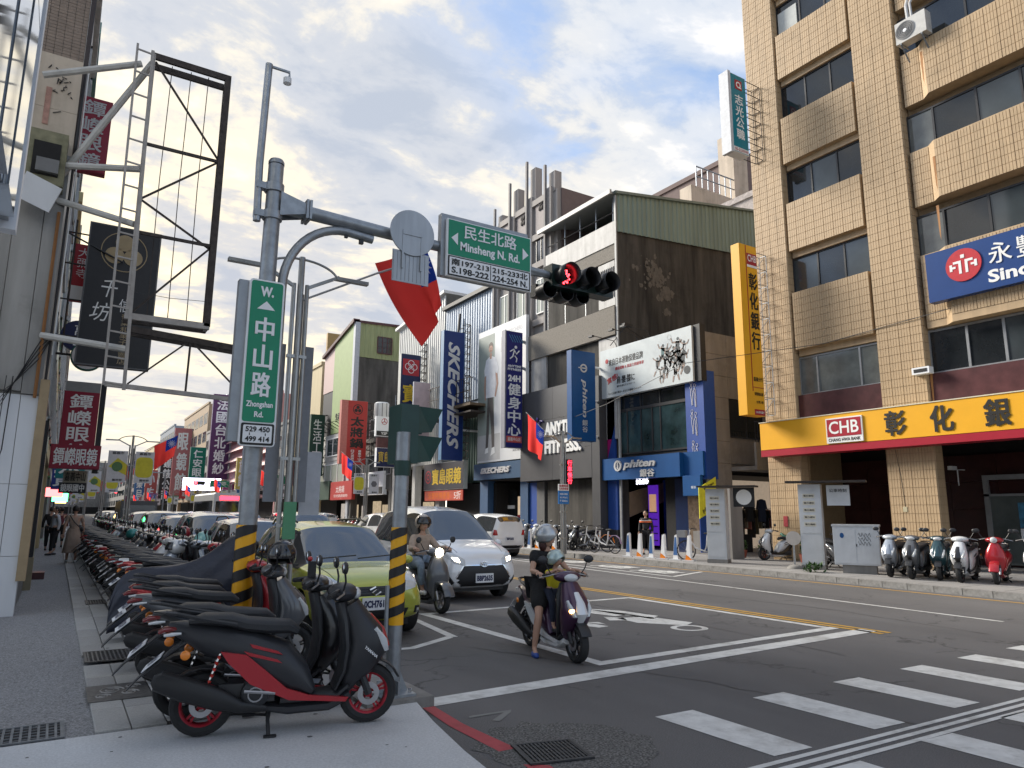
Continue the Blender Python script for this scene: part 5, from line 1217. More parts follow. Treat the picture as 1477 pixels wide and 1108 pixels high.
# signs of the left row
def hsign(label, x, y, z0, w, h, m, s_, lm, group=None, **k):
    t = sign('blade_sign', label, 'sign', (x, y, z0), w, h, .22, 0, m, m); kw = dict(bold=.02); kw.update(k)
    text(t, s_, lm, 0, h / 2, *((w * .86, h * .72) if not kw.get('vertical') else (w * .62, h * .95)), y=-.008, **kw); return t
MARS = mat('optician_red', (.26, .008, .03), .45, var=.06)
t = hsign('dark red vertical optician sign high on the left behind the steel frame', -.16, 17, 8.85, .66, 1.72, MARS, '鐔嶸眼鏡', mat('grey_letter', (.5, .5, .5), .5), vertical=True)
posts(t, -.5, -.33, (.3, 1.4), .1, .03, DSTEEL)
t = hsign('dark red vertical optician sign with grey characters above the horizontal one', .30, 22, 2.9, .82, 1.85, MARS, '鐔嶸眼鏡', WL, vertical=True); MB().box(-.4, .41, .01, .2, 1.85, 2.12, mat('grey_board', (.25, .25, .24), .5)).obj('cap_board', t); MB().box(.42, .55, .02, .2, -.3, 2.15, BLACK).obj('black_side', t)
t = hsign('wide red horizontal optician sign with white characters', .30, 21.6, 2.68, 1.12, .62, MARS, '鐔嶸眼鏡', WL)
t = hsign('small black sign with white characters below the red optician sign', .32, 22.3, 2.08, .62, .27, BLACK, '鏡眼國中', WL)
t = hsign('small dark green and cream board under the red optician sign', .36, 22.6, 2.36, .55, .32, mat('cream_board', (.4, .38, .3), .5), '嘉義中山', INK)
t = sign('blade_sign', 'red and white vertical temple shop sign left of the black sign', 'sign', (-.03, 18.4, 6.3), .40, 1.35, .15, 0, RED, RED); text(t, '大彌寺', WL, 0, .9, .24, .75, vertical=True, bold=.02); MB().box(-.19, .19, -.012, -.006, .02, .35, WL).obj('white_band', t)
t = sign('blade_sign', 'black vertical confectionery sign with pale brush characters and gold crest', 'sign', (.72, 17.4, 4.68), 1.42, 3.2, .16, 0, BLACK, mat('soft_black', (.022, .022, .024), .5), mat('grey_edge', (.12, .12, .12), .5))
TN = mat('gold_crest', (.38, .29, .16), .5); q = MB().lathe([(.46, -.02), (.44, -.02)], TN, (0, 0, 2.62), 'y', 28, False)
for a in (0, 2.094, 4.189): q.lathe([(0, -.021), (.19, -.021)], TN, (.21 * sin(a), 0, 2.62 + .21 * cos(a)), 'y', 18)
q.obj('crest', t); text(t, '千', WL, -.2, 1.75, .32, .42, shear=.25, bold=.03); text(t, '坊', WL, -.32, 1.2, .4, .42, shear=.25, bold=.03); text(t, '信', WL, .12, 1.4, .22, .3); text(t, '御菓和菓子專賣店', TN, .16, .65, .16, 1.15, vertical=True)
q = MB()
for z in (.6, 1.4, 2.2, 2.9): q.tube([(-1.15, .08, z), (-.7, .08, z)], .018, DSTEEL, 5)
q.tube([(-.95, .08, .2), (-.95, .08, 3.2)], .02, DSTEEL, 5).tube([(-1.15, .08, 2.9), (0, -.1, 2.35)], .02, BLACK, 5); q.obj('bracket', t)
t = empty('round_coffee_sign', 'round green and white coffee shop sign seen from below', 'sign', (.28, 20, 5.35))
q = MB().lathe([(0, .1), (.36, .1), (.36, -.05), (0, -.05)], mat('coffee_green', (.0, .12, .07), .45), axis='y', n=28); q.obj('disc', t)
q = MB().lathe([(.33, -.058), (.25, -.058)], WL, axis='y', n=28)
for k in range(6): q.tube([(-.18 + k * .07, -.06, .0), (-.22 + k * .085, -.06, -.08), (-.17 + k * .07, -.06, -.16), (-.16 + k * .06, -.06, -.22)], .014, WL, 4)
q.obj('wave_pattern', t); MB().tube([(-.75, 0, .0), (-.36, 0, .0)], .03, DSTEEL, 5).obj('bracket', t)
t = empty('round_shop_sign', 'round navy sign with white characters behind the black sign', 'sign', (.05, 22, 6.25)); MB().lathe([(0, .1), (.42, .1), (.42, -.05), (0, -.05)], NAVY, axis='y', n=28).obj('disc', t); text(t, '萬', WL, .05, .15, .3, .28, y=-.055); text(t, '山', WL, .05, -.17, .3, .25, y=-.055)
LS2 = [(.35, 34, 2.9, (0, .18, .2), '茶'), (.2, 40, 2.6, (.02, .04, .25), '寶'), (.5, 46, 2.7, (0, .2, .12), '藥局'), (.3, 55, 2.8, (.5, .1, .2), '衣'), (.5, 66, 2.9, (.5, .05, .05), '麵'), (.6, 78, 3.2, (.5, .38, .05), '鞋'), (.6, 92, 3.3, (.5, .5, .5), '髮')]
lbl = ['teal vertical sign', 'dark blue awning sign', 'green pharmacy sign', 'magenta clothes sign', 'red noodle sign', 'yellow shoe sign', 'white hairdresser sign']
for (x, y, z0, c, s_), l_ in zip(LS2, lbl):
    m = mat('lsign_%d' % int(y), c, .5); t = hsign(l_ + ' far along the left pavement', x, y, z0, 1.0, 1.1, m, s_, WL if sum(c) < 1.2 else INK)
for x, y, z, c, l_ in ((-.15, 44, 2.3, (1, .1, .1), 'glowing red neon board far on the left'), (.15, 48, 2.1, (.1, 1, .3), 'glowing green neon board far on the left'), (.3, 70, 2.2, (1, .7, .25), 'warm glowing shop light far on the left')):
    m = mat('neon%d' % int(y), (.2, .2, .2), .5, emit=c, estr=1.6); t = sign('neon_sign', l_, 'sign', (x, y, z), .8, .5, .1, 0, BLACK, m)

# ================================================================== empty billboard frame on the left
t = empty('hoarding_frame', 'empty rusty billboard frame with ladder and tube brackets against the sky', 'billboard frame', (0, 12.3, 0))
PT = mat('cream_tube', (.47, .46, .43), .5, var=.15, dirt=.2); RB = DSTEEL; LG2 = mat('pale_angle', (.33, .31, .29), .6, var=.2)
def Lb(b, name): return W(b, name, t)
y0, y1 = 12.3, 12.62
Lb(MB().bar((.64, y0, 4.62), (.62, y0, 9.16), .06, .06, LG2), 'upright'); Lb(MB().bar((1.80, y0, 4.62), (1.80, y0, 9.18), .07, .10, RB), 'upright')
Lb(MB().bar((.62, y0, 9.13), (1.84, y0, 9.13), .05, .11, RB).bar((.62, y1, 9.13), (1.84, y1, 9.13), .05, .11, RB), 'top_beam')
Lb(MB().bar((.60, y0, 4.62), (1.84, y0, 4.62), .07, .10, LG2).bar((.60, y1, 4.62), (1.84, y1, 4.62), .06, .08, RB), 'bottom_beam')
Lb(MB().bar((1.82, y0, 4.62), (1.82, y1, 4.62), .05, .05, LG2).bar((1.82, y0, 9.13), (1.82, y1, 9.13), .05, .05, RB).bar((1.8, y1, 4.62), (1.8, y1, 9.13), .04, .04, RB), 'depth_bars')
for z in (7.55, 6.02): Lb(MB().bar((.64, y0 + .02, z), (1.8, y0 + .02, z), .035, .05, RB), 'cross_bar')
for a, c in (((.66, 9.05), (1.77, 7.57)), ((1.77, 7.55), (.66, 6.6)), ((.66, 6.58), (1.77, 5.95 - .0)), ((1.77, 6.0), (.70, 4.7))): Lb(MB().bar((a[0], y0 + .03, a[1]), (c[0], y0 + .03, c[1]), .03, .03, RB), 'diagonal')
for x in (.92, 1.22, 1.5): Lb(MB().tube([(x, y0 + .1, 9.1), (x - .02, y0 + .1, 7.0), (x, y0 + .1, 4.65)], .009, RB, 4), 'rod')
Lb(MB().bar((.42, y0 - .02, 3.5), (.37, y0 - .02, 9.25), .035, .035, LG2), 'ladder_rail'); Lb(MB().bar((.70, y0 - .02, 3.45), (.60, y0 - .02, 9.2), .05, .05, LG2), 'ladder_rail')
for k in range(15): z = 3.55 + k * .4; Lb(MB().bar((.41 - .003 * k, y0 - .03, z), (.67 - .003 * k, y0 - .03, z - .02), .02, .025, LG2), 'rung')
Lb(MB().bar((.70, y0, 4.42), (2.52, y0, 4.30), .05, .10, RB).bar((.70, y1, 4.42), (2.52, y1, 4.30), .04, .08, RB), 'truss_top'); Lb(MB().bar((.44, y0, 3.52), (2.52, y0, 3.44), .06, .07, LG2), 'truss_bottom')
Lb(MB().bar((1.58, y0, 4.36), (1.57, y0, 3.5), .03, .03, RB), 'truss_post')
for a, c in (((1.56, 4.34), (.74, 3.55)), ((1.6, 4.34), (2.48, 3.5))): Lb(MB().bar((a[0], y0, a[1]), (c[0], y0, c[1]), .025, .025, RB), 'diagonal')
for pts in (((LX - .5, 12.5, 8.35), (.46, 12.35, 8.95)), ((LX - .1, 12.7, 7.02), (.6, 12.35, 7.1)), ((LX - .1, 12.9, 6.95), (.62, 12.4, 9.05)), ((LX - .1, 12.9, 6.5), (.6, 12.35, 6.15)), ((LX - .1, 12.9, 4.28), (.68, 12.35, 4.1))):
    Lb(MB().tube(pts, .055, PT, 8), 'support_tube')
Lb(MB().tube([(.7, 12.2, 5.0), (1.2, 12.2, 4.98), (1.8, 12.2, 5.02)], .005, BLACK, 4), 'wire')

# ================================================================== signal mast with overhead signs
STR = mat('reflective_yellow', (.85, .42, .01), .45, var=.06)
def wrap(name, x, y, r, z0, z1, parent, bands, lean=(0, 0), stick=False):
    """yellow sleeve with black helical bands standing slightly proud"""
    q = MB().tube([(lean[0] * z0, lean[1] * z0, z0), (lean[0] * z1, lean[1] * z1, z1)], r + .006, STR, 24, caps=False); q.obj('yellow_sleeve', parent)
    h = (z1 - z0) / bands
    for k in range(bands):
        vs = []; fs = []; n = 24
        for i in range(n + 1):
            a = 2 * pi * i / n; z = z0 + (k + .15) * h - h * .0 + (i / n) * h * 1.0
            za, zb_ = max(z0, min(z1, z)), max(z0, min(z1, z + h * .5))
            for zz in (za, zb_): vs.append((lean[0] * zz + (r + .010) * cos(a + 2.2), lean[1] * zz + (r + .010) * sin(a + 2.2), zz))
        for i in range(n):
            if abs(vs[2 * i][2] - vs[2 * i + 1][2]) + abs(vs[2 * i + 2][2] - vs[2 * i + 3][2]) > .004: fs.append((2 * i, 2 * i + 1, 2 * i + 3, 2 * i + 2))
        b_ = MB().add(vs, fs, BLACK, True); b_.obj('black_band', parent)
mt = empty('signal_mast', 'tall grey steel mast with yellow-black sleeve carrying the overhead arm', 'signal pole', (1.80, 8.3, .1))
MB().tube([(0, 0, 0), (0.02, 0, 3), (.04, 0, 5.65)], .10, STEEL, 20, radii=[.102, .098, .09]).obj('pole', mt)
MB().lathe([(0, 0), (.08, 0), (.095, -.03), (.095, -.06)], STEEL, (.04, 0, 5.72), n=16).obj('cap', mt)
MB().tube([(-.14, 0, 4.9), (-.155, 0, 5.6), (-.13, -.0, 6.95)], .045, STEEL, 10).obj('thin_pole', mt)
MB().tube([(-.13, 0, 6.93), (.12, 0, 6.93), (.12, 0, 6.84)], .02, STEEL, 6).lathe([(0, -.09), (.05, -.07), (.05, 0), (0, 0)], WHITEF, (.10, 0, 6.84), n=12).obj('dome_camera', mt)
for z in (5.0, 5.35): MB().lathe([(.115, z - .05), (.115, z + .05), (.095, z + .05), (.095, z - .05)], STEEL, (.035, 0, 0), n=18, closed=True).cbox((-.1, 0, z), (.16, .1, .08), STEEL).obj('clamp', mt)
wrap('sleeve', 0, 0, .102, .45, 1.38, mt, 4)
arm = empty('x', None, None); bpy.data.objects.remove(arm)
a0, a1 = (.1, 0, 5.15), (4.55, 0, 5.02)
MB().tube([a0, (.55, 0, 5.14), (2.4, 0, 5.09), a1], .06, STEEL, 14, radii=[.085, .085, .07, .05]).obj('mast_arm', mt)
q = MB().cbox((.25, 0, 5.15), (.26, .17, .14), STEEL).cbox((.42, 0, 5.15), (.03, .24, .24), STEEL).cbox((.46, 0, 5.15), (.03, .24, .24), STEEL)
for s_ in (-1, 1): q.prism([(.1, 5.0), (.1, 5.3), (.4, 5.22), (.4, 5.08)], 'y', s_ * .1, s_ * .1 + .012, STEEL)
q.obj('flange', mt)
# curved lamp bracket beside the mast
cbk = empty('curved_bracket', 'curved grey tube bracket bending over beside the signal mast', 'bracket', (2.0, 8.3, .1))
MB().tube([(0, 0, 2.3), (0, 0, 4.1)] + [(.75 - .75 * cos(a_ * pi / 24), 0, 4.15 + .86 * sin(a_ * pi / 24)) for a_ in range(1, 13)] + [(1.1, 0, 4.98)], .055, STEEL, 12).obj('tube', cbk)
MB().cbox((.95, 0, 4.93), (.05, .05, .08), BLACK).cbox((.75, 0, 4.96), (.04, .04, .06), BLACK).obj('bolts', cbk)
# round sign and plate seen from behind
t = empty('round_traffic_sign', 'back of a round grey traffic sign with square plate below on the overhead arm', 'traffic sign', (3.58, 8.24, 5.22))
AL = mat('aluminium_back', (.36, .38, .40), .45, .5, var=.18, scale=6, streak=.1)
MB().lathe([(0, .0), (.31, .0), (.315, -.01), (.31, -.02), (0, -.02)], AL, (0, -.1, 0.0), 'y', 36).obj('disc', t)
MB().box(-.26, .25, -.1, -.085, -.68, -.26, AL).obj('plate', t)
for k in range(9): MB().box(-.25 + k * .055, -.245 + k * .055, -.103, -.1, -.66, -.28, mat('seam', (.2, .21, .22), .6)).obj('seam', t)
q = MB()
for x in (-.13, .13): q.box(x - .012, x + .012, -.125, -.1, -.5, -.0, AL)
q.box(-.14, .14, -.13, -.105, -.04, .02, AL); q.obj('strut', t)
# street name sign over the road
GWH = mat('sign_white', (.80, .81, .82), .4, var=.02)
t = empty('street_name_sign', 'green and white Minsheng N. Rd. street name sign hanging on the overhead arm', 'street sign', (4.77, 8.14, 4.76), rad(0))
MB().box(-.74, .66, .06, .16, -.0, .88, mat('sign_back_grey', (.30, .32, .34), .45, .4)).obj('backing', t)
MB().box(-.68, .68, 0, .05, -.01, .80, GWH).obj('plate', t)
f = MB().box(-.66, .66, -.008, -.001, .29, .785, GREEN); f.obj('green_field', t)
MB().box(-.66, .66, -.008, -.001, .0, .275, INK).obj('black_border', t); MB().box(-.64, .64, -.012, -.0085, .018, .258, GWH).obj('number_field', t)
text(t, '民生北路', GWH, 0, .655, .84, .19, y=-.009, bold=.02); text(t, 'Minsheng N. Rd.', GWH, .0, .42, .96, .16, y=-.009, bold=.03)
MB().add([(-.52, -.011, .62), (-.52, -.011, .44), (-.62, -.011, .53)], [(0, 1, 2)], GWH).add([(.53, -.011, .62), (.53, -.011, .44), (.63, -.011, .53)], [(0, 1, 2)], GWH).obj('arrows', t)
text(t, '南197-213', INK, -.32, .195, .58, .09, y=-.013, bold=.03); text(t, 'S.198-222', INK, -.32, .08, .58, .09, y=-.013, bold=.03); text(t, '215-233北', INK, .32, .195, .58, .09, y=-.013, bold=.03); text(t, '224-254 N.', INK, .32, .08, .58, .09, y=-.013, bold=.03)
MB().box(-.006, .006, -.0135, -.0125, .03, .25, INK).obj('divider', t)
# traffic light
TLG = mat('signal_green_black', (.008, .022, .018), .35, var=.2)
t = empty('traffic_light', 'dark green horizontal traffic light with the red lamp lit, black hoods', 'traffic light', (6.42, 8.2, 5.12), rad(0))
MB().box(-.55, .62, .0, .22, -.17, .17, TLG).obj('housing', t)
MB().tube([(-1.4, .1, -.04), (-.5, .1, 0)], .04, STEEL, 8).obj('bracket', t)
REDE = mat('red_led', (.3, .01, .01), .4, emit=(1, .03, .04), estr=3.0)
DLN = mat('dark_lens', (.01, .012, .012), .3)
for i, x in enumerate((-.36, .02, .40)):
    ln = MB().lathe([(0, -.02), (.13, -.015), (.135, .0)], (DLN, DLN, DLN)[i], (x, 0, 0), 'y', 24).obj('lens', t)
    if i == 0:
        q = MB()
        for a in range(10):
            for r_ in (.02, .05, .08, .11): q.cbox((x + r_ * cos(a * .628 + r_ * 9), -.024, r_ * sin(a * .628 + r_ * 9)), (.028, .006, .028), REDE)
        q.obj('red_leds', ln)
    vs = []; n = 20                                                   # hood: open underneath
    q = MB()
    for k in range(n + 1):
        a = rad(-60) + rad(300) * k / n
        for r_, y_ in ((.15, 0), (.152, -.26)): vs.append((x + r_ * cos(a), y_ * (1 - .0 * abs(a)), r_ * sin(a)))
    q.add(vs, [(2 * k, 2 * k + 1, 2 * k + 3, 2 * k + 2) for k in range(n)], BLACK, True); h_ = q.obj('hood', t)
    md = h_.modifiers.new('s', 'SOLIDIFY'); md.thickness = .006
for i, x in enumerate((-.52, -.2, .1)):                                # second head behind, aimed away
    q = MB().box(x - .12, x + .12, .3, .45, -.27, -.08, BLACK).lathe([(0, .3), (.13, .3), (.13, .1), (.12, .1)], BLACK, (x, 0, -.2), 'y', 14)
    q.obj('rear_head', t)
# W. Zhongshan Rd. sign on the mast
t = empty('street_name_sign', 'tall green Zhongshan Rd. street name sign fixed to the signal mast', 'street sign', (1.80, 8.12, 2.36))
MB().box(-.30, .16, .05, .16, .02, 1.86, mat('sign_back_grey', (.3, .32, .34))).obj('backing', t)
q = MB(); 
def rrect(b, x0, x1, z0, z1, r, ya, yb, m):
    P = []
    for cx_, cz_, a0_ in ((x1 - r, z1 - r, 0), (x0 + r, z1 - r, 90), (x0 + r, z0 + r, 180), (x1 - r, z0 + r, 270)):
        for k in range(5): a = rad(a0_ + 22.5 * k); P.append((cx_ + r * cos(a), cz_ + r * sin(a)))
    return b.prism(P, 'y', ya, yb, m)
rrect(q, -.195, .195, -.03, 1.88, .04, 0, .05, GWH); q.obj('plate', t)
rrect(MB(), -.175, .175, .24, 1.86, .03, -.006, -.0005, GREEN).obj('green_field', t)
rrect(MB(), -.178, .178, -.015, .225, .02, -.006, -.0005, INK).obj('black_border', t); rrect(MB(), -.155, .155, .008, .203, .015, -.010, -.0065, GWH).obj('number_field', t)
text(t, 'W.', GWH, .0, 1.74, .15, .12, y=-.007, bold=.05); MB().add([(-.1, -.008, 1.53), (.1, -.008, 1.53), (0, -.008, 1.63)], [(0, 1, 2)], GWH).obj('arrow', t)
text(t, '中山路', GWH, 0, .98, .2, .95, y=-.007, vertical=True, bold=.03)
text(t, 'Zhongshan', GWH, 0, .43, .29, .085, y=-.007, bold=.03); text(t, 'Rd.', GWH, .0, .325, .10, .065, y=-.007, bold=.03)
text(t, '529 450', INK, 0, .158, .26, .06, y=-.011, bold=.03); text(t, '499 414', INK, 0, .05, .26, .06, y=-.011, bold=.03); MB().box(-.09, -.08, -.012, -.0105, .09, .118, INK).box(.08, .09, -.012, -.0105, .09, .118, INK).obj('dashes', t)

# ================================================================== pedestrian signal pole at the corner
t = empty('pedestrian_signal', 'galvanised pole with yellow-black sleeve and dark green pedestrian signal at the corner', 'signal pole', (2.50, 5.78, .118))
ln_ = (.012, 0)
MB().tube([(0, 0, .05), (.012 * 2.2, 0, 2.2)], .062, STEEL, 20).obj('pole', t)
q = MB().box(-.15, .15, -.15, .15, .03, .05, STEEL)
for a in range(4): q.prism([(.055, .05), (.135, .05), (.06, .22)], 'y', -.005, .005, STEEL) if a == 0 else q.cbox((.095 * cos(a * pi / 2), .095 * sin(a * pi / 2), .1), (.08 if a % 2 == 0 else .01, .01 if a % 2 == 0 else .08, .1), STEEL)
for sx in (-.11, .11):
    for sy in (-.11, .11): q.tube([(sx, sy, .05), (sx, sy, .09)], .014, CHROME, 6)
q.obj('base_flange', t)
MB().box(-.30, .28, -.22, .24, -.05, .03, CONC).obj('concrete_foot', t)
MB().tube([(-.07, .0, .45), (-.07, 0, .9)], .02, STEEL, 6).obj('conduit', t)
wrap('sleeve', 0, 0, .062, .58, 1.38, t, 5, ln_)
hb = MB().box(-.02, .15, -.04, .24, 1.93, 2.45, mat('signal_green', (.012, .05, .04), .4, var=.2)); hb.obj('housing', t)
q = MB()
SG = mat('signal_green', (.012, .05, .04))
for z0 in (1.94, 2.2): q.add([(.15, -.03, z0 + .24), (.40, .0, z0 + .235), (.30, .02, z0 + .02), (.15, -.03, z0)], [(0, 1, 2, 3)], SG).add([(.15, -.03, z0 + .24), (.40, .0, z0 + .235), (.40, .22, z0 + .235), (.15, .23, z0 + .24)], [(0, 1, 2, 3)], SG).add([(.15, .23, z0 + .24), (.40, .22, z0 + .235), (.30, .22, z0 + .02), (.15, .23, z0)], [(0, 1, 2, 3)], SG)
h_ = q.obj('visor', t); md = h_.modifiers.new('s', 'SOLIDIFY'); md.thickness = .008
MB().lathe([(.07, 1.82), (.075, 1.95)], SG, (.026, 0, 0), n=16).obj('collar', t)

# ================================================================== street lamps with flags and banners
YBN = mat('banner_yellow2', (.62, .55, .04), .6); WBN = mat('banner_white', (.62, .62, .64), .6)
FRED = bpy.data.materials.new('flag_red'); FRED.use_nodes = True
def cloth(name, col, trans=.4):
    m = bpy.data.materials.new(name); m.use_nodes = True; t_ = m.node_tree; t_.nodes.clear()
    o_ = t_.nodes.new('ShaderNodeOutputMaterial'); d = t_.nodes.new('ShaderNodeBsdfDiffuse'); tr = t_.nodes.new('ShaderNodeBsdfTranslucent'); mx_ = t_.nodes.new('ShaderNodeMixShader')
    d.inputs[0].default_value = (*col, 1); tr.inputs[0].default_value = (*[min(1, c * 1.3) for c in col], 1); mx_.inputs[0].default_value = trans
    t_.links.new(d.outputs[0], mx_.inputs[1]); t_.links.new(tr.outputs[0], mx_.inputs[2]); t_.links.new(mx_.outputs[0], o_.inputs[0]); return m
FRED = cloth('flag_red_cloth', (.60, .05, .045), .7); FBLUE = cloth('flag_blue_cloth', (.015, .04, .25), .45); FWHITE = cloth('flag_white_cloth', (.75, .75, .78), .5)
def flag(parent, root, d, w, h, name='flag', seed=1, droop=.5):
    """flag hanging from a slanted staff: root at staff end, d = staff direction (unit), cloth falls down"""
    d = Vector(d).normalized(); n = 18; m_ = 14; vs = []; fs = []; rr = random.Random(seed)
    out_ = Vector((0, 1, 0)); b = MB(); ph_ = rr.uniform(0, 6)
    for j in range(m_ + 1):
        for i in range(n + 1):
            s = i / n; t_ = j / m_
            p = Vector(root) + d * (s * w)                              # along the staff
            fall = h * t_ * (1 - .12 * s)
            p = p + Vector((-.25 * h * t_ * (1 - s) * 0 + droop * t_ * (s - .5) * -w * .55, 0, -fall)) + out_ * (.09 * sin(6 * s + 2.5 * t_ + ph_) * t_ + .05 * sin(11 * s + ph_))
            vs.append(p)
    blue = [];
    for j in range(m_):
        for i in range(n):
            f = (j * (n + 1) + i, j * (n + 1) + i + 1, (j + 1) * (n + 1) + i + 1, (j + 1) * (n + 1) + i)
            fs.append((f, (i >= n / 2 and j < m_ / 2)))
    b.add(vs, [f for f, q_ in fs if not q_], FRED, True); b.add(vs, [f for f, q_ in fs if q_], FBLUE, True)
    o = b.obj(name, parent, 180)
    cen = (Vector(root) + d * w * .75 + Vector((0, -.06, -h * .25))); q = MB()
    r_ = min(w, h) * .085; q.lathe([(0, -.02), (r_, -.02)], FWHITE, cen, 'y', 14)
    for a in range(12):
        a_ = a * pi / 6; q.add([cen + Vector((r_ * 1.15 * cos(a_ - .2), -.02, r_ * 1.15 * sin(a_ - .2))), cen + Vector((r_ * 1.15 * cos(a_ + .2), -.02, r_ * 1.15 * sin(a_ + .2))), cen + Vector((r_ * 2.1 * cos(a_), -.02, r_ * 2.1 * sin(a_)))], [(0, 1, 2)], FWHITE)
    q.obj('white_sun', o)
    return o
LAMPG = mat('lamp_grey', (.34, .34, .33), .35, .6, var=.12, scale=6)
def lamp(label, x, y, h=5.0, w=1.0, banners=True, detailed=True, rz=0., group=None):
    t = empty('street_lamp', label, 'street lamp', (x, y, .1), rz, group)
    for dx, r_, hh in ((-.105, .035, h - .45), (0, .05, h), (.105, .035, h - .45), (.05, .03, h - .6)):
        MB().tube([(dx, .05 if dx == .05 else 0, 0), (dx, .05 if dx == .05 else 0, hh)], r_, LAMPG, 10).obj('tube', t)
    for z in (.6, 1.6, 2.6, h * .72): MB().cbox((0, 0, z), (.3, .07, .05), LAMPG).obj('clamp', t)
    for s in (-1, 1):
        MB().bar((s * .1, 0, h - .5), (s * .62 * w, 0, h - .22), .05, .05, LAMPG).obj('arm', t)
        MB().tube([(s * .6 * w * sin(a_ * pi / 20), 0, h - .30 + .27 * cos(a_ * pi / 20)) for a_ in range(10)], .02, LAMPG, 6).obj('stay', t)
        MB().cbox((s * .84 * w, 0, h - .25), (.55 * w, .10, .055), LAMPG).obj('lamp_head', t)
    return t
def banner(t, x0, x1, z0, z1, y, style):
    q = MB().box(x0, x1, y, y + .02, z0, z1, WBN); o = q.obj('banner', t); cx_ = (x0 + x1) / 2; cz_ = (z0 + z1) / 2; w = x1 - x0
    if style == 0:
        P = [(cx_ + w * .46 * (abs(cos(a)) ** .5) * (1 if cos(a) > 0 else -1), cz_ + w * .6 * (abs(sin(a)) ** .5) * (1 if sin(a) > 0 else -1)) for a in [i * pi / 12 + .01 for i in range(24)]]
        MB().prism(P, 'y', y - .008, y - .001, YBN).obj('yellow_shape', o)
    elif style == 1:
        MB().prism([(x0 + .05, cz_), (cx_, cz_ + w * .5), (x1, cz_ + .1), (x1, cz_ - w * .5)], 'y', y - .008, y - .001, YBN).obj('yellow_shape', o)
        MB().lathe([(0, -.012), (w * .28, -.012)], mat('banner_green', (.10, .2, .08), .6), (cx_, y, cz_), 'y', 16).obj('green_shape', o)
    else:
        MB().lathe([(0, -.012), (w * .3, -.012)], mat('banner_grey', (.15, .15, .16), .6), (cx_, y, cz_), 'y', 6).obj('grey_shape', o)
    text(o, '嘉義市', INK, cx_, z1 - .1, w * .6, .12, y=y - .004); text(o, '藝術節', INK, cx_ + .05, z0 + .12, w * .5, .1, y=y - .004)
L1 = lamp("nearest triple-tube street lamp with twin heads behind the signal mast", 2.49, 9.3, 5.83, 1.0)
PNL = mat('banner_back', (.20, .21, .23), .55)
for x0, x1, z0, z1 in ((-.33, -.14, 2.05, 4.5), (.13, .30, 2.05, 4.5)): MB().box(x0, x1, .1, .16, z0 - .1, z1 - .1, PNL).obj('side_panel', L1)
MB().box(-.06, .12, -.09, -.05, 1.40, 1.95, mat('green_tape', (.10, .30, .16), .6)).obj('green_sticker', L1)
for a_ in ((-.62, -.36, 1.8, 2.85), (.28, .6, 1.75, 2.75)): MB().box(a_[0], a_[1], .35, .38, a_[2], a_[3], mat('grey_panel', (.42, .43, .46), .5)).obj('rear_board', L1)
L1.scale = (.845,) * 3
fs_ = empty('flag', 'large red flag with blue corner hanging behind the round sign, backlit', 'flag', (3.45, 11.0, 5.0))
MB().tube([(-.45, 0, -.05), (.75, 0, .62), (1.15, 0, .82)], .018, mat('flagstaff', (.4, .4, .4), .4), 6).obj('staff', fs_)
# big flag: cloth hanging to a point
n, m_ = 26, 22; vs = []; b = MB(); fs1 = []; fs2 = []
TL, TR, BR, BL = Vector((4.17, 11, 5.80)), Vector((5.08, 11, 6.22)), Vector((5.42, 11, 5.25)), Vector((5.15, 11, 4.50))
for j in range(m_ + 1):
    for i in range(n + 1):
        s, t_ = i / n, j / m_
        top = TL.lerp(TR, s); bot = BL.lerp(BR, s ** .9)
        p = top.lerp(bot, t_); p.x -= .10 * sin(pi * t_) * (1 - s); p.x += .10 * sin(pi * t_) * s
        p.y += .12 * sin(7 * s + 2 * t_) * (.3 + t_) + .05 * sin(15 * s - 3 * t_) * t_ - .1 * s; vs.append(p - Vector((3.45, 11, 5.0)))
for j in range(m_):
    for i in range(n):
        f = (j * (n + 1) + i, j * (n + 1) + i + 1, (j + 1) * (n + 1) + i + 1, (j + 1) * (n + 1) + i)
        (fs2 if i >= n * .52 and j < m_ * .5 else fs1).append(f)
b.add(vs, fs1, FRED, True); b.add(vs, fs2, FBLUE, True); fo = b.obj('cloth', fs_, 180); fs_.location = (2.915, 9.295, 4.476); fs_.scale = (.845,) * 3
cen = sum((vs[j * (n + 1) + i] for i, j in ((n * 3 // 4, m_ // 4),)), Vector()); q = MB()
q.lathe([(0, -.02), (.1, -.02)], FWHITE, cen, 'y', 16)
for a in range(12):
    a_ = a * pi / 6; q.add([cen + Vector((.115 * cos(a_ - .2), -.02, .13 * sin(a_ - .2))), cen + Vector((.115 * cos(a_ + .2), -.02, .13 * sin(a_ + .2))), cen + Vector((.19 * cos(a_), -.02, .23 * sin(a_)))], [(0, 1, 2)], FWHITE)
q.obj('white_sun', fo)
ys = [37.5, 58, 92, 125, 160, 200]
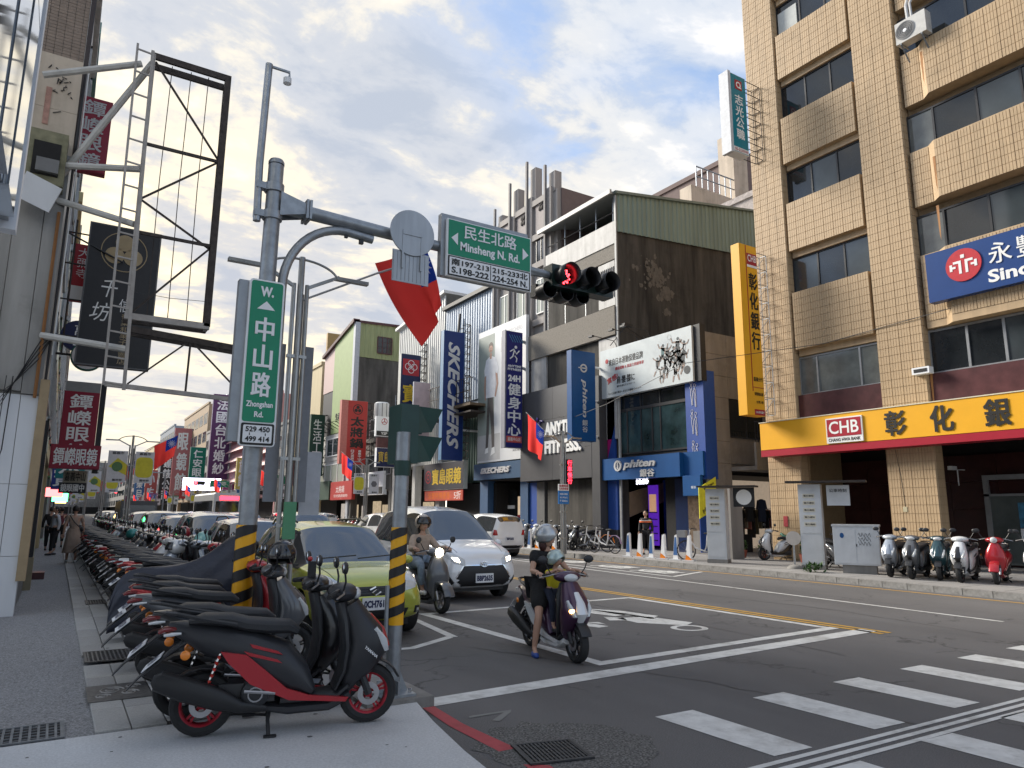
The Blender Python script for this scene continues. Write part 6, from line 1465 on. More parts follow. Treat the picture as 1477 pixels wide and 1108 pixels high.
for i, y in enumerate(ys):
    l = lamp(['street lamp with pale and yellow banners in the left parking row', 'second street lamp beyond the one with large banners, pink-and-yellow banners', 'third street lamp in the distance on the left side'][i] if i < 3 else 'distant street lamp on the left side near the end of the street', 2.65 + (.1 if i == 0 else 0), y, 5.0, 1.0, group='street lamps' if i < 3 else 'distant street lamps')
    k = 1.0
    banner(l, -.95, -.16, 2.8, 4.25, -.1, 1); banner(l, .16, .95, 2.8, 4.25, -.1, 0)
    if i < 6:
        f = empty('flag', ['red flag with blue corner flying beside the first bannered lamp', 'smaller red flag on the second bannered lamp, blue corner'][i] if i < 2 else 'tiny red flag on a distant left lamp', 'flag', (2.65, y, .1), group=None if i < 2 else 'distant left flags')
        MB().tube([(.6, 0, 4.3), (1.9, 0, 5.15)], .014, WL, 5).obj('staff', f)
        flag(f, (1.0 if i == 0 else 1.0, 0, 4.55), (.85, 0, .5), 1.15, 1.15, 'cloth', i, .3)
rys = [22.55, 44.2, 66, 88, 110, 135, 160, 190]
for i, y in enumerate(rys):
    x = 16.64 if i == 0 else 16.8
    l = lamp(['street lamp on the far pavement with red LED text and blue board', 'street lamp with yellow and grey banners by the red hot pot sign'][i] if i < 2 else 'distant street lamp on the right-hand pavement', x, y, 4.75 if i == 0 else 5.0, .8, group=None if i < 2 else 'distant right lamps')
    if i: banner(l, -.85, -.16, 2.7, 4.0, -.1, 0); banner(l, .16, .85, 2.7, 4.0, -.1, 2)
    f = empty('flag', ['purple and red flag drooping in front of the gym lettering', 'red flag drooping beside the red hot pot sign'][i] if i < 2 else 'small red flag on a distant right lamp', 'flag', (x, y, .1), group=None if i < 2 else 'distant right flags')
    MB().tube([(-.3, 0, 4.25), (-1.75, -.0, 5.35)], .016, WL, 5).obj('staff', f)
    flag(f, (-1.7, 0, 5.3), (.8, 0, -.6), .95, 1.35, 'cloth', 20 + i, .3)
LR = mat('red_led_text', (.3, .01, .01), .5, emit=(1, .02, .04), estr=2.2)
l22 = empty('led_strip', 'vertical red LED text strip on the far lamp post', 'led sign', (16.85, 22.4, 2.75)); MB().box(-.13, .13, 0, .06, 0, .98, BLACK).obj('case', l22); text(l22, '行車慢行', LR, 0, .49, .2, .94, y=-.004, vertical=True, bold=.03)
l23 = empty('notice_board', 'blue parking notice board with red and white head on the far lamp post', 'sign', (16.55, 22.4, 2.0)); MB().box(-.25, .25, 0, .03, 0, .5, mat('notice_blue', (.02, .17, .48), .4)).obj('blue_plate', l23); MB().box(-.25, .25, 0, .03, .51, .76, WL).obj('white_plate', l23)
text(l23, '收費時間', RED, 0, .69, .42, .09, bold=.03); text(l23, '公有停車場', RED, 0, .58, .42, .09, bold=.03); text(l23, '08:00-18:00', WL, 0, .38, .36, .07); text(l23, '每小時20元', WL, 0, .25, .36, .07); text(l23, 'P 300m', WL, 0, .12, .36, .07)
# far traffic signals and gantry sign
for x, y, z, lb in ((16.0, 104, 5.4, 'small red traffic light over the next crossing on the right'), (4.6, 60, 4.5, 'distant red traffic light beyond the banners'), (9.5, 150, 5.0, 'tiny red traffic light in the far distance')):
    t = empty('traffic_light', lb, 'traffic light', (x, y, z)); MB().box(-.7, .7, 0, .3, -.25, .25, TLG).obj('housing', t); MB().lathe([(0, -.02), (.2, -.02)], REDE, (-.45, 0, 0), 'y', 14).obj('lens', t)
    MB().tube([(.7, .1, .0), (2.2, .1, 0), (2.2, .1, -z)], .07, STEEL, 6).obj('pole', t)
t = sign('street_name_sign', 'small green street name plate over the next crossing', 'street sign', (18.6, 104, 4.9), 2.4, .9, .1, 0, GREEN, GREEN); text(t, '忠孝路', WL, 0, .5, 1.6, .5); MB().tube([(1.3, .1, .4), (1.6, .1, .4), (1.6, .1, -4.8)], .07, STEEL, 6).obj('pole', t)

# ================================================================== things on the far pavement
KG = mat('cabinet_grey', (.58, .60, .62), .5, .1, var=.08, scale=3, dirt=.12)
def kiosk(label, x, y, h, rz, board=True):
    t = empty('meter_cabinet', label, 'meter cabinet', (x, y, .13), rz)
    MB().box(-.3, .3, 0, .45, 0, h, KG).obj('cabinet', t); MB().box(-.32, .32, -.02, .47, -.0, .12, CONC).obj('plinth', t)
    d = MB().box(-.26, .26, -.015, 0, h * .42, h - .2, KG).obj('door', t)
    for k in range(5): MB().box(-.18, .14, -.022, -.016, h * .50 + k * .2, h * .50 + .12 + k * .2, mat('notice_cream', (.60, .57, .48), .6)).obj('notice', d); text(d, '電力通知', INK, -.02, h * .5 + .06 + k * .2, .26, .05, y=-.022)
    MB().box(-.26, .26, -.012, 0, .2, h * .4, KG).obj('lower_door', t)
    return t
t = kiosk('tall grey meter cabinet with flat roof and notices in front of the bank', 18.25, 12.87, 2.38, rad(-62)); MB().box(-.6, 1.5, -.3, .3, 2.42, 2.47, DSTEEL).obj('flat_roof', t); MB().box(.45, 1.05, .1, .12, 1.78, 2.35, KG).obj('side_board', t); text(t, '公車時刻', INK, .75, 2.2, .45, .1, y=.1)
t = kiosk('tall grey meter cabinet with round sign beside the yellow banner', 17.8, 15.97, 2.32, rad(-62)); MB().box(-.5, 1.3, -.3, .3, 2.36, 2.41, DSTEEL).obj('flat_roof', t)
MB().box(.55, 1.2, .1, .14, 1.75, 2.35, BLACK).lathe([(0, .09), (.24, .09)], WL, (.88, 0, 2.05), 'y', 20).obj('round_board', t)
t = empty('stone_pillar', 'grey stone pillar behind the round-signed cabinet', 'pillar', (20.0, 17.3, .13)); MB().box(-.3, .3, -.3, .3, 0, 2.4, CTILE).obj('shaft', t)
t = empty('utility_cabinet', 'grey-white double utility cabinet with graffiti on the far pavement', 'utility cabinet', (17.95, 11.35, .13), rad(-62))
t.scale = (.74, .8, 1)
MB().box(-.75, .75, 0, .62, .22, 1.22, KG).obj('cabinet', t); MB().box(-.5, .6, .05, .6, 0, .22, CONC).obj('plinth', t); MB().box(-.78, .78, -.03, .66, 1.22, 1.27, mat('cabinet_top', (.5, .51, .52), .5)).obj('lid', t)
for s in (-1, 1): MB().box(*sorted((s * .02, s * .72)), -.015, 0, .26, 1.18, KG).obj('door', t)
MB().lathe([(0, -.02), (.07, -.02)], PB, (-.45, 0, .98), 'y', 16).obj('round_logo', t)
q = MB(); rr = random.Random(3)
for k in range(3): q.tube([(.08 + .4 * i / 12 , -.02, 1.0 - k * .11 + .06 * sin(i * 1.9 + k)) for i in range(13)], .007, INK, 4)
for k in range(2): q.tube([(.765, .1 + .35 * i / 10, 1.05 - k * .12 + .05 * sin(i * 2.1)) for i in range(11)], .007, INK, 4)
q.obj('graffiti', t); MB().box(.0, .03, -.03, -.015, .7, .76, DARK).obj('handle', t)
t = empty('round_marker', 'small round white sign on a short post by the kerb', 'sign', (18.0, 13.3, .13), rad(-50)); MB().tube([(0, 0, 0), (0, 0, .7)], .025, STEEL, 6).obj('post', t); MB().lathe([(0, -.03), (.2, -.03), (.2, 0), (0, 0)], mat('cream_disc', (.55, .5, .45), .5), (0, 0, .85), 'y', 20).obj('disc', t); MB().ell((0, 0, 0), (.22, .2, .12), CONC).obj('base', t)
# potted plants
def plant(label, x, y, h, r, z=.13, name='potted_plant', pot=True):
    t = empty(name, label, 'plant', (x, y, z)); rr = random.Random(int(x * 100 + y))
    if pot: MB().lathe([(0, 0), (.13, 0), (.18, .26), (.2, .27), (.17, .25), (0, .24)], mat('terracotta', (.28, .08, .05), .8), n=14).obj('pot', t)
    q = MB(); LV = mat('leaf_green', (.045, .10, .025), .5, var=.4, scale=12)
    for i in range(90):
        a = rr.uniform(0, 6.28); e = rr.uniform(.1, 1); rad_ = r * rr.uniform(.2, 1) * math.sqrt(1 - e * e * .6); p = Vector((rad_ * cos(a), rad_ * sin(a), (.22 if pot else 0) + h * e)); s = rr.uniform(.05, .1)
        u = Vector((cos(a + rr.uniform(-1, 1)), sin(a + rr.uniform(-1, 1)), rr.uniform(-.3, .9))).normalized() * s * 1.6; v = u.cross(Vector((0, 0, 1))).normalized() * s * .5
        q.add([p - u * .5, p + v, p + u, p - v], [(0, 1, 2, 3)], LV)
    q.obj('foliage', t); MB().tube([(0, 0, .1), (0, 0, h * .7)], .012, DSTEEL, 4).obj('stem', t)
plant('bushy potted plant beside the grey stone pillar', 20.9, 17.6, .35, .2); plant('larger potted shrub in front of the clothes shop', 21.3, 16.95, .5, .3)
plant('tall potted plant against the tan bank column', 20.7, 14.9, .8, .22); plant('weeds growing at the kerb by the utility cabinet', 17.4, 12.3, .22, .3, name='weeds', pot=False)
# bicycle docks
def dock(label, x, y, blue, group):
    t = empty('bike_dock', label, 'bike dock', (x, y, .13), rad(100), group)
    m = mat('dock_blue', (.05, .14, .35), .5) if blue else WHITEF
    MB().prism([(-.08, 0), (.12, 0), (.04, .80), (-.04, .84), (-.06, .8)], 'y', -.045, .045, WHITEF).obj('post', t)
    MB().prism([(-.06, .16), (.1, .16), (.03, .75), (-.03, .75)], 'y', -.050, -.046, m).prism([(-.06, .16), (.1, .16), (.03, .75), (-.03, .75)], 'y', .046, .050, m).obj('panel', t)
    if not blue: MB().prism([(-.09, .03), (.14, .03), (.11, .2), (-.05, .1)], 'y', -.053, .053, ORANGE).obj('orange_foot', t)
    MB().box(-.2, .25, -.1, .1, 0, .03, KG).obj('base_plate', t)
for k in range(6):
    dock(['blue-panelled bike dock leftmost of the free docks', 'white bike dock in front of the man in the black jacket', 'blue-panelled bike dock right of the standing man', 'white bike dock with orange foot left of the last blue one', 'blue-panelled bike dock beside the parked white bicycle', 'white bike dock holding the white bicycle'][k], 17.65 + .03 * k, 19.95 - k * .56, k % 2 == 0, 'bike docks')
for k in range(8): dock(('blue-panelled' if k % 2 else 'white orange-footed') + ' bike dock in the farther group beyond the lamp post', 17.7, 24.6 + k * .62, k % 2 == 1, 'farther bike docks')
def bike(label, x, y, rz, basket=True, purple=False):
    t = empty('bicycle', label, 'bicycle', (x, y, .13), rz); FM = mat('bike_white', (.62, .62, .62), .3)
    for cx_ in (-.52, .52):
        q = MB(); P = [(cx_ + .31 * cos(a * pi / 12), 0, .33 + .31 * sin(a * pi / 12)) for a in range(25)]; q.tube(P, .022, RUBBER, 6, caps=False)
        w_ = q.obj('wheel', t); q = MB()
        for a in range(10): q.tube([(cx_, 0, .33), (cx_ + .3 * cos(a * pi / 5), 0, .33 + .3 * sin(a * pi / 5))], .003, CHROME, 3)
        q.obj('spokes', w_)
    MB().tube([(.52, 0, .33), (.42, 0, .75), (.38, 0, 1.0)], .02, FM, 8).tube([(.4, 0, .7), (.2, 0, .42), (-.1, 0, .32), (-.18, 0, .5), (-.22, 0, .85)], .03, FM, 8).tube([(-.1, 0, .32), (-.52, 0, .33), (-.2, 0, .6)], .016, FM, 8).obj('frame', t)
    MB().tube([(.25, -.28, 1.02), (.36, -.15, 1.04), (.38, 0, 1.02), (.36, .15, 1.04), (.25, .28, 1.02)], .014, BLACK, 6).obj('handlebar', t)
    MB().loft([(-.38, .9, .09, .03), (-.25, .91, .08, .035), (-.1, .89, .03, .02)], BLACK).obj('saddle', t)
    MB().loft([(-.85, .38, .05, .01), (-.78, .58, .05, .012), (-.6, .69, .05, .012), (-.4, .68, .05, .012), (-.25, .55, .05, .012)], mat('mauve', (.35, .25, .38), .5) if purple else ORANGE).obj('mudguard', t)
    if basket: MB().box(.5, .78, -.15, .15, .75, .98, mat('basket_grey', (.3, .3, .3), .6)).obj('basket', t)
    return t
bike('white share bicycle with orange mudguard parked at the last dock', 18.1, 16.9, rad(115)); bike('white share bicycle with mauve mudguard right of the far lamp post', 18.2, 22.0, rad(100), False, True)
bike('white share bicycle behind the mauve one', 18.5, 22.9, rad(112), False, False)
# overhead cable from the gym sign to the corner
t = tag(MB().tube([(22, 31, 7), (19.5, 26, 5.9), (18.4, 22, 6.0), (18.3, 17.5, 6.9), (21.2, 14, 7.3), (21.1, 9, 7.55)], .012, BLACK, 4).obj('overhead_cable'), 'thin sagging cable strung across the shop fronts', 'cable')
# buildings seen over the roofs on the right
t = block('rear_building', 'mauve-grey rear building with stair parapet above the green loft', 30, 42, 26.5, DECOD, [(22, 24)], 2, X=38, depth=10, shop=False)
W(MB().box(36.6, 38, 29.9, 31.2, 20, 27.5, CRP), 'stair_tower', t)
q = MB()
for k in range(8): q.tube([(33 + k * .55, 30, 22.6), (33 + k * .55, 30, 24)], .04, STEEL, 4)
q.tube([(33, 30, 24), (37, 30, 24)], .05, STEEL, 5).tube([(33, 30, 23.3), (37, 30, 23.3)], .04, STEEL, 5).box(32.5, 38, 30, 31, 20, 22.6, CRP); W(q, 'roof_railing', t)
t = block('rear_building', 'white flaking parapet peeking out beside the tan bank building', 24.6, 30, 20.2, mat('flaking_white', (.42, .38, .36), .8, var=.3, scale=6, dirt=.4), [], 0, X=33, depth=10, shop=False)
# ================================================================== scooters
REDD = mat('dark_red_lens', (.16, .008, .01), .18, coat=.6)
ALLOY = mat('cast_alloy', (.35, .35, .36), .35, .8)
DSK = mat('brake_disc', (.45, .45, .46), .3, .9)
MIRG = mat('mirror_glass', (.75, .78, .8), .03, 1.0)
VINYL = mat('seat_vinyl', (.022, .023, .026), .55, bump=.15, bscale=200)
PLW = mat('plate_white', (.72, .73, .74), .5)
BLK2 = mat('satin_black_plastic', (.022, .023, .026), .4, bump=.1, bscale=150)
def arc(cx, cz, r, a0, a1, n, hy, ht, y=0): return [(cx + r * cos(rad(a0 + (a1 - a0) * i / n)), cz + r * sin(rad(a0 + (a1 - a0) * i / n)), hy, ht, y) for i in range(n + 1)]
PL = ['MXQ-2158', 'NRT-6037', '857-KLP', 'EPC-0719', 'MAB-3392']
def scooter(name, label, body, accent, rim, style='sport', spring=None, plate=0, front=None, lit=False, stand=True):
    t = empty(name, label, 'scooter'); front = front or body; retro = style == 'retro'
    B = MB
    B().loft([(-.88, .80, .03, .02), (-.80, .77, .09, .06), (-.58, .69, .14, .12), (-.32, .60, .16, .15), (-.10, .49, .17, .18), (.05, .38, .17, .13), (.17, .28, .14, .04)] if not retro else
             [(-.86, .68, .05, .05), (-.78, .62, .15, .13), (-.58, .58, .20, .18), (-.34, .55, .20, .18), (-.14, .47, .17, .15), (.0, .36, .15, .10), (.12, .28, .13, .04)], body, 14).obj('rear_body', t)
    if not retro:
        q = B()
        for s in (-1, 1):
            q.prism([(-.50, .615), (-.44, .53), (-.28, .375), (.0, .245), (.42, .205), (.44, .235), (.15, .27), (-.02, .33), (-.18, .47), (-.32, .585)], 'y', s * .150, s * .178, accent)
            q.prism([(-.30, .66), (-.10, .60), (-.06, .57), (-.28, .63)], 'y', s * .155, s * .168, accent); q.prism([(-.34, .61), (-.10, .54), (-.06, .51), (-.30, .575)], 'y', s * .162, s * .172, accent)
        q.obj('side_accent', t)
    B().loft([(-.74, .82, .09, .02), (-.64, .835, .13, .04), (-.45, .82, .14, .048), (-.33, .785, .135, .05), (-.18, .765, .13, .055), (-.02, .755, .11, .05), (.05, .715, .07, .03)], VINYL, 14, 3).obj('seat', t)
    q = B(); q.tube([(-.40, -.15, .80), (-.60, -.15, .84), (-.82, -.10, .885), (-.90, 0, .885), (-.82, .10, .885), (-.60, .15, .84), (-.40, .15, .80)], .016, BLK2 if not retro else CHROME, 6); q.obj('grab_rail', t)
    B().loft([(-.945, .745, .04, .015), (-.90, .765, .07, .025), (-.82, .775, .08, .02)], REDD).obj('tail_light', t)
    q = B()
    for s in (-1, 1): q.loft([(-.90, .735, .02, .01, s * .09), (-.84, .745, .025, .014, s * .115), (-.78, .75, .012, .008, s * .125)], CLEAR)
    q.obj('rear_indicator', t)
    B().loft([(-.06, .235, .14, .045), (.18, .235, .155, .03), (.36, .25, .15, .03), (.44, .31, .14, .03)], BLK2).obj('floorboard', t)
    B().loft([(-.22, .19, .10, .03), (.0, .165, .13, .05), (.30, .17, .13, .05), (.46, .24, .11, .05)], body if style != 'white_trim' else WHITE).obj('belly_panel', t)
    B().loft([(.34, .28, .14, .02), (.40, .42, .17, .03), (.42, .6, .18, .035), (.40, .78, .17, .04), (.37, .93, .10, .05)], BLK2, 14).obj('inner_shield', t)
    B().loft([(.42, .25, .08, .04), (.455, .35, .14, .08), (.52, .47, .17, .145), (.575, .57, .185, .17), (.56, .67, .18, .155), (.50, .78, .155, .115), (.43, .91, .11, .085)] if not retro else
             [(.46, .24, .10, .04), (.45, .40, .20, .09), (.45, .60, .22, .12), (.44, .76, .18, .11), (.41, .92, .09, .07)], front, 14).obj('front_cowl', t)
    if not retro:
        B().loft([(.68, .48, .05, .03), (.742, .585, .08, .03), (.70, .70, .06, .03), (.60, .82, .035, .02)], accent, 12).obj('nose_panel', t)
        q = B()
        for s in (-1, 1): q.loft([(.725, .545, .02, .03, s * .09), (.70, .63, .03, .035, s * .125), (.63, .73, .02, .02, s * .14)], CLEAR)
        q.obj('front_light', t)
        if lit: B().ell((.71, -.125, .62), (.035, .035, .03), mat('amber_glow', (.9, .4, .1), .4, emit=(1, .55, .15), estr=3)).obj('lit_indicator', t)
    B().ell((.38, 0, 1.0), (.12, .19, .075), front if not retro else body, 16, 10).obj('handlebar_cover', t)
    B().ell((.48, 0, .99) if not retro else (.49, 0, 1.0), (.045, .10, .05) if not retro else (.06, .075, .075), mat('lit_lamp', (.9, .85, .7), .3, emit=(1, .85, .6), estr=5) if lit == 'head' else CLEAR, 16, 10).obj('headlight', t)
    q = B().tube([(.24, -.35, 1.0), (.32, -.2, 1.03), (.36, 0, 1.02), (.32, .2, 1.03), (.24, .35, 1.0)], .014, BLK2, 8); q.obj('handlebar', t)
    for s in (-1, 1):
        B().tube([(.24, s * .36, .998), (.30, s * .25, 1.015)], .021, RUBBER, 8).obj('grip', t)
        B().tube([(.37, s * .17, 1.03), (.36, s * .27, 1.01), (.30, s * .36, .985)], .008, ALLOY, 5).obj('brake_lever', t)
        B().tube([(.36, s * .22, 1.03), (.37, s * .27, 1.10), (.36, s * .30, 1.16)], .008, BLACK, 6).obj('mirror_stem', t)
        mr = B().ell((.355, s * .335, 1.21), (.022, .075 if not retro else .055, .05 if not retro else .055), BLK2, 16, 8); mr = mr.obj('mirror', t)
        B().ell((.338, s * .335, 1.21), (.010, .062 if not retro else .046, .040 if not retro else .046), MIRG, 16, 6).obj('mirror_glass', mr)
        B().tube([(.50, s * .075, .50), (.60, s * .075, .235)], .022, BLK2, 8).tube([(.555, s * .075, .36), (.61, s * .075, .225)], .028, ALLOY if retro else BLK2, 8).obj('fork_leg', t)
    B().loft(arc(.61, .225, .262, 150, 25, 8, .075, .010) if not retro else arc(.61, .225, .28, 175, 15, 9, .10, .03), front if retro else BLK2, 10).obj('front_fender', t)
    B().loft(arc(-.61, .225, .262, 160, 60, 6, .07, .008), BLK2, 8).obj('rear_hugger', t)
    B().loft([(-.72, .70, .08, .02), (-.84, .62, .08, .015), (-1.05, .44, .075, .008), (-1.12, .36, .07, .006)], BLK2, 8).obj('plate_holder', t)
    d = Vector((-.24, 0, -.20)).normalized(); pc = Vector((-.955, 0, .53)); nn = Vector((-d.z * -1, 0, d.x)); nn = Vector((d.z, 0, -d.x))
    if nn.x > 0: nn = -nn
    rot = Matrix(((0, -d.x, nn.x), (-1, 0, 0), (0, -d.z, nn.z))).to_4x4()
    pe = B().box(-.13, .13, -.075, .075, 0, .006, PLW).obj('number_plate', t); pe.matrix_local = Matrix.Translation(pc + nn * .014) @ rot
    tx_ = text(pe, PL[plate % 5], NAVY, 0, 0, .23, .085, bold=.04); tx_.rotation_euler = (rad(-90), 0, 0); tx_.scale = (-1, 1, 1); tx_.location = (0, 0, .0075)
    tx_.rotation_euler = (rad(-90), 0, 0); tx_.scale = (1, 1, 1)
    for s in (-1, 1): B().ell((-.74, s * .155, .60), (.035, .014, .035), ORANGE, 12, 6).obj('reflector', t)
    B().loft([(-.66, .24, .04, .06, .10), (-.45, .25, .05, .085, .10), (-.15, .28, .06, .10, .09), (-.05, .28, .05, .08, .07)], mat('engine_grey', (.06, .06, .062), .5, .4), 10).lathe([(0, -.165), (.07, -.165), (.10, -.15), (.11, -.06), (0, -.06)], BLK2, (-.24, 0, .30), 'y', 16).lathe([(.045, -.172), (.055, -.172), (.055, -.16), (.045, -.16)], ALLOY, (-.24, 0, .30), 'y', 14, closed=True).cbox((-.3, 0, .3), (.4, .2, .14), mat('engine_grey', (.06, .06, .062))).obj('engine', t)
    B().loft([(-.16, .19, .025, .025, -.12), (-.34, .22, .04, .045, -.155), (-.48, .28, .055, .075, -.175), (-.72, .37, .062, .085, -.18), (-.90, .44, .055, .07, -.18), (-.94, .455, .03, .03, -.18)], mat('muffler_black', (.014, .014, .015), .5), 12).obj('muffler', t)
    for s in (-1, 1):
        q = B(); P = [(-.60 + .10 * k / 60 + .0, s * .125 + .034 * cos(k * .75), .30 + .30 * k / 60 + .034 * sin(k * .75) * .35) for k in range(61)]; q.tube(P, .0105, spring or BLK2, 5); q.tube([(-.61, s * .125, .27), (-.49, s * .125, .63)], .012, CHROME, 6); q.obj('shock_absorber', t)
    for cx in (-.61, .61):
        w = B().lathe([(.155, -.045), (.185, -.056), (.215, -.045), (.225, -.015), (.225, .015), (.215, .045), (.185, .056), (.155, .045)], RUBBER, (cx, 0, .225), 'y', 28).obj('wheel', t)
        q = B().lathe([(.160, -.045), (.150, -.04), (.138, -.03), (.138, .03), (.150, .04), (.160, .045)], rim, (cx, 0, .225), 'y', 28)
        for k in range(5):
            a = k * 2 * pi / 5 + .3
            for da in (-.13, .13): q.bar((cx + .03 * cos(a), 0, .225 + .03 * sin(a)), (cx + .143 * cos(a + da), 0, .225 + .143 * sin(a + da)), .035, .016, rim)
        q.lathe([(0, -.05), (.03, -.05), (.035, .05), (0, .05)], rim, (cx, 0, .225), 'y', 12); q.obj('rim', w)
        B().lathe([(.045, -.062), (.085, -.062), (.085, -.056), (.045, -.056)], DSK, (cx, 0, .225), 'y', 24, False, True).obj('brake_disc', w)
    if stand:
        q = B().tube([(-.12, 0, .20), (-.14, -.10, .10), (-.13, -.19, .012)], .014, BLACK, 6).tube([(-.12, 0, .20), (-.14, .10, .10), (-.13, .19, .012)], .014, BLACK, 6).tube([(-.14, -.1, .1), (-.14, .1, .1)], .012, BLACK, 6).tube([(-.14, .08, .09), (-.42, .16, .10)], .012, BLACK, 6); q.cbox((-.12, -.2, .012), (.09, .04, .012), BLACK); q.obj('centre_stand', t)
        B().tube([(-.1, -.17, .30), (-.32, -.19, .33)], .012, ALLOY, 6).obj('footpeg', t)
    return t
def paint(name, col, metal=.15, rough=.28, coat=.6): return mat(name, col, rough, metal, var=.03, coat=coat)
MATBLK = mat('matte_black_paint', (.026, .027, .031), .42, .1, var=.08); REDP = paint('red_paint', (.38, .012, .02)); WHP = paint('white_enamel', (.68, .69, .70)); GRYP = paint('grey_enamel', (.10, .105, .115)); SILP = paint('silver_blue_paint', (.36, .40, .46), .4)
TEALP = paint('dark_teal_paint', (.012, .05, .065)); PURP = paint('deep_purple_paint', (.052, .018, .052), .3); BLKP = paint('black_gloss_paint', (.015, .015, .017)); RRIM = mat('red_rim', (.33, .012, .025), .35, .3)
SPR = mat('red_spring', (.5, .03, .02), .4)
P = {}
P['mb'] = scooter('parked_scooter', 'matte black scooter with red swoosh, red rims and springs, nearest on the corner pavement', MATBLK, REDP, RRIM, spring=SPR, plate=0)
PROTO = [('mb', None)]
P['br'] = scooter('parked_scooter', '', REDP, WHP, BLKP, spring=SPR, plate=1, front=REDP)
P['bk'] = scooter('parked_scooter', '', BLKP, SILP, BLKP, plate=2)
P['gr'] = scooter('parked_scooter', '', GRYP, BLKP, BLKP, plate=3)
P['wh'] = scooter('parked_scooter', '', WHP, BLKP, BLKP, plate=4)
P['sb'] = scooter('parked_scooter', '', BLKP, SILP, BLKP, plate=1, front=SILP)
P['te'] = scooter('parked_scooter', '', TEALP, TEALP, BLKP, plate=2)
P['rr'] = scooter('parked_scooter', '', REDP, REDP, ALLOY, 'retro', plate=3)
P['gy'] = scooter('parked_scooter', '', GRYP, GRYP, ALLOY, 'retro', plate=0, lit='head', stand=False)
P['pu'] = scooter('parked_scooter', '', PURP, WHP, BLKP, 'white_trim', plate=4, lit=True, stand=False, front=PURP)
for o in list(bpy.data.objects):
    if o.parent: KIDS.setdefault(o.parent.name, []).append(o)
SLEAN = .0
used = set()
MERGED = {}
def merged(key):
    if key in MERGED: return MERGED[key]
    vs = []; fs = []; mi = []; sm = []; mats = []
    def walk(o, M):
        M = M @ o.matrix_parent_inverse @ Matrix.LocRotScale(o.location, o.rotation_euler, o.scale)
        if o.type == 'MESH':
            b0 = len(vs); vs.extend([tuple(M @ v.co) for v in o.data.vertices])
            for p_ in o.data.polygons:
                m_ = o.data.materials[p_.material_index]
                if m_ not in mats: mats.append(m_)
                fs.append(tuple(b0 + i for i in p_.vertices)); mi.append(mats.index(m_)); sm.append(p_.use_smooth)
        for c in KIDS.get(o.name, []): walk(c, M)
    for c in KIDS[P[key].name]: walk(c, Matrix())
    me = bpy.data.meshes.new('scooter'); me.from_pydata(vs, [], fs)
    for m_ in mats: me.materials.append(m_)
    me.polygons.foreach_set('material_index', mi); me.polygons.foreach_set('use_smooth', sm); MERGED[key] = me; return me
def place(key, x, y, rz, label, group=None, z=.125, far=False, sc=.97):
    if far:
        o = link('parked_scooter', merged(key)); tag(o, label, 'scooter', group); o.location = (x, y, z); o.rotation_euler = (0, 0, rz); o.scale = (sc,) * 3; return o
    if key not in used: used.add(key); o = P[key]; o.location = (x, y, z); o.rotation_euler = (0, 0, rz); o.scale = (sc,) * 3; tag(o, label, 'scooter', group)
    else: o = dup(P[key], (x, y, z), rz, label, group, scale=sc)
    if rz is not None and o.get('group') is None and group: o['group'] = group
    return o
GP = 'scooters parked along the left pavement'
s0 = place('mb', 1.53, 5.38, rad(-13), 'matte black scooter with red swoosh and red rims, nearest of all, on the corner pavement', GP, .118, sc=.92)
for s_ in (-1, 1):
    e_ = text(s0, 'YAMAHA', PLW, 0, 0, .13, .022, bold=.03); e_.location = (.60, s_ * .190, .56); e_.rotation_euler = (0, rad(40) * s_ * -1, rad(180) if s_ > 0 else 0)
near = [('bk', 1.50, 5.95, -9, 'black scooter right behind the nearest red-rimmed one, only its seat and mirrors showing'),
 ('gr', 1.50, 7.30, -4, 'grey-black scooter third in the left row with long flat seat'),
 ('br', 1.52, 8.02, -2, 'red tailed scooter with white nose fourth in the left row, beside the striped mast'),
 ('mb', 1.62, 8.74, 0, 'matte black scooter with red side panel, fifth in the row before the covered one')]
for k, x, y, a, l in near: place(k, x, y, rad(a), l, GP, sc=.93)
for o_, (k, x, y, a, l) in zip([], near): pass
seq = ['bk', 'mb', 'gr', 'sb', 'bk', 'br', 'gr', 'bk', 'te', 'mb', 'wh', 'bk']
cn = {'bk': 'black', 'mb': 'matte black and red', 'gr': 'dark grey', 'sb': 'black and silver', 'br': 'red', 'te': 'dark teal', 'wh': 'white', 'rr': 'round red', 'gy': 'grey retro'}
nth = 'first second third fourth fifth sixth seventh eighth ninth tenth eleventh twelfth thirteenth fourteenth'.split()
for i in range(58):
    y = 10.9 + i * .68 + R.uniform(-.08, .08)
    if i >= 14: y = 19.7 + (i - 14) * .6 + R.uniform(-.05, .05)
    k = seq[(i * 5 + i // 7) % 12]; x = 1.68 + R.uniform(-.1, .1)
    lb_ = cn[k] + ' scooter, ' + nth[i] + ' one behind the covered scooter in the left row' if i < 14 else cn[k] + ' scooter packed in the long distant part of the left row'
    place(k, x, y, rad(R.uniform(-8, 4)), lb_, GP if i < 14 else 'distant parked scooters of colour ' + cn[k], far=i >= 12)
for i in range(16):                                       # second row standing at the kerb, beyond the lamp
    k = seq[(i * 7 + 3) % 12]; place(k, 2.15 + R.uniform(-.06, .06), 13.2 + i * .95, rad(180 + R.uniform(-12, 12)), cn[k] + ' scooter with raised mirrors in the tight second row by the kerb', 'second row scooters of colour ' + cn[k], far=True)
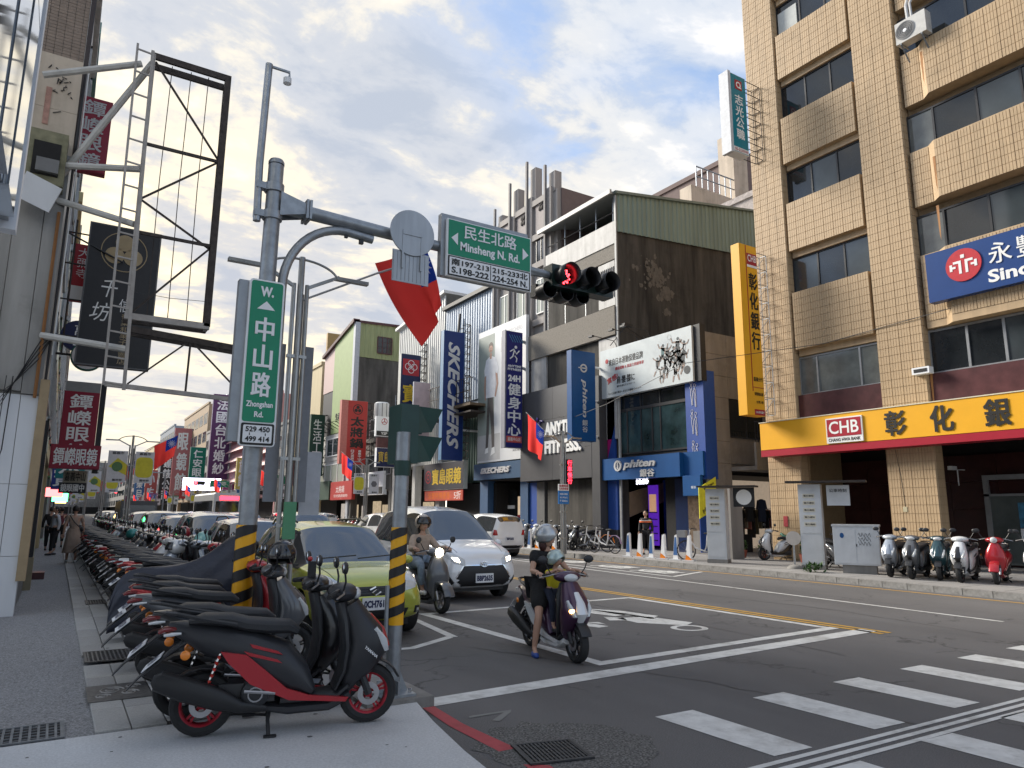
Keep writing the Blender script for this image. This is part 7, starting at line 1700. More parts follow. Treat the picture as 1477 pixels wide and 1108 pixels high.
# right-hand pavement
GR_ = 'scooters parked in front of the bank'
for k, x, y, a, l in (('sb', 18.35, 10.55, 196, 'silver-blue fronted scooter next to the utility cabinet'), ('gr', 18.2, 9.9, 193, 'dark grey scooter second from the utility cabinet'), ('te', 18.45, 9.45, 200, 'dark teal scooter third from the utility cabinet'),
 ('wh', 18.35, 8.85, 192, 'white sport scooter with a white helmet on its seat in front of the bank'), ('rr', 18.6, 8.25, 196, 'round red retro scooter right of the white one'), ('wh', 18.9, 7.55, 190, 'white scooter cut off by the right picture edge'), ('gr', 19.4, 12.9, 250, 'grey scooter half hidden behind the meter cabinet'), ('wh', 20.9, 16.0, 160, 'white scooter parked beside the tan bank column')):
    place(k, x, y, rad(a), l, GR_, .13)
for i in range(8): place(['bk', 'wh', 'gr'][i % 3], 18.9, 24.2 + i * .75, rad(185), 'scooter parked behind the farther bike docks, ' + ['black', 'white', 'grey'][i % 3] + ' one', 'scooters behind the docks', .13, True)
for i in range(14): place(['wh', 'bk', 'gr', 'br'][i % 4], 18.0, 46 + i * .8, rad(185), 'tiny ' + ['white', 'black', 'grey', 'red'][i % 4] + ' parked scooter on the far right pavement', 'tiny far right scooters', .13, True)
# floor mat item on nearest scooter, cloth, phone holder
t = empty('phone_holder', 'phone holder with red knob on the handlebar of the nearest scooters', 'holder', (1.80, 5.85, 1.10)); MB().box(-.03, .03, -.01, .02, 0, .13, BLACK).ell((-.02, 0, .15), (.02, .02, .02), REDL).obj('clamp', t)
# covered scooter
t = empty('covered_scooter', 'scooter under a dark navy rain cover between the striped mast and the row', 'covered scooter', (1.66, 9.75, .12), rad(-3))
NVC = mat('navy_cover', (.018, .022, .038), .5, var=.25, scale=4, bump=.5, bscale=14)
sec = [(-1.02, .45, .10), (-.95, .80, .16), (-.7, .86, .22), (-.4, .86, .26), (-.1, .92, .30), (.15, 1.10, .36), (.32, 1.27, .40), (.42, 1.2, .38), (.55, .92, .30), (.68, .68, .2)]
vs = []; fs = []; n = 26; rr = random.Random(2)
for i, (x, h, w) in enumerate(sec):
    for j in range(n + 1):
        a = pi * j / n; c_, s_ = cos(a), sin(a); z = h * (abs(s_) ** .62); y = w * (1.15 - .5 * abs(s_) ** 2) * (1 if c_ > 0 else -1) * abs(c_) ** .55
        f = 1 - abs(s_) ** .7; y += .05 * sin(j * 1.7 + i * .9) * f + .02 * sin(i * 2.3 + j); z = max(.1 + .05 * sin(i * 1.3), z - .03 * abs(sin(i * 1.1 + j * .8)) * s_); vs.append((x, y, z))
for i in range(len(sec) - 1):
    for j in range(n): fs.append((i * (n + 1) + j, i * (n + 1) + j + 1, (i + 1) * (n + 1) + j + 1, (i + 1) * (n + 1) + j))
cvr = MB().add(vs, fs, NVC, True).obj('cover', t, 180); md = cvr.modifiers.new('s', 'SUBSURF'); md.levels = 1; md.render_levels = 2
for cx in (-.61, .61): MB().lathe([(.155, -.045), (.2, -.055), (.225, 0), (.2, .055), (.155, .045)], RUBBER, (cx, 0, .225), 'y', 20).obj('wheel', t)
def helmet(label, x, y, z, m, rz=0., visor=None, name='helmet', parent=None, r=.135):
    t = empty(name, label, 'helmet', (x, y, z), rz) if parent is None else parent
    q = MB(); vs = []; fs = []; n, k_ = 20, 12
    for i in range(k_ + 1):
        th = pi * .72 * i / k_
        for j in range(n):
            a = 2 * pi * j / n; lim = 1.0
            fr = max(0, cos(a)); th2 = th * (1 - .42 * fr ** 1.5)
            vs.append((r * 1.12 * sin(th2) * cos(a), r * .98 * sin(th2) * sin(a), r * 1.05 * cos(th2)))
    for i in range(k_):
        for j in range(n): fs.append((i * n + j, i * n + (j + 1) % n, (i + 1) * n + (j + 1) % n, (i + 1) * n + j))
    o = q.add(vs, fs, m, True).obj('shell', t, 180); md = o.modifiers.new('s', 'SOLIDIFY'); md.thickness = .018
    if visor:
        q = MB(); vs = []; fs = []
        for i in range(5):
            for j in range(13):
                a = rad(-75 + 150 * j / 12); th = rad(48 + 52 * i / 4); vs.append((r * 1.2 * sin(th) * cos(a), r * 1.04 * sin(th) * sin(a), r * 1.1 * cos(th)))
        for i in range(4):
            for j in range(12): fs.append((i * 13 + j, i * 13 + j + 1, (i + 1) * 13 + j + 1, (i + 1) * 13 + j))
        q.add(vs, fs, visor, True).obj('visor', t, 180)
    return t
HSM = mat('smoke_visor', (.02, .02, .022), .06, spec=.8)
helmet('black open-face helmet hanging on the mirror in front of the green car', 1.90, 7.15, 1.21, BLKP, rad(-120), HSM)
helmet('mint green helmet resting on a scooter behind the covered one', 2.15, 13.1, 1.15, paint('mint', (.22, .45, .42)), rad(20))
helmet('red and black helmet on a scooter left of the mint one', 2.3, 16.4, 1.18, paint('red_h', (.3, .02, .03)), rad(200), HSM)
helmet('white full helmet lying on a seat in the left row', 1.75, 13.2, 1.02, WHP, rad(170), HSM)
helmet('small teal helmet far down the left scooter row', 1.7, 20.5, 1.05, paint('teal_h', (.05, .3, .28)), 0)
helmet('white helmet sitting on the white scooter before the bank', 18.6, 8.95, 1.0, WHP, rad(200), HSM)

# ================================================================== cars
from mathutils.bvhtree import BVHTree
CARS = {}
CARGL = mat('car_glass', (.035, .04, .045), .03, var=.2, scale=.8, ior=2.3)
def car(name, label, col, kind='mini', lit=False, plate_s=None, rear=False):
    t = empty(name, label, 'car')
    S = {'mini': [(-2.1, .45, .66, .95, .64, 1.40, .46), (-2.04, .28, .80, 1.0, .79, 1.60, .56), (-1.35, .2, .84, .99, .82, 1.69, .61), (-.55, .18, .85, .97, .83, 1.71, .63), (-.45, .18, .85, .97, .83, 1.71, .63), (.42, .18, .85, .94, .82, 1.63, .60), (1.22, .18, .84, .97, .80, 1.06, .68), (1.72, .20, .82, .90, .75, .96, .60), (2.02, .24, .77, .80, .66, .84, .5), (2.12, .34, .64, .62, .58, .68, .4)],
         'hatch': [(-1.95, .45, .64, .92, .62, 1.30, .46), (-1.88, .28, .80, .98, .78, 1.42, .54), (-1.3, .2, .84, .97, .81, 1.53, .58), (-.50, .18, .85, .95, .82, 1.56, .60), (-.40, .18, .85, .95, .82, 1.56, .60), (.35, .18, .85, .92, .81, 1.49, .58), (1.08, .18, .84, .92, .79, .98, .66), (1.60, .20, .82, .87, .74, .92, .60), (1.92, .24, .77, .76, .66, .80, .5), (2.04, .34, .62, .60, .56, .64, .4)],
         'suv': [(-2.2, .5, .70, 1.0, .70, 1.40, .52), (-2.1, .34, .86, 1.05, .84, 1.58, .60), (-1.4, .24, .89, 1.04, .87, 1.66, .64), (-.6, .22, .90, 1.02, .88, 1.68, .65), (-.5, .22, .90, 1.02, .88, 1.68, .65), (.35, .22, .90, 1.0, .87, 1.60, .63), (1.1, .22, .89, 1.02, .86, 1.08, .72), (1.75, .24, .88, .97, .82, 1.03, .66), (2.1, .3, .82, .84, .72, .9, .55), (2.22, .42, .66, .66, .6, .7, .42)]}[kind]
    ws = .35 if kind != 'suv' else .35; vs = []; fs = []; mi = []
    for (x, zb, w, zl, wl, zr, wr) in S:
        zm = (zb + zl) / 2
        vs += [(x, 0, zb), (x, w * .82, zb), (x, w * .98, zb + .10), (x, w * 1.0, zm + .05), (x, wl, zl), (x, wl + (wr - wl) * .93, zl + (zr - zl) * .90), (x, wr * .72, zr), (x, 0, zr + .012)]
    n = len(S); m_ = 8
    for i in range(n - 1):
        for j in range(m_ - 1):
            fs.append((i * m_ + j, i * m_ + j + 1, (i + 1) * m_ + j + 1, (i + 1) * m_ + j)); g_ = 0
            if j == 4 and i in (1, 2, 4): g_ = 1
            if j >= 5 and i == 5: g_ = 1
            if j == 4 and i == 5: g_ = 2
            if j >= 5 and i == 0: g_ = 1
            mi.append(g_)
    fs.append(tuple(range(m_))[::-1]); mi.append(0); fs.append(tuple(range((n - 1) * m_, n * m_))); mi.append(0)
    me = bpy.data.meshes.new('body'); me.from_pydata(vs, [], fs); me.polygons.foreach_set('material_index', mi)
    for m0 in (col, CARGL, FRS): me.materials.append(m0)
    bm = bmesh.new(); bm.from_mesh(me)
    cr = bm.edges.layers.float.new('crease_edge')
    for e in bm.edges:
        idx = {f.material_index for f in e.link_faces}
        if len(idx) > 1: e[cr] = .55
        elif all(v.index % 8 in (4,) for v in e.verts): e[cr] = .45
    bm.to_mesh(me); bm.free(); me.polygons.foreach_set('use_smooth', [True] * len(me.polygons))
    o = bpy.data.objects.new('body', me); COL.objects.link(o)
    md = o.modifiers.new('m', 'MIRROR'); md.use_axis = (False, True, False); md.use_clip = True
    md = o.modifiers.new('s', 'SUBSURF'); md.levels = 3; md.render_levels = 3
    wx = (-1.28, 1.30) if kind != 'suv' else (-1.35, 1.38); wr_ = .31 if kind != 'suv' else .35
    cut = MB()
    for x in wx: cut.lathe([(0, -1.2), (wr_ + .055, -1.2), (wr_ + .055, 1.2), (0, 1.2)], BLACK, (x, 0, wr_), 'y', 28, False)
    co = cut.obj('cut'); md = o.modifiers.new('b', 'BOOLEAN'); md.object = co; md.solver = 'EXACT'; md.operation = 'DIFFERENCE'
    body = evald(o, 'body', t); bpy.data.objects.remove(co)
    me = body.data; me.polygons.foreach_set('use_smooth', [True] * len(me.polygons)); me.set_sharp_from_angle(angle=rad(50))
    bvh = BVHTree.FromPolygons([v.co for v in me.vertices], [tuple(p_.vertices) for p_ in me.polygons])
    # glass becomes its own part
    keep = [p_.index for p_ in me.polygons if p_.material_index == 1]
    g2 = me.copy(); bm = bmesh.new(); bm.from_mesh(g2); bmesh.ops.delete(bm, geom=[f for f in bm.faces if f.material_index != 1], context='FACES'); bm.to_mesh(g2); bm.free()
    bm = bmesh.new(); bm.from_mesh(me); bmesh.ops.delete(bm, geom=[f for f in bm.faces if f.material_index == 1], context='FACES'); bm.to_mesh(me); bm.free()
    link('window_glass', g2, t)
    def decal(nm, poly, m0, sx=1, off=.008, par=None, mir=False):
        """outline in (y, z), wrapped onto the front (sx=1) or rear (-1)"""
        for s in ((1, -1) if mir else (1,)):
            c_ = (sum(p_[0] for p_ in poly) / len(poly), sum(p_[1] for p_ in poly) / len(poly)); R_ = 4; P_ = []; 
            fine = []
            for a_, b_ in zip(poly, poly[1:] + poly[:1]):
                for k in range(4): fine.append((a_[0] + (b_[0] - a_[0]) * k / 4, a_[1] + (b_[1] - a_[1]) * k / 4))
            for k in range(R_ + 1):
                for p_ in fine:
                    y = (c_[0] + (p_[0] - c_[0]) * k / R_) * s; z = c_[1] + (p_[1] - c_[1]) * k / R_
                    h_ = bvh.ray_cast(Vector((4 * sx, y, z)), Vector((-sx, 0, 0))); x = (h_[0].x if h_[0] else 1.9 * sx); P_.append((x + (off if k < R_ else off * .2) * sx, y, z))
            nf = len(fine); F_ = [(k * nf + i, k * nf + (i + 1) % nf, (k + 1) * nf + (i + 1) % nf, (k + 1) * nf + i) for k in range(R_) for i in range(nf)]
            r_ = MB().add(P_, F_, m0, True).obj(nm, par or t, 60)
        return r_
    HLT = mat('lit_headlight', (.8, .75, .6), .2, emit=(1, .8, .5), estr=1.6) if lit else CLEAR
    k = 1.07 if kind == 'suv' else 1
    hy = .53
    decal('headlight', [(.40, .64 * k), (.62, .68 * k), (.82, .84 * k), (.78, .93 * k), (.58, .86 * k), (.40, .75 * k)], CLEAR, 1, .012, mir=True)
    if lit: decal('lamp_glow', [(.50, .69), (.62, .73), (.66, .80), (.52, .78)], mat('lit_lamp', (.9, .85, .7), .3, emit=(1, .85, .6), estr=5), 1, .018, mir=True)
    if kind == 'mini':
        decal('chrome_grille_frame', [(-.62, .23), (.62, .23), (.66, .36), (.44, .66), (-.44, .66), (-.66, .36)], CHROME, 1, .008)
        gr = decal('grille', [(-.60, .25), (.60, .25), (.63, .36), (.425, .64), (-.425, .64), (-.63, .36)], BLACK, 1, .014)
        decal('fog_recess', [(.64, .30), (.74, .40), (.70, .46), (.62, .36)], BLACK, 1, .01, mir=True)
    else:
        gr = decal('grille', [(-.36, .60 * k), (.36, .60 * k), (.40, .72 * k), (-.40, .72 * k)], BLACK, 1, .010)
        for z in (.63, .66, .69): decal('grille_bar', [(-.36, z * k), (.36, z * k), (.36, (z + .012) * k), (-.36, (z + .012) * k)], CHROME if kind == 'suv' else FRS, 1, .016, par=gr)
        decal('lower_intake', [(-.45, .28), (.45, .28), (.50, .42), (-.50, .42)], BLACK, 1, .010)
        decal('fog_light', [(.60, .34), (.70, .34), (.70, .44), (.60, .44)], BLACK, 1, .012, mir=True); decal('fog_lens', [(.63, .36), (.68, .36), (.68, .41), (.63, .41)], CLEAR, 1, .018, mir=True)
    lz = .66 * k if kind != 'mini' else .665
    h_ = bvh.ray_cast(Vector((4, 0, lz)), Vector((-1, 0, 0))); lx_ = (h_[0].x if h_[0] else 2.1)
    q = MB()
    if kind == 'hatch': q.tube([(lx_ + .03, -.08, lz + .02), (lx_ + .03, .0, lz + .055), (lx_ + .03, .04, lz + .03), (lx_ + .03, -.04, lz - .02), (lx_ + .03, 0, lz - .05), (lx_ + .03, .08, lz - .015)], .012, CHROME, 5)
    else:
        for a_, b_ in ((.075, .048), (.03, .046), (.07, .02)): q.tube([(lx_ + .03, a_ * cos(v_ * pi / 9), lz + b_ * sin(v_ * pi / 9) + (.02 if b_ == .02 else 0)) for v_ in range(19)], .008, CHROME, 5)
    q.obj('badge', t)
    pz = .42 if kind == 'mini' else .50
    h_ = bvh.ray_cast(Vector((4, 0, pz)), Vector((-1, 0, 0))); px = h_[0].x if h_[0] else 2.1
    for sx, zz in ((1, pz), (-1, .72)):
        h_ = bvh.ray_cast(Vector((4 * sx, 0, zz)), Vector((-sx, 0, 0))); px = h_[0].x if h_[0] else 2.1 * sx
        pl_ = MB().box(-.19, .19, -.015, .015, -.08, .08, PLW).obj('number_plate', t); pl_.location = (px + .03 * sx, 0, zz); pl_.rotation_euler = (0, 0, rad(90 * sx)); text(pl_, plate_s or 'AFK-2086', NAVY, 0, 0, .34, .10, y=-.016, bold=.05)
    # rear lamps, lower trim
    decal('tail_light', [(.56, .86), (.76, .84), (.74, 1.08), (.62, 1.06)], REDL, -1, .012, mir=True)
    decal('rear_bumper_trim', [(-.6, .34), (.6, .34), (.66, .46), (-.66, .46)], BLACK, -1, .01)
    for s in (-1, 1):
        mb_ = MB().ell((.98, s * 1.0 * (.93 if kind != 'suv' else .98), 1.0 * k), (.07, .09, .065), col, 12, 8).cbox((1.0, s * .84, .97 * k), (.06, .14, .03), BLACK); mb_.obj('wing_mirror', t)
    q = MB(); SE = mat('panel_gap', (.02, .02, .02), .7)
    for s in (-1, 1):
        for xx in (-.5, .62, -1.28 + .0):
            P_ = []
            for kk in range(9):
                zz = (.30 if xx > -1 else .72) + ((.92 * k) - (.30 if xx > -1 else .72)) * kk / 8; h_ = bvh.ray_cast(Vector((xx, s * 3, zz)), Vector((0, -s, 0)))
                if h_[0] is not None and abs(h_[0].y) > .5: P_.append((xx, h_[0].y + s * .001, zz))
            if len(P_) > 2: q.tube(P_, .004, SE, 4)
    for s in (-1, 1):
        P_ = []
        for kk in range(10):
            xx = 1.2 + .72 * kk / 9; h_ = bvh.ray_cast(Vector((xx, s * (.60 - .012 * kk), 3)), Vector((0, 0, -1)))
            if h_[0] is not None: P_.append((xx, h_[0].y, h_[0].z + .001))
        if len(P_) > 2: q.tube(P_, .004, SE, 4)
    q.obj('panel_gaps', t)
    MB().box(.55, 1.0, -.6, .6, .8, .93, BLACK).obj('dashboard', t)
    MB().tube([(1.16, -.55, 1.055 * k), (1.10, .05, 1.085 * k)], .010, BLACK, 5).tube([(1.18, .05, 1.045 * k), (1.10, .62, 1.08 * k)], .010, BLACK, 5).obj('wiper', t)
    for s in (-1, 1):
        if kind == 'hatch': MB().tube([(.1, s * .56, 1.55), (-.2, s * .56, 1.60), (-1.2, s * .56, 1.58), (-1.45, s * .54, 1.50)], .016, BLACK, 6).obj('roof_rail', t)
        h_ = bvh.ray_cast(Vector((-.2, s * 3, .86 * k)), Vector((0, -s, 0))); yy = h_[0].y if h_[0] else .85 * s
        for x in (-.85, .15): MB().cbox((x, yy + s * .01, .86 * k), (.18, .03, .035), col).obj('door_handle', t)
    for x in wx:
        for s in (-1, 1):
            y = s * (.76 if kind != 'suv' else .80)
            w = MB().lathe([(.20, -.09), (wr_ - .02, -.10), (wr_, -.08), (wr_, .08), (wr_ - .02, .10), (.20, .09)], RUBBER, (x, y, wr_), 'y', 28).obj('wheel', t)
            q = MB().lathe([(.205, .0), (.19, .0), (.205, s * .09), (.215, s * .095)], ALLOY, (x, y, wr_), 'y', 28).lathe([(0, s * .02), (.2, s * .02)], BLACK, (x, y, wr_), 'y', 20)
            for kk in range(6): a = kk * pi / 3; q.bar((x + .02 * cos(a), y + s * .07, wr_ + .02 * sin(a)), (x + .20 * cos(a), y + s * .08, wr_ + .20 * sin(a)), .05, .02, ALLOY)
            q.obj('rim', w)
    MB().box(-1.9, 1.8, -.6, .6, .17, .3, BLACK).obj('underbody', t)
    return t
GRN = mat('green_gold_paint', (.46, .48, .075), .25, .2, var=.02, coat=.8); WCAR = mat('white_car_paint', (.80, .81, .82), .22, .1, var=.02, coat=.8); SILC = mat('silver_car_paint', (.38, .39, .41), .25, .6, var=.02, coat=.8)
c1 = car('parked_car', 'green-gold hatchback with roof rails and plate CH7615 behind the corner scooters', GRN, 'hatch', plate_s='0CH7615'); c1.location = (3.58, 10.85, 0); c1.rotation_euler = (0, 0, rad(-90)); c1.scale = (.95,) * 3
c2 = car('car', 'white minivan with lit headlights and big black grille, plate BBP2635', WCAR, 'mini', True, 'BBP2635'); c2.location = (6.95, 13.85, 0); c2.rotation_euler = (0, 0, rad(-91)); c2.scale = (.93, .98, 1.03)
c3 = car('car', 'white SUV seen from behind driving away on the other lane', WCAR, 'suv'); c3.location = (13.5, 33.5, 0); c3.rotation_euler = (0, 0, rad(90)); c3.scale = (.96,) * 3
for o in list(bpy.data.objects):
    if o.parent and o.parent in (c1, c2, c3): KIDS.setdefault(o.parent.name, []).append(o)
for c in (c1, c2, c3):
    for o in KIDS[c.name]:
        for q_ in bpy.data.objects:
            if q_.parent == o: KIDS.setdefault(o.name, []).append(q_) if q_ not in KIDS.get(o.name, []) else None
def recol(root, col_from, col_to):
    for o in root.children if False else [x for x in bpy.data.objects if x.parent == root]:
        if o.type == 'MESH' and any(m_ == col_from for m_ in o.data.materials):
            for i, sl in enumerate(o.material_slots):
                if sl.material == col_from: sl.link = 'OBJECT'; sl.material = col_to
def pc(src, x, y, rz, label, group=None, col=None, sc=.95):
    o = dup(src, (x, y, 0), rad(rz), label, group, scale=sc)
    if group is None and 'group' in o: del o['group']
    if col: recol(o, WCAR if src is not c1 else GRN, col)
    return o
pc(c2, 14.6, 25.3, 92, 'white compact car seen from behind near the bike docks')
pc(c1, 3.65, 16.2, -90, 'white hatchback parked right behind the green car', col=WCAR)
pc(c3, 3.75, 21.3, -90, 'white SUV parked third in the left kerb lane with cloudy windscreen')
for i in range(9): pc((c1, c2, c3)[i % 3], 3.7, 26.8 + i * 5.6, -90, 'parked car in the distant left kerb lane, ' + ['white', 'silver', 'white'][i % 3], 'distant left kerb cars', (WCAR, SILC, WCAR)[i % 3] if i % 3 != 2 else None)
for i in range(7): pc((c2, c3)[i % 2], 7.1, 24 + i * 9.5, -90, 'oncoming white car queueing in the distance', 'distant oncoming cars')
for i in range(5): pc((c3, c2)[i % 2], 13.6 + (i % 2), 44 + i * 12, 90, 'car driving away in the distance on the right', 'distant cars driving away', SILC if i % 2 else None)
# white bus and dark van far off
t = empty('bus', 'white and green city bus with red LED display, seen behind far down the road', 'bus', (12.0, 62, 0)); BUSW = mat('bus_white', (.55, .56, .56), .35)
MB().box(-1.25, 1.25, 0, 10, .4, 3.0, BUSW).prism([(-1.25, 3.0), (1.25, 3.0), (1.1, 3.15), (-1.1, 3.15)], 'y', 0.1, 9.9, BUSW).obj('body', t); MB().box(-1.1, 1.1, -.02, 0, 1.6, 2.45, GLASS).obj('rear_window', t); MB().box(-.8, .8, -.03, 0, 2.55, 2.85, LR).obj('led_display', t)
MB().box(-1.27, -1.25, .6, 9.6, 1.4, 2.5, GLASS).obj('side_windows', t); MB().box(-1.275, -1.25, .1, 9.9, .5, 1.0, mat('bus_green', (.05, .2, .12), .4)).obj('green_stripe', t); text(t, 'BUS', INK, 0, 1.25, .9, .3, y=-.01, bold=.04)
for s in (-1, 1):
    for y in (1.5, 7.5): MB().lathe([(0, -.15), (.48, -.15), (.48, .15), (0, .15)], RUBBER, (s * 1.1, y, .48), 'x', 20).obj('wheel', t)
    MB().box(*sorted((s * 1.0, s * 1.2)), -.03, 0, .7, 1.1, REDL).obj('tail_light', t)
t = empty('van', 'dark box van facing us beyond the first bannered lamp', 'van', (4.1, 47, 0)); MB().box(-.95, .95, 0, 4.5, .35, 2.2, DG).obj('body', t); MB().box(-.85, .85, -.02, 0, 1.2, 1.95, GLASS2).obj('windscreen', t); MB().box(-.8, .8, -.03, 0, .75, .95, CHROME).obj('grille', t)
for s in (-1, 1): MB().ell((s * .75, -.02, .9), (.14, .04, .1), CLEAR).obj('headlight', t); MB().lathe([(0, -.1), (.33, -.1), (.33, .1), (0, .1)], RUBBER, (s * .85, .9, .33), 'x', 18).obj('wheel', t)
# ================================================================== people
SKN = mat('skin', (.46, .27, .19), .55, var=.06); HAIR = mat('dark_hair', (.018, .013, .011), .5, bump=.4, bscale=90); HAIRR = mat('reddish_hair', (.05, .014, .012), .5, bump=.4, bscale=90)
def skin_obj(name, nodes, edges, m, parent, sub=2):
    me = bpy.data.meshes.new(name); me.from_pydata([n_[:3] for n_ in nodes], edges, []); me.materials.append(m)
    o = bpy.data.objects.new(name, me); COL.objects.link(o)
    o.modifiers.new('k', 'SKIN'); 
    for i, n_ in enumerate(nodes): me.skin_vertices[0].data[i].radius = (n_[3], n_[4] if len(n_) > 4 else n_[3])
    me.skin_vertices[0].data[0].use_root = True
    o.modifiers['k'].use_smooth_shade = True
    md = o.modifiers.new('s', 'SUBSURF'); md.levels = sub; md.render_levels = sub
    r_ = evald(o, name, parent)
    r_.data.polygons.foreach_set('use_smooth', [True] * len(r_.data.polygons)); r_.data.materials.clear(); r_.data.materials.append(m)
    for p_ in r_.data.polygons: p_.material_index = 0
    return r_
def lerp(a, b, t_): return tuple(a[i] + (b[i] - a[i]) * t_ for i in range(3))
def head(parent, pos, yaw, pitch=0., r=.105, hair=HAIR, longhair=False, face=True):
    M = Matrix.Translation(Vector(pos)) @ Matrix.Rotation(yaw, 4, 'Z') @ Matrix.Rotation(pitch, 4, 'Y')
    q = MB(); n, k_ = 22, 16; vs = []; fs = []
    for i in range(k_ + 1):
        th = pi * i / k_
        for j in range(n):
            a = 2 * pi * j / n; x, y, z = sin(th) * cos(a), sin(th) * sin(a), cos(th)
            w = 1 - .28 * max(0, -z) ** 1.3; xx = x * .92 * w + (.10 if x > 0 and z < -.3 else 0) * x; yy = y * .78 * w
            nz = math.exp(-((y / .13) ** 2 + ((z + .12) / .20) ** 2)) if x > 0 else 0
            xx += .16 * nz; xx -= (.05 * math.exp(-(((abs(y) - .33) / .16) ** 2 + ((z - .10) / .12) ** 2)) if x > 0 else 0)
            vs.append(M @ Vector((xx * r, yy * r, z * 1.12 * r)))
    for i in range(k_):
        for j in range(n): fs.append((i * n + j, i * n + (j + 1) % n, (i + 1) * n + (j + 1) % n, (i + 1) * n + j))
    q.add(vs, fs, SKN, True); hd = q.obj('head', parent, 180)
    def at(x, y, z): return M @ Vector((x * r, y * r, z * r))
    R3 = M.to_3x3()
    if face:
        for s in (-1, 1):
            MB().ell(at(.80, s * .32, .12), (.012, .020, .010), mat('eye_white', (.6, .58, .55), .3), 10, 6, R3).ell(at(.87, s * .31, .12), (.006, .008, .008), INK, 8, 5, R3).obj('eye', hd); MB().ell(at(.86, s * .33, .30), (.006, .026, .006), HAIR, 8, 4, R3).obj('eyebrow', hd)
        MB().ell(at(.86, 0, -.50), (.010, .026, .008), mat('lips', (.36, .10, .09), .5), 10, 5, R3).obj('mouth', hd)
    q = MB()
    for s in (-1, 1): q.ell(at(-.02, s * .80, -.02), (.02, .01, .03), SKN, 8, 6, R3)
    q.obj('ear', hd)
    q = MB(); q.ell(at(-.16, 0, .16), (r * .98, r * .86, r * 1.06), hair, 16, 12, R3, zmin=-.55)
    if longhair: q.ell(at(-.55, 0, -.75), (r * .55, r * .72, r * .95), hair, 14, 10, R3)
    q.obj('hair', hd); return M
def hand(parent, w, d, side, r=.010):
    """palm and five bent fingers closing around what lies ahead of the wrist"""
    d = Vector(d).normalized(); w = Vector(w); up = Vector((0, 0, 1)); sd = d.cross(up).normalized(); q = MB()
    q.ell(w + d * .035, (.042, .036, .018), SKN, 12, 8, Matrix((d, sd, sd.cross(d))).transposed())
    for k in range(4):
        o_ = sd * (-.027 + .018 * k); L_ = (.030, .034, .032, .026)[k]; a = w + d * .055 + o_
        q.tube([a, a + d * L_ + up * .004, a + d * L_ * 1.5 - up * .022, a + d * L_ * 1.1 - up * .042], r, SKN, 7, radii=[r, r * .95, r * .85, r * .7])
    q.tube([w + d * .01 + sd * .03 * side, w + d * .04 + sd * .05 * side - up * .01, w + d * .062 + sd * .035 * side - up * .028], r * 1.1, SKN, 7, radii=[r * 1.2, r, r * .8]); q.obj('hand', parent)
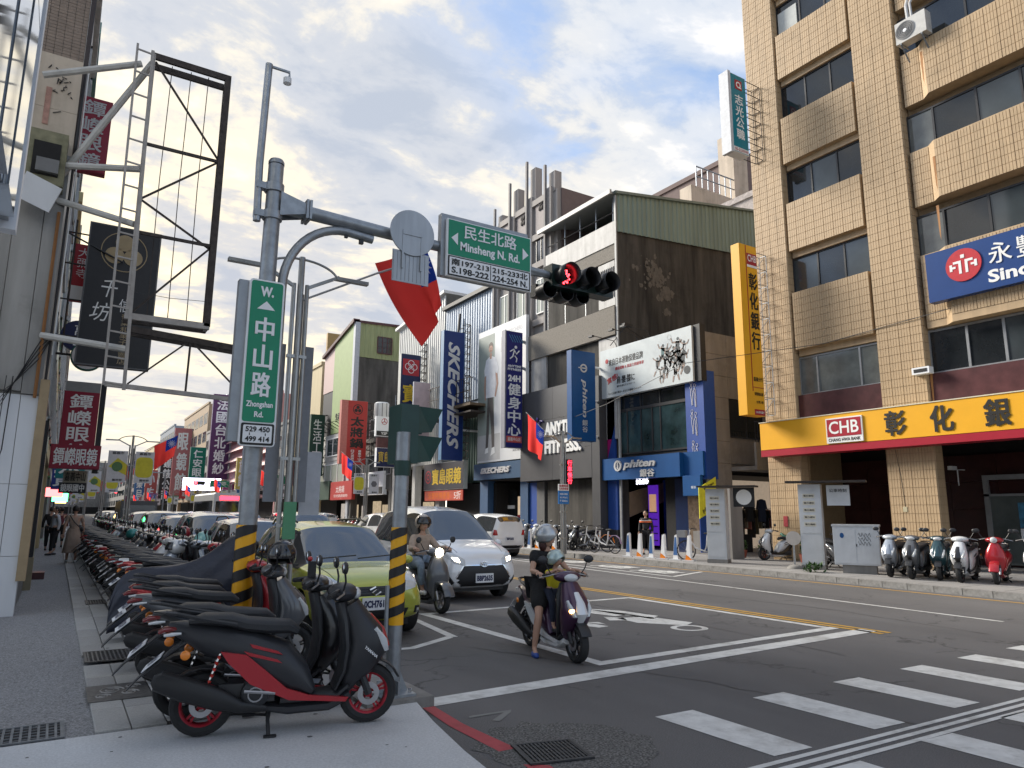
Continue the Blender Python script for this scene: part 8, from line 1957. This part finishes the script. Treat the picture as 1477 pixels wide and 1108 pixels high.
def person(label, loc, rz, J, top, bot, shoe, sleeve=1., leg=1., yaw=0., pitch=0., hair=HAIR, longhair=False, hands=True, k=1., group=None, face=True, skirt=None, hr=.105, parent=None, bulk=1.):
    t = empty('person', label, 'person', loc, rz, group); g_ = lambda n_: J[n_]
    pel, che, nek, hd = J['pel'], J['che'], J['nek'], J['head']
    nodes = [(*pel, .115 * k, .09 * k), (*lerp(pel, che, .5), .10 * k, .085 * k), (*che, .12 * k, .09 * k), (*nek, .045 * k), (*lerp(nek, hd, .55), .045 * k)]; edges = [(0, 1), (1, 2), (2, 3), (3, 4)]
    for s in ('r', 'l'):
        b0 = len(nodes); sh, el, wr = J['sh' + s], J['el' + s], J['wr' + s]
        nodes += [(*sh, .055 * k), (*lerp(sh, el, .55), .043 * k), (*el, .036 * k), (*lerp(el, wr, .3), .036 * k), (*wr, .024 * k)]; edges += [(2, b0), (b0, b0 + 1), (b0 + 1, b0 + 2), (b0 + 2, b0 + 3), (b0 + 3, b0 + 4)]
        b0 = len(nodes); hp, kn, an, to = J['hp' + s], J['kn' + s], J['an' + s], J['to' + s]
        nodes += [(*hp, .085 * k), (*lerp(hp, kn, .5), .072 * k), (*kn, .052 * k), (*lerp(kn, an, .3), .054 * k), (*an, .032 * k), (*to, .028 * k)]; edges += [(0, b0), (b0, b0 + 1), (b0 + 1, b0 + 2), (b0 + 2, b0 + 3), (b0 + 3, b0 + 4), (b0 + 4, b0 + 5)]
    skin_obj('body', nodes, edges, SKN, t)
    q_ = 1.18 * bulk
    nodes = [(*pel, .125 * k * q_, .10 * k * q_), (*lerp(pel, che, .5), .115 * k * q_, .10 * k * q_), (*che, .125 * k * q_, .10 * k * q_), (*lerp(che, nek, .75), .06 * k)]; edges = [(0, 1), (1, 2), (2, 3)]
    for s in ('r', 'l'):
        b0 = len(nodes); sh, el, wr = J['sh' + s], J['el' + s], J['wr' + s]
        pts = [(*sh, .068 * k * bulk), (*lerp(sh, el, .6), .058 * k * bulk)] + ([(*el, .052 * k * bulk), (*lerp(el, wr, .9), .04 * k * bulk)] if sleeve >= 1 else [])
        nodes += pts; edges += [(2, b0)] + [(b0 + i, b0 + i + 1) for i in range(len(pts) - 1)]
    skin_obj('shirt', nodes, edges, top, t)
    if skirt is None:
        nodes = [(*pel, .135 * k * bulk, .11 * k * bulk)]; edges = []
        for s in ('r', 'l'):
            b0 = len(nodes); hp, kn, an = J['hp' + s], J['kn' + s], J['an' + s]
            pts = [(*hp, .10 * k * bulk), (*lerp(hp, kn, .55), .09 * k * bulk)] + ([(*kn, .07 * k), (*lerp(kn, an, .4), .068 * k), (*lerp(kn, an, .88), .05 * k)] if leg >= 1 else [(*lerp(hp, kn, .82), .085 * k)])
            nodes += pts; edges += [(0, b0)] + [(b0 + i, b0 + i + 1) for i in range(len(pts) - 1)]
        skin_obj('trousers' if leg >= 1 else 'shorts', nodes, edges, bot, t)
    else:
        zs = [pel[2] + .12, pel[2], pel[2] - .25, pel[2] - .48, pel[2] - .60]; rs = [.13, .175, .20, .225, .24]; vs = []; fs = []; n = 24
        for z, r_ in zip(zs, rs):
            for j in range(n): a = 2 * pi * j / n; f = 1 + .07 * sin(a * 5 + z * 4) * (zs[0] - z); vs.append((pel[0] + r_ * f * cos(a) * .8, pel[1] + r_ * f * sin(a), z))
        for i in range(4):
            for j in range(n): fs.append((i * n + j, i * n + (j + 1) % n, (i + 1) * n + (j + 1) % n, (i + 1) * n + j))
        MB().add(vs, fs, skirt, True).obj('skirt', t, 180)
    for s in ('r', 'l'):
        an, to = Vector(J['an' + s]), Vector(J['to' + s]); d = to - an; d.z = 0; ln = max(d.length, .05); d = d.normalized()
        c_ = an + d * .05; c_.z = min(an.z, to.z) - .01; MB().ell(c_, (.125 * k, .045 * k, .045 * k), shoe, 14, 8, Matrix((d, Vector((0, 0, 1)).cross(d), Vector((0, 0, 1)))).transposed(), zmin=-.7).obj('shoe', t)
        if hands: dd = Vector(J['wr' + s]) - Vector(J['el' + s]); hand(t, J['wr' + s], J.get('hd' + s, dd), 1 if s == 'r' else -1, .0095 * k)
    head(t, hd, yaw, pitch, hr * k, hair, longhair, face); return t
def ride(pelx=-.27, pz=.86, ch=.40, dx=.06, foot=None, k=1.):
    J = dict(pel=(pelx, 0, pz), che=(pelx + dx, 0, pz + ch * .78), nek=(pelx + dx + .02, 0, pz + ch * 1.12), head=(pelx + dx + .05, 0, pz + ch * 1.12 + .15))
    for s, y in (('r', -1), ('l', 1)):
        J['sh' + s] = (pelx + dx, y * .155, pz + ch * .92); J['el' + s] = (pelx + .20, y * .27, pz + ch * .45); J['wr' + s] = (.19, y * .31, 1.04); J['hd' + s] = (1, 0, -.25)
        J['hp' + s] = (pelx + .06, y * .09, pz - .03); J['kn' + s] = (.13, y * .16, pz - .08); J['an' + s] = (.12, y * .13, .36); J['to' + s] = (.22, y * .13, .31)
    if foot: J['knr'] = (.10, -.26, .50); J['anr'] = (.05, -.30, .10); J['tor'] = (.17, -.33, .04)
    return J
BLK_C = mat('black_cloth', (.014, .014, .015), .9, bump=.9, bscale=14); BEI = mat('beige_jacket', (.42, .32, .25), .8, bump=.9, bscale=16); JEAN = mat('pale_jeans', (.24, .31, .40), .85, var=.3, scale=12, bump=.7, bscale=18)
HEL = paint('silver_helmet', (.42, .43, .44), .6)
# the scooter that waits in the box, its rider and the child
SP = (5.12, 7.16, .0); SR = rad(-97)
sc_ = place('pu', SP[0], SP[1], SR, 'purple and white scooter waiting at the stop line, woman and child on it', None, 0.0, sc=.91)
BLU = mat('blue_sandal', (.03, .07, .28), .6)
pr = person('woman in black on the purple scooter wearing a silver helmet, one foot on the road', SP, SR, ride(foot=True), BLK_C, BLK_C, BLU, sleeve=.5, leg=.5, yaw=rad(70), hair=HAIRR, longhair=True, bulk=1.38); pr.scale = (.91,) * 3
hx = helmet('silver open-face helmet on the head of the woman on the purple scooter', 0, 0, 0, HEL, r=.142); hx.location = Vector(SP) + Matrix.Rotation(SR, 3, 'Z') @ Vector((-.16, 0, 1.365)); hx.scale = (.93,) * 3; hx.rotation_euler = (0, 0, SR + rad(70))
Jc = dict(pel=(.0, 0, .80), che=(.05, 0, .99), nek=(.07, 0, 1.09), head=(.10, 0, 1.185))
for s, y in (('r', -1), ('l', 1)):
    Jc['sh' + s] = (.05, y * .10, 1.03); Jc['el' + s] = (.17, y * .17, 1.02); Jc['wr' + s] = (.30, y * .08, 1.085); Jc['hd' + s] = (1, 0, -.1)
    Jc['hp' + s] = (.02, y * .06, .77); Jc['kn' + s] = (.17, y * .10, .66); Jc['an' + s] = (.19, y * .10, .38); Jc['to' + s] = (.26, y * .10, .34)
ch_ = person('small child in a yellow shirt standing in front of the woman on the purple scooter', SP, SR, Jc, mat('yellow_shirt', (.62, .52, .02), .8), mat('navy_shorts', (.02, .025, .045), .9), BLACK, sleeve=.5, leg=1, yaw=rad(30), k=.66, hr=.115); ch_.scale = (.91,) * 3
hx = helmet('mint silver helmet with dark visor on the child', 0, 0, 0, paint('mint_silver', (.40, .50, .48), .4), visor=None, r=.112); hx.location = Vector(SP) + Matrix.Rotation(SR, 3, 'Z') @ Vector((.078, 0, 1.097)); hx.scale = (.93,) * 3; hx.rotation_euler = (0, 0, SR + rad(30))
# grey retro scooter with rider
GPs = (5.50, 11.45, 0); GRt = rad(-88)
place('gy', GPs[0], GPs[1], GRt, 'grey retro scooter with lit round headlight ridden between the green car and the white minivan', None, 0.0, sc=.97)
person('rider in a beige jacket and pale jeans on the grey retro scooter, beige helmet', GPs, GRt, ride(-.25, .82), BEI, JEAN, WHITE, yaw=0, longhair=True, bulk=1.12)
hx = helmet('beige open-face helmet with smoke visor on the rider in the beige jacket', 0, 0, 0, paint('beige_helmet', (.45, .38, .32)), visor=HSM, r=.142); hx.location = Vector(GPs) + Matrix.Rotation(GRt, 3, 'Z') @ Vector((-.155, 0, 1.455)); hx.rotation_euler = (0, 0, GRt)
def stand(step=.0, arm=.08):
    J = dict(pel=(0, 0, .88), che=(0, 0, 1.22), nek=(.0, 0, 1.38), head=(.02, 0, 1.52))
    for s, y in (('r', -1), ('l', 1)):
        J['sh' + s] = (0, y * .17, 1.31); J['el' + s] = (-.02 - y * step * .3, y * (.21 + arm * .3), 1.05); J['wr' + s] = (.05 + y * step * -.5, y * (.22 + arm * .4), .82); J['hd' + s] = (.1, 0, -1)
        J['hp' + s] = (0, y * .09, .84); J['kn' + s] = (.03 + y * step * .5, y * .10, .46); J['an' + s] = (y * step, y * .10, .08 + (.10 if y * step < 0 else 0)); J['to' + s] = (.12 + y * step, y * .11, .04)
    return J
DRS = mat('beige_dress', (.36, .27, .21), .85, bump=.8, bscale=14)
w_ = person('woman in a long beige dress walking away along the left pavement', (.52, 24.9, .13), rad(90), stand(.16), DRS, DRS, WHITE, sleeve=.5, skirt=DRS, face=False)
MB().tube([(-.12, .14, 1.36), (-.16, .0, 1.15), (-.10, -.2, .95)], .014, BLACK, 5).ell((-.0, -.2, .95), (.1, .05, .08), BLACK).obj('shoulder_bag', w_)
JK = mat('black_jacket', (.015, .015, .017), .7)
m_ = person('man in a black jacket with orange and white chest stripe standing by the bike docks', (19.1, 20.6, .13), rad(215), stand(.02), JK, BLK_C, BLACK, yaw=rad(-10), bulk=1.15)
q = MB()
for z0, z1, mm_ in ((1.19, 1.25, mat('stripe_orange', (.75, .14, .04), .5)), (1.255, 1.28, WL)):
    q.lathe([(.19, z0), (.193, z1)], mm_, (0, 0, 0), 'z', 24)
so_ = q.obj('stripe', m_); so_.scale = (.80, 1.28, 1)
for x, y, rz, l, c, b_ in ((-.1, 33, 80, 'person in dark clothes standing far along the left pavement', BLK_C, BLK_C), (.25, 36, 95, 'person in a dark red top walking far along the left pavement', mat('wine_top', (.12, .02, .03), .8), BLK_C), (.05, 29.5, 200, 'person in a pale jacket by the shop houses on the left', mat('pale_jacket', (.4, .42, .45), .8), BLK_C)):
    person(l, (x, y, .12), rad(rz), stand(.1), c, b_, BLACK, hands=False, face=False)
for x, y, l, c, kk in ((9.0, 33, 'rider in a pale shirt and white helmet seen from behind beyond the striped mast', mat('pale_shirt', (.5, .52, .58), .8), 'bk'), (11.5, 36, 'grey-haired rider in a grey top seen from behind above the green car roof', mat('grey_top', (.3, .29, .3), .8), 'gr')):
    o = link('scooter', merged(kk)); tag(o, l.replace('rider', 'scooter of the rider'), 'scooter'); o['label'] = 'scooter carrying the ' + l.split(' seen')[0]; o.location = (x, y, 0); o.rotation_euler = (0, 0, rad(88))
    person(l, (x, y, 0), rad(88), ride(), c, BLK_C, BLACK, hands=False, face=False, hair=WHITEF)
for key, o in P.items():
    if key not in used:
        for c in [x for x in bpy.data.objects if x.parent == o or (x.parent and x.parent.parent == o) or (x.parent and x.parent.parent and x.parent.parent.parent == o)]: bpy.data.objects.remove(c)
        bpy.data.objects.remove(o)
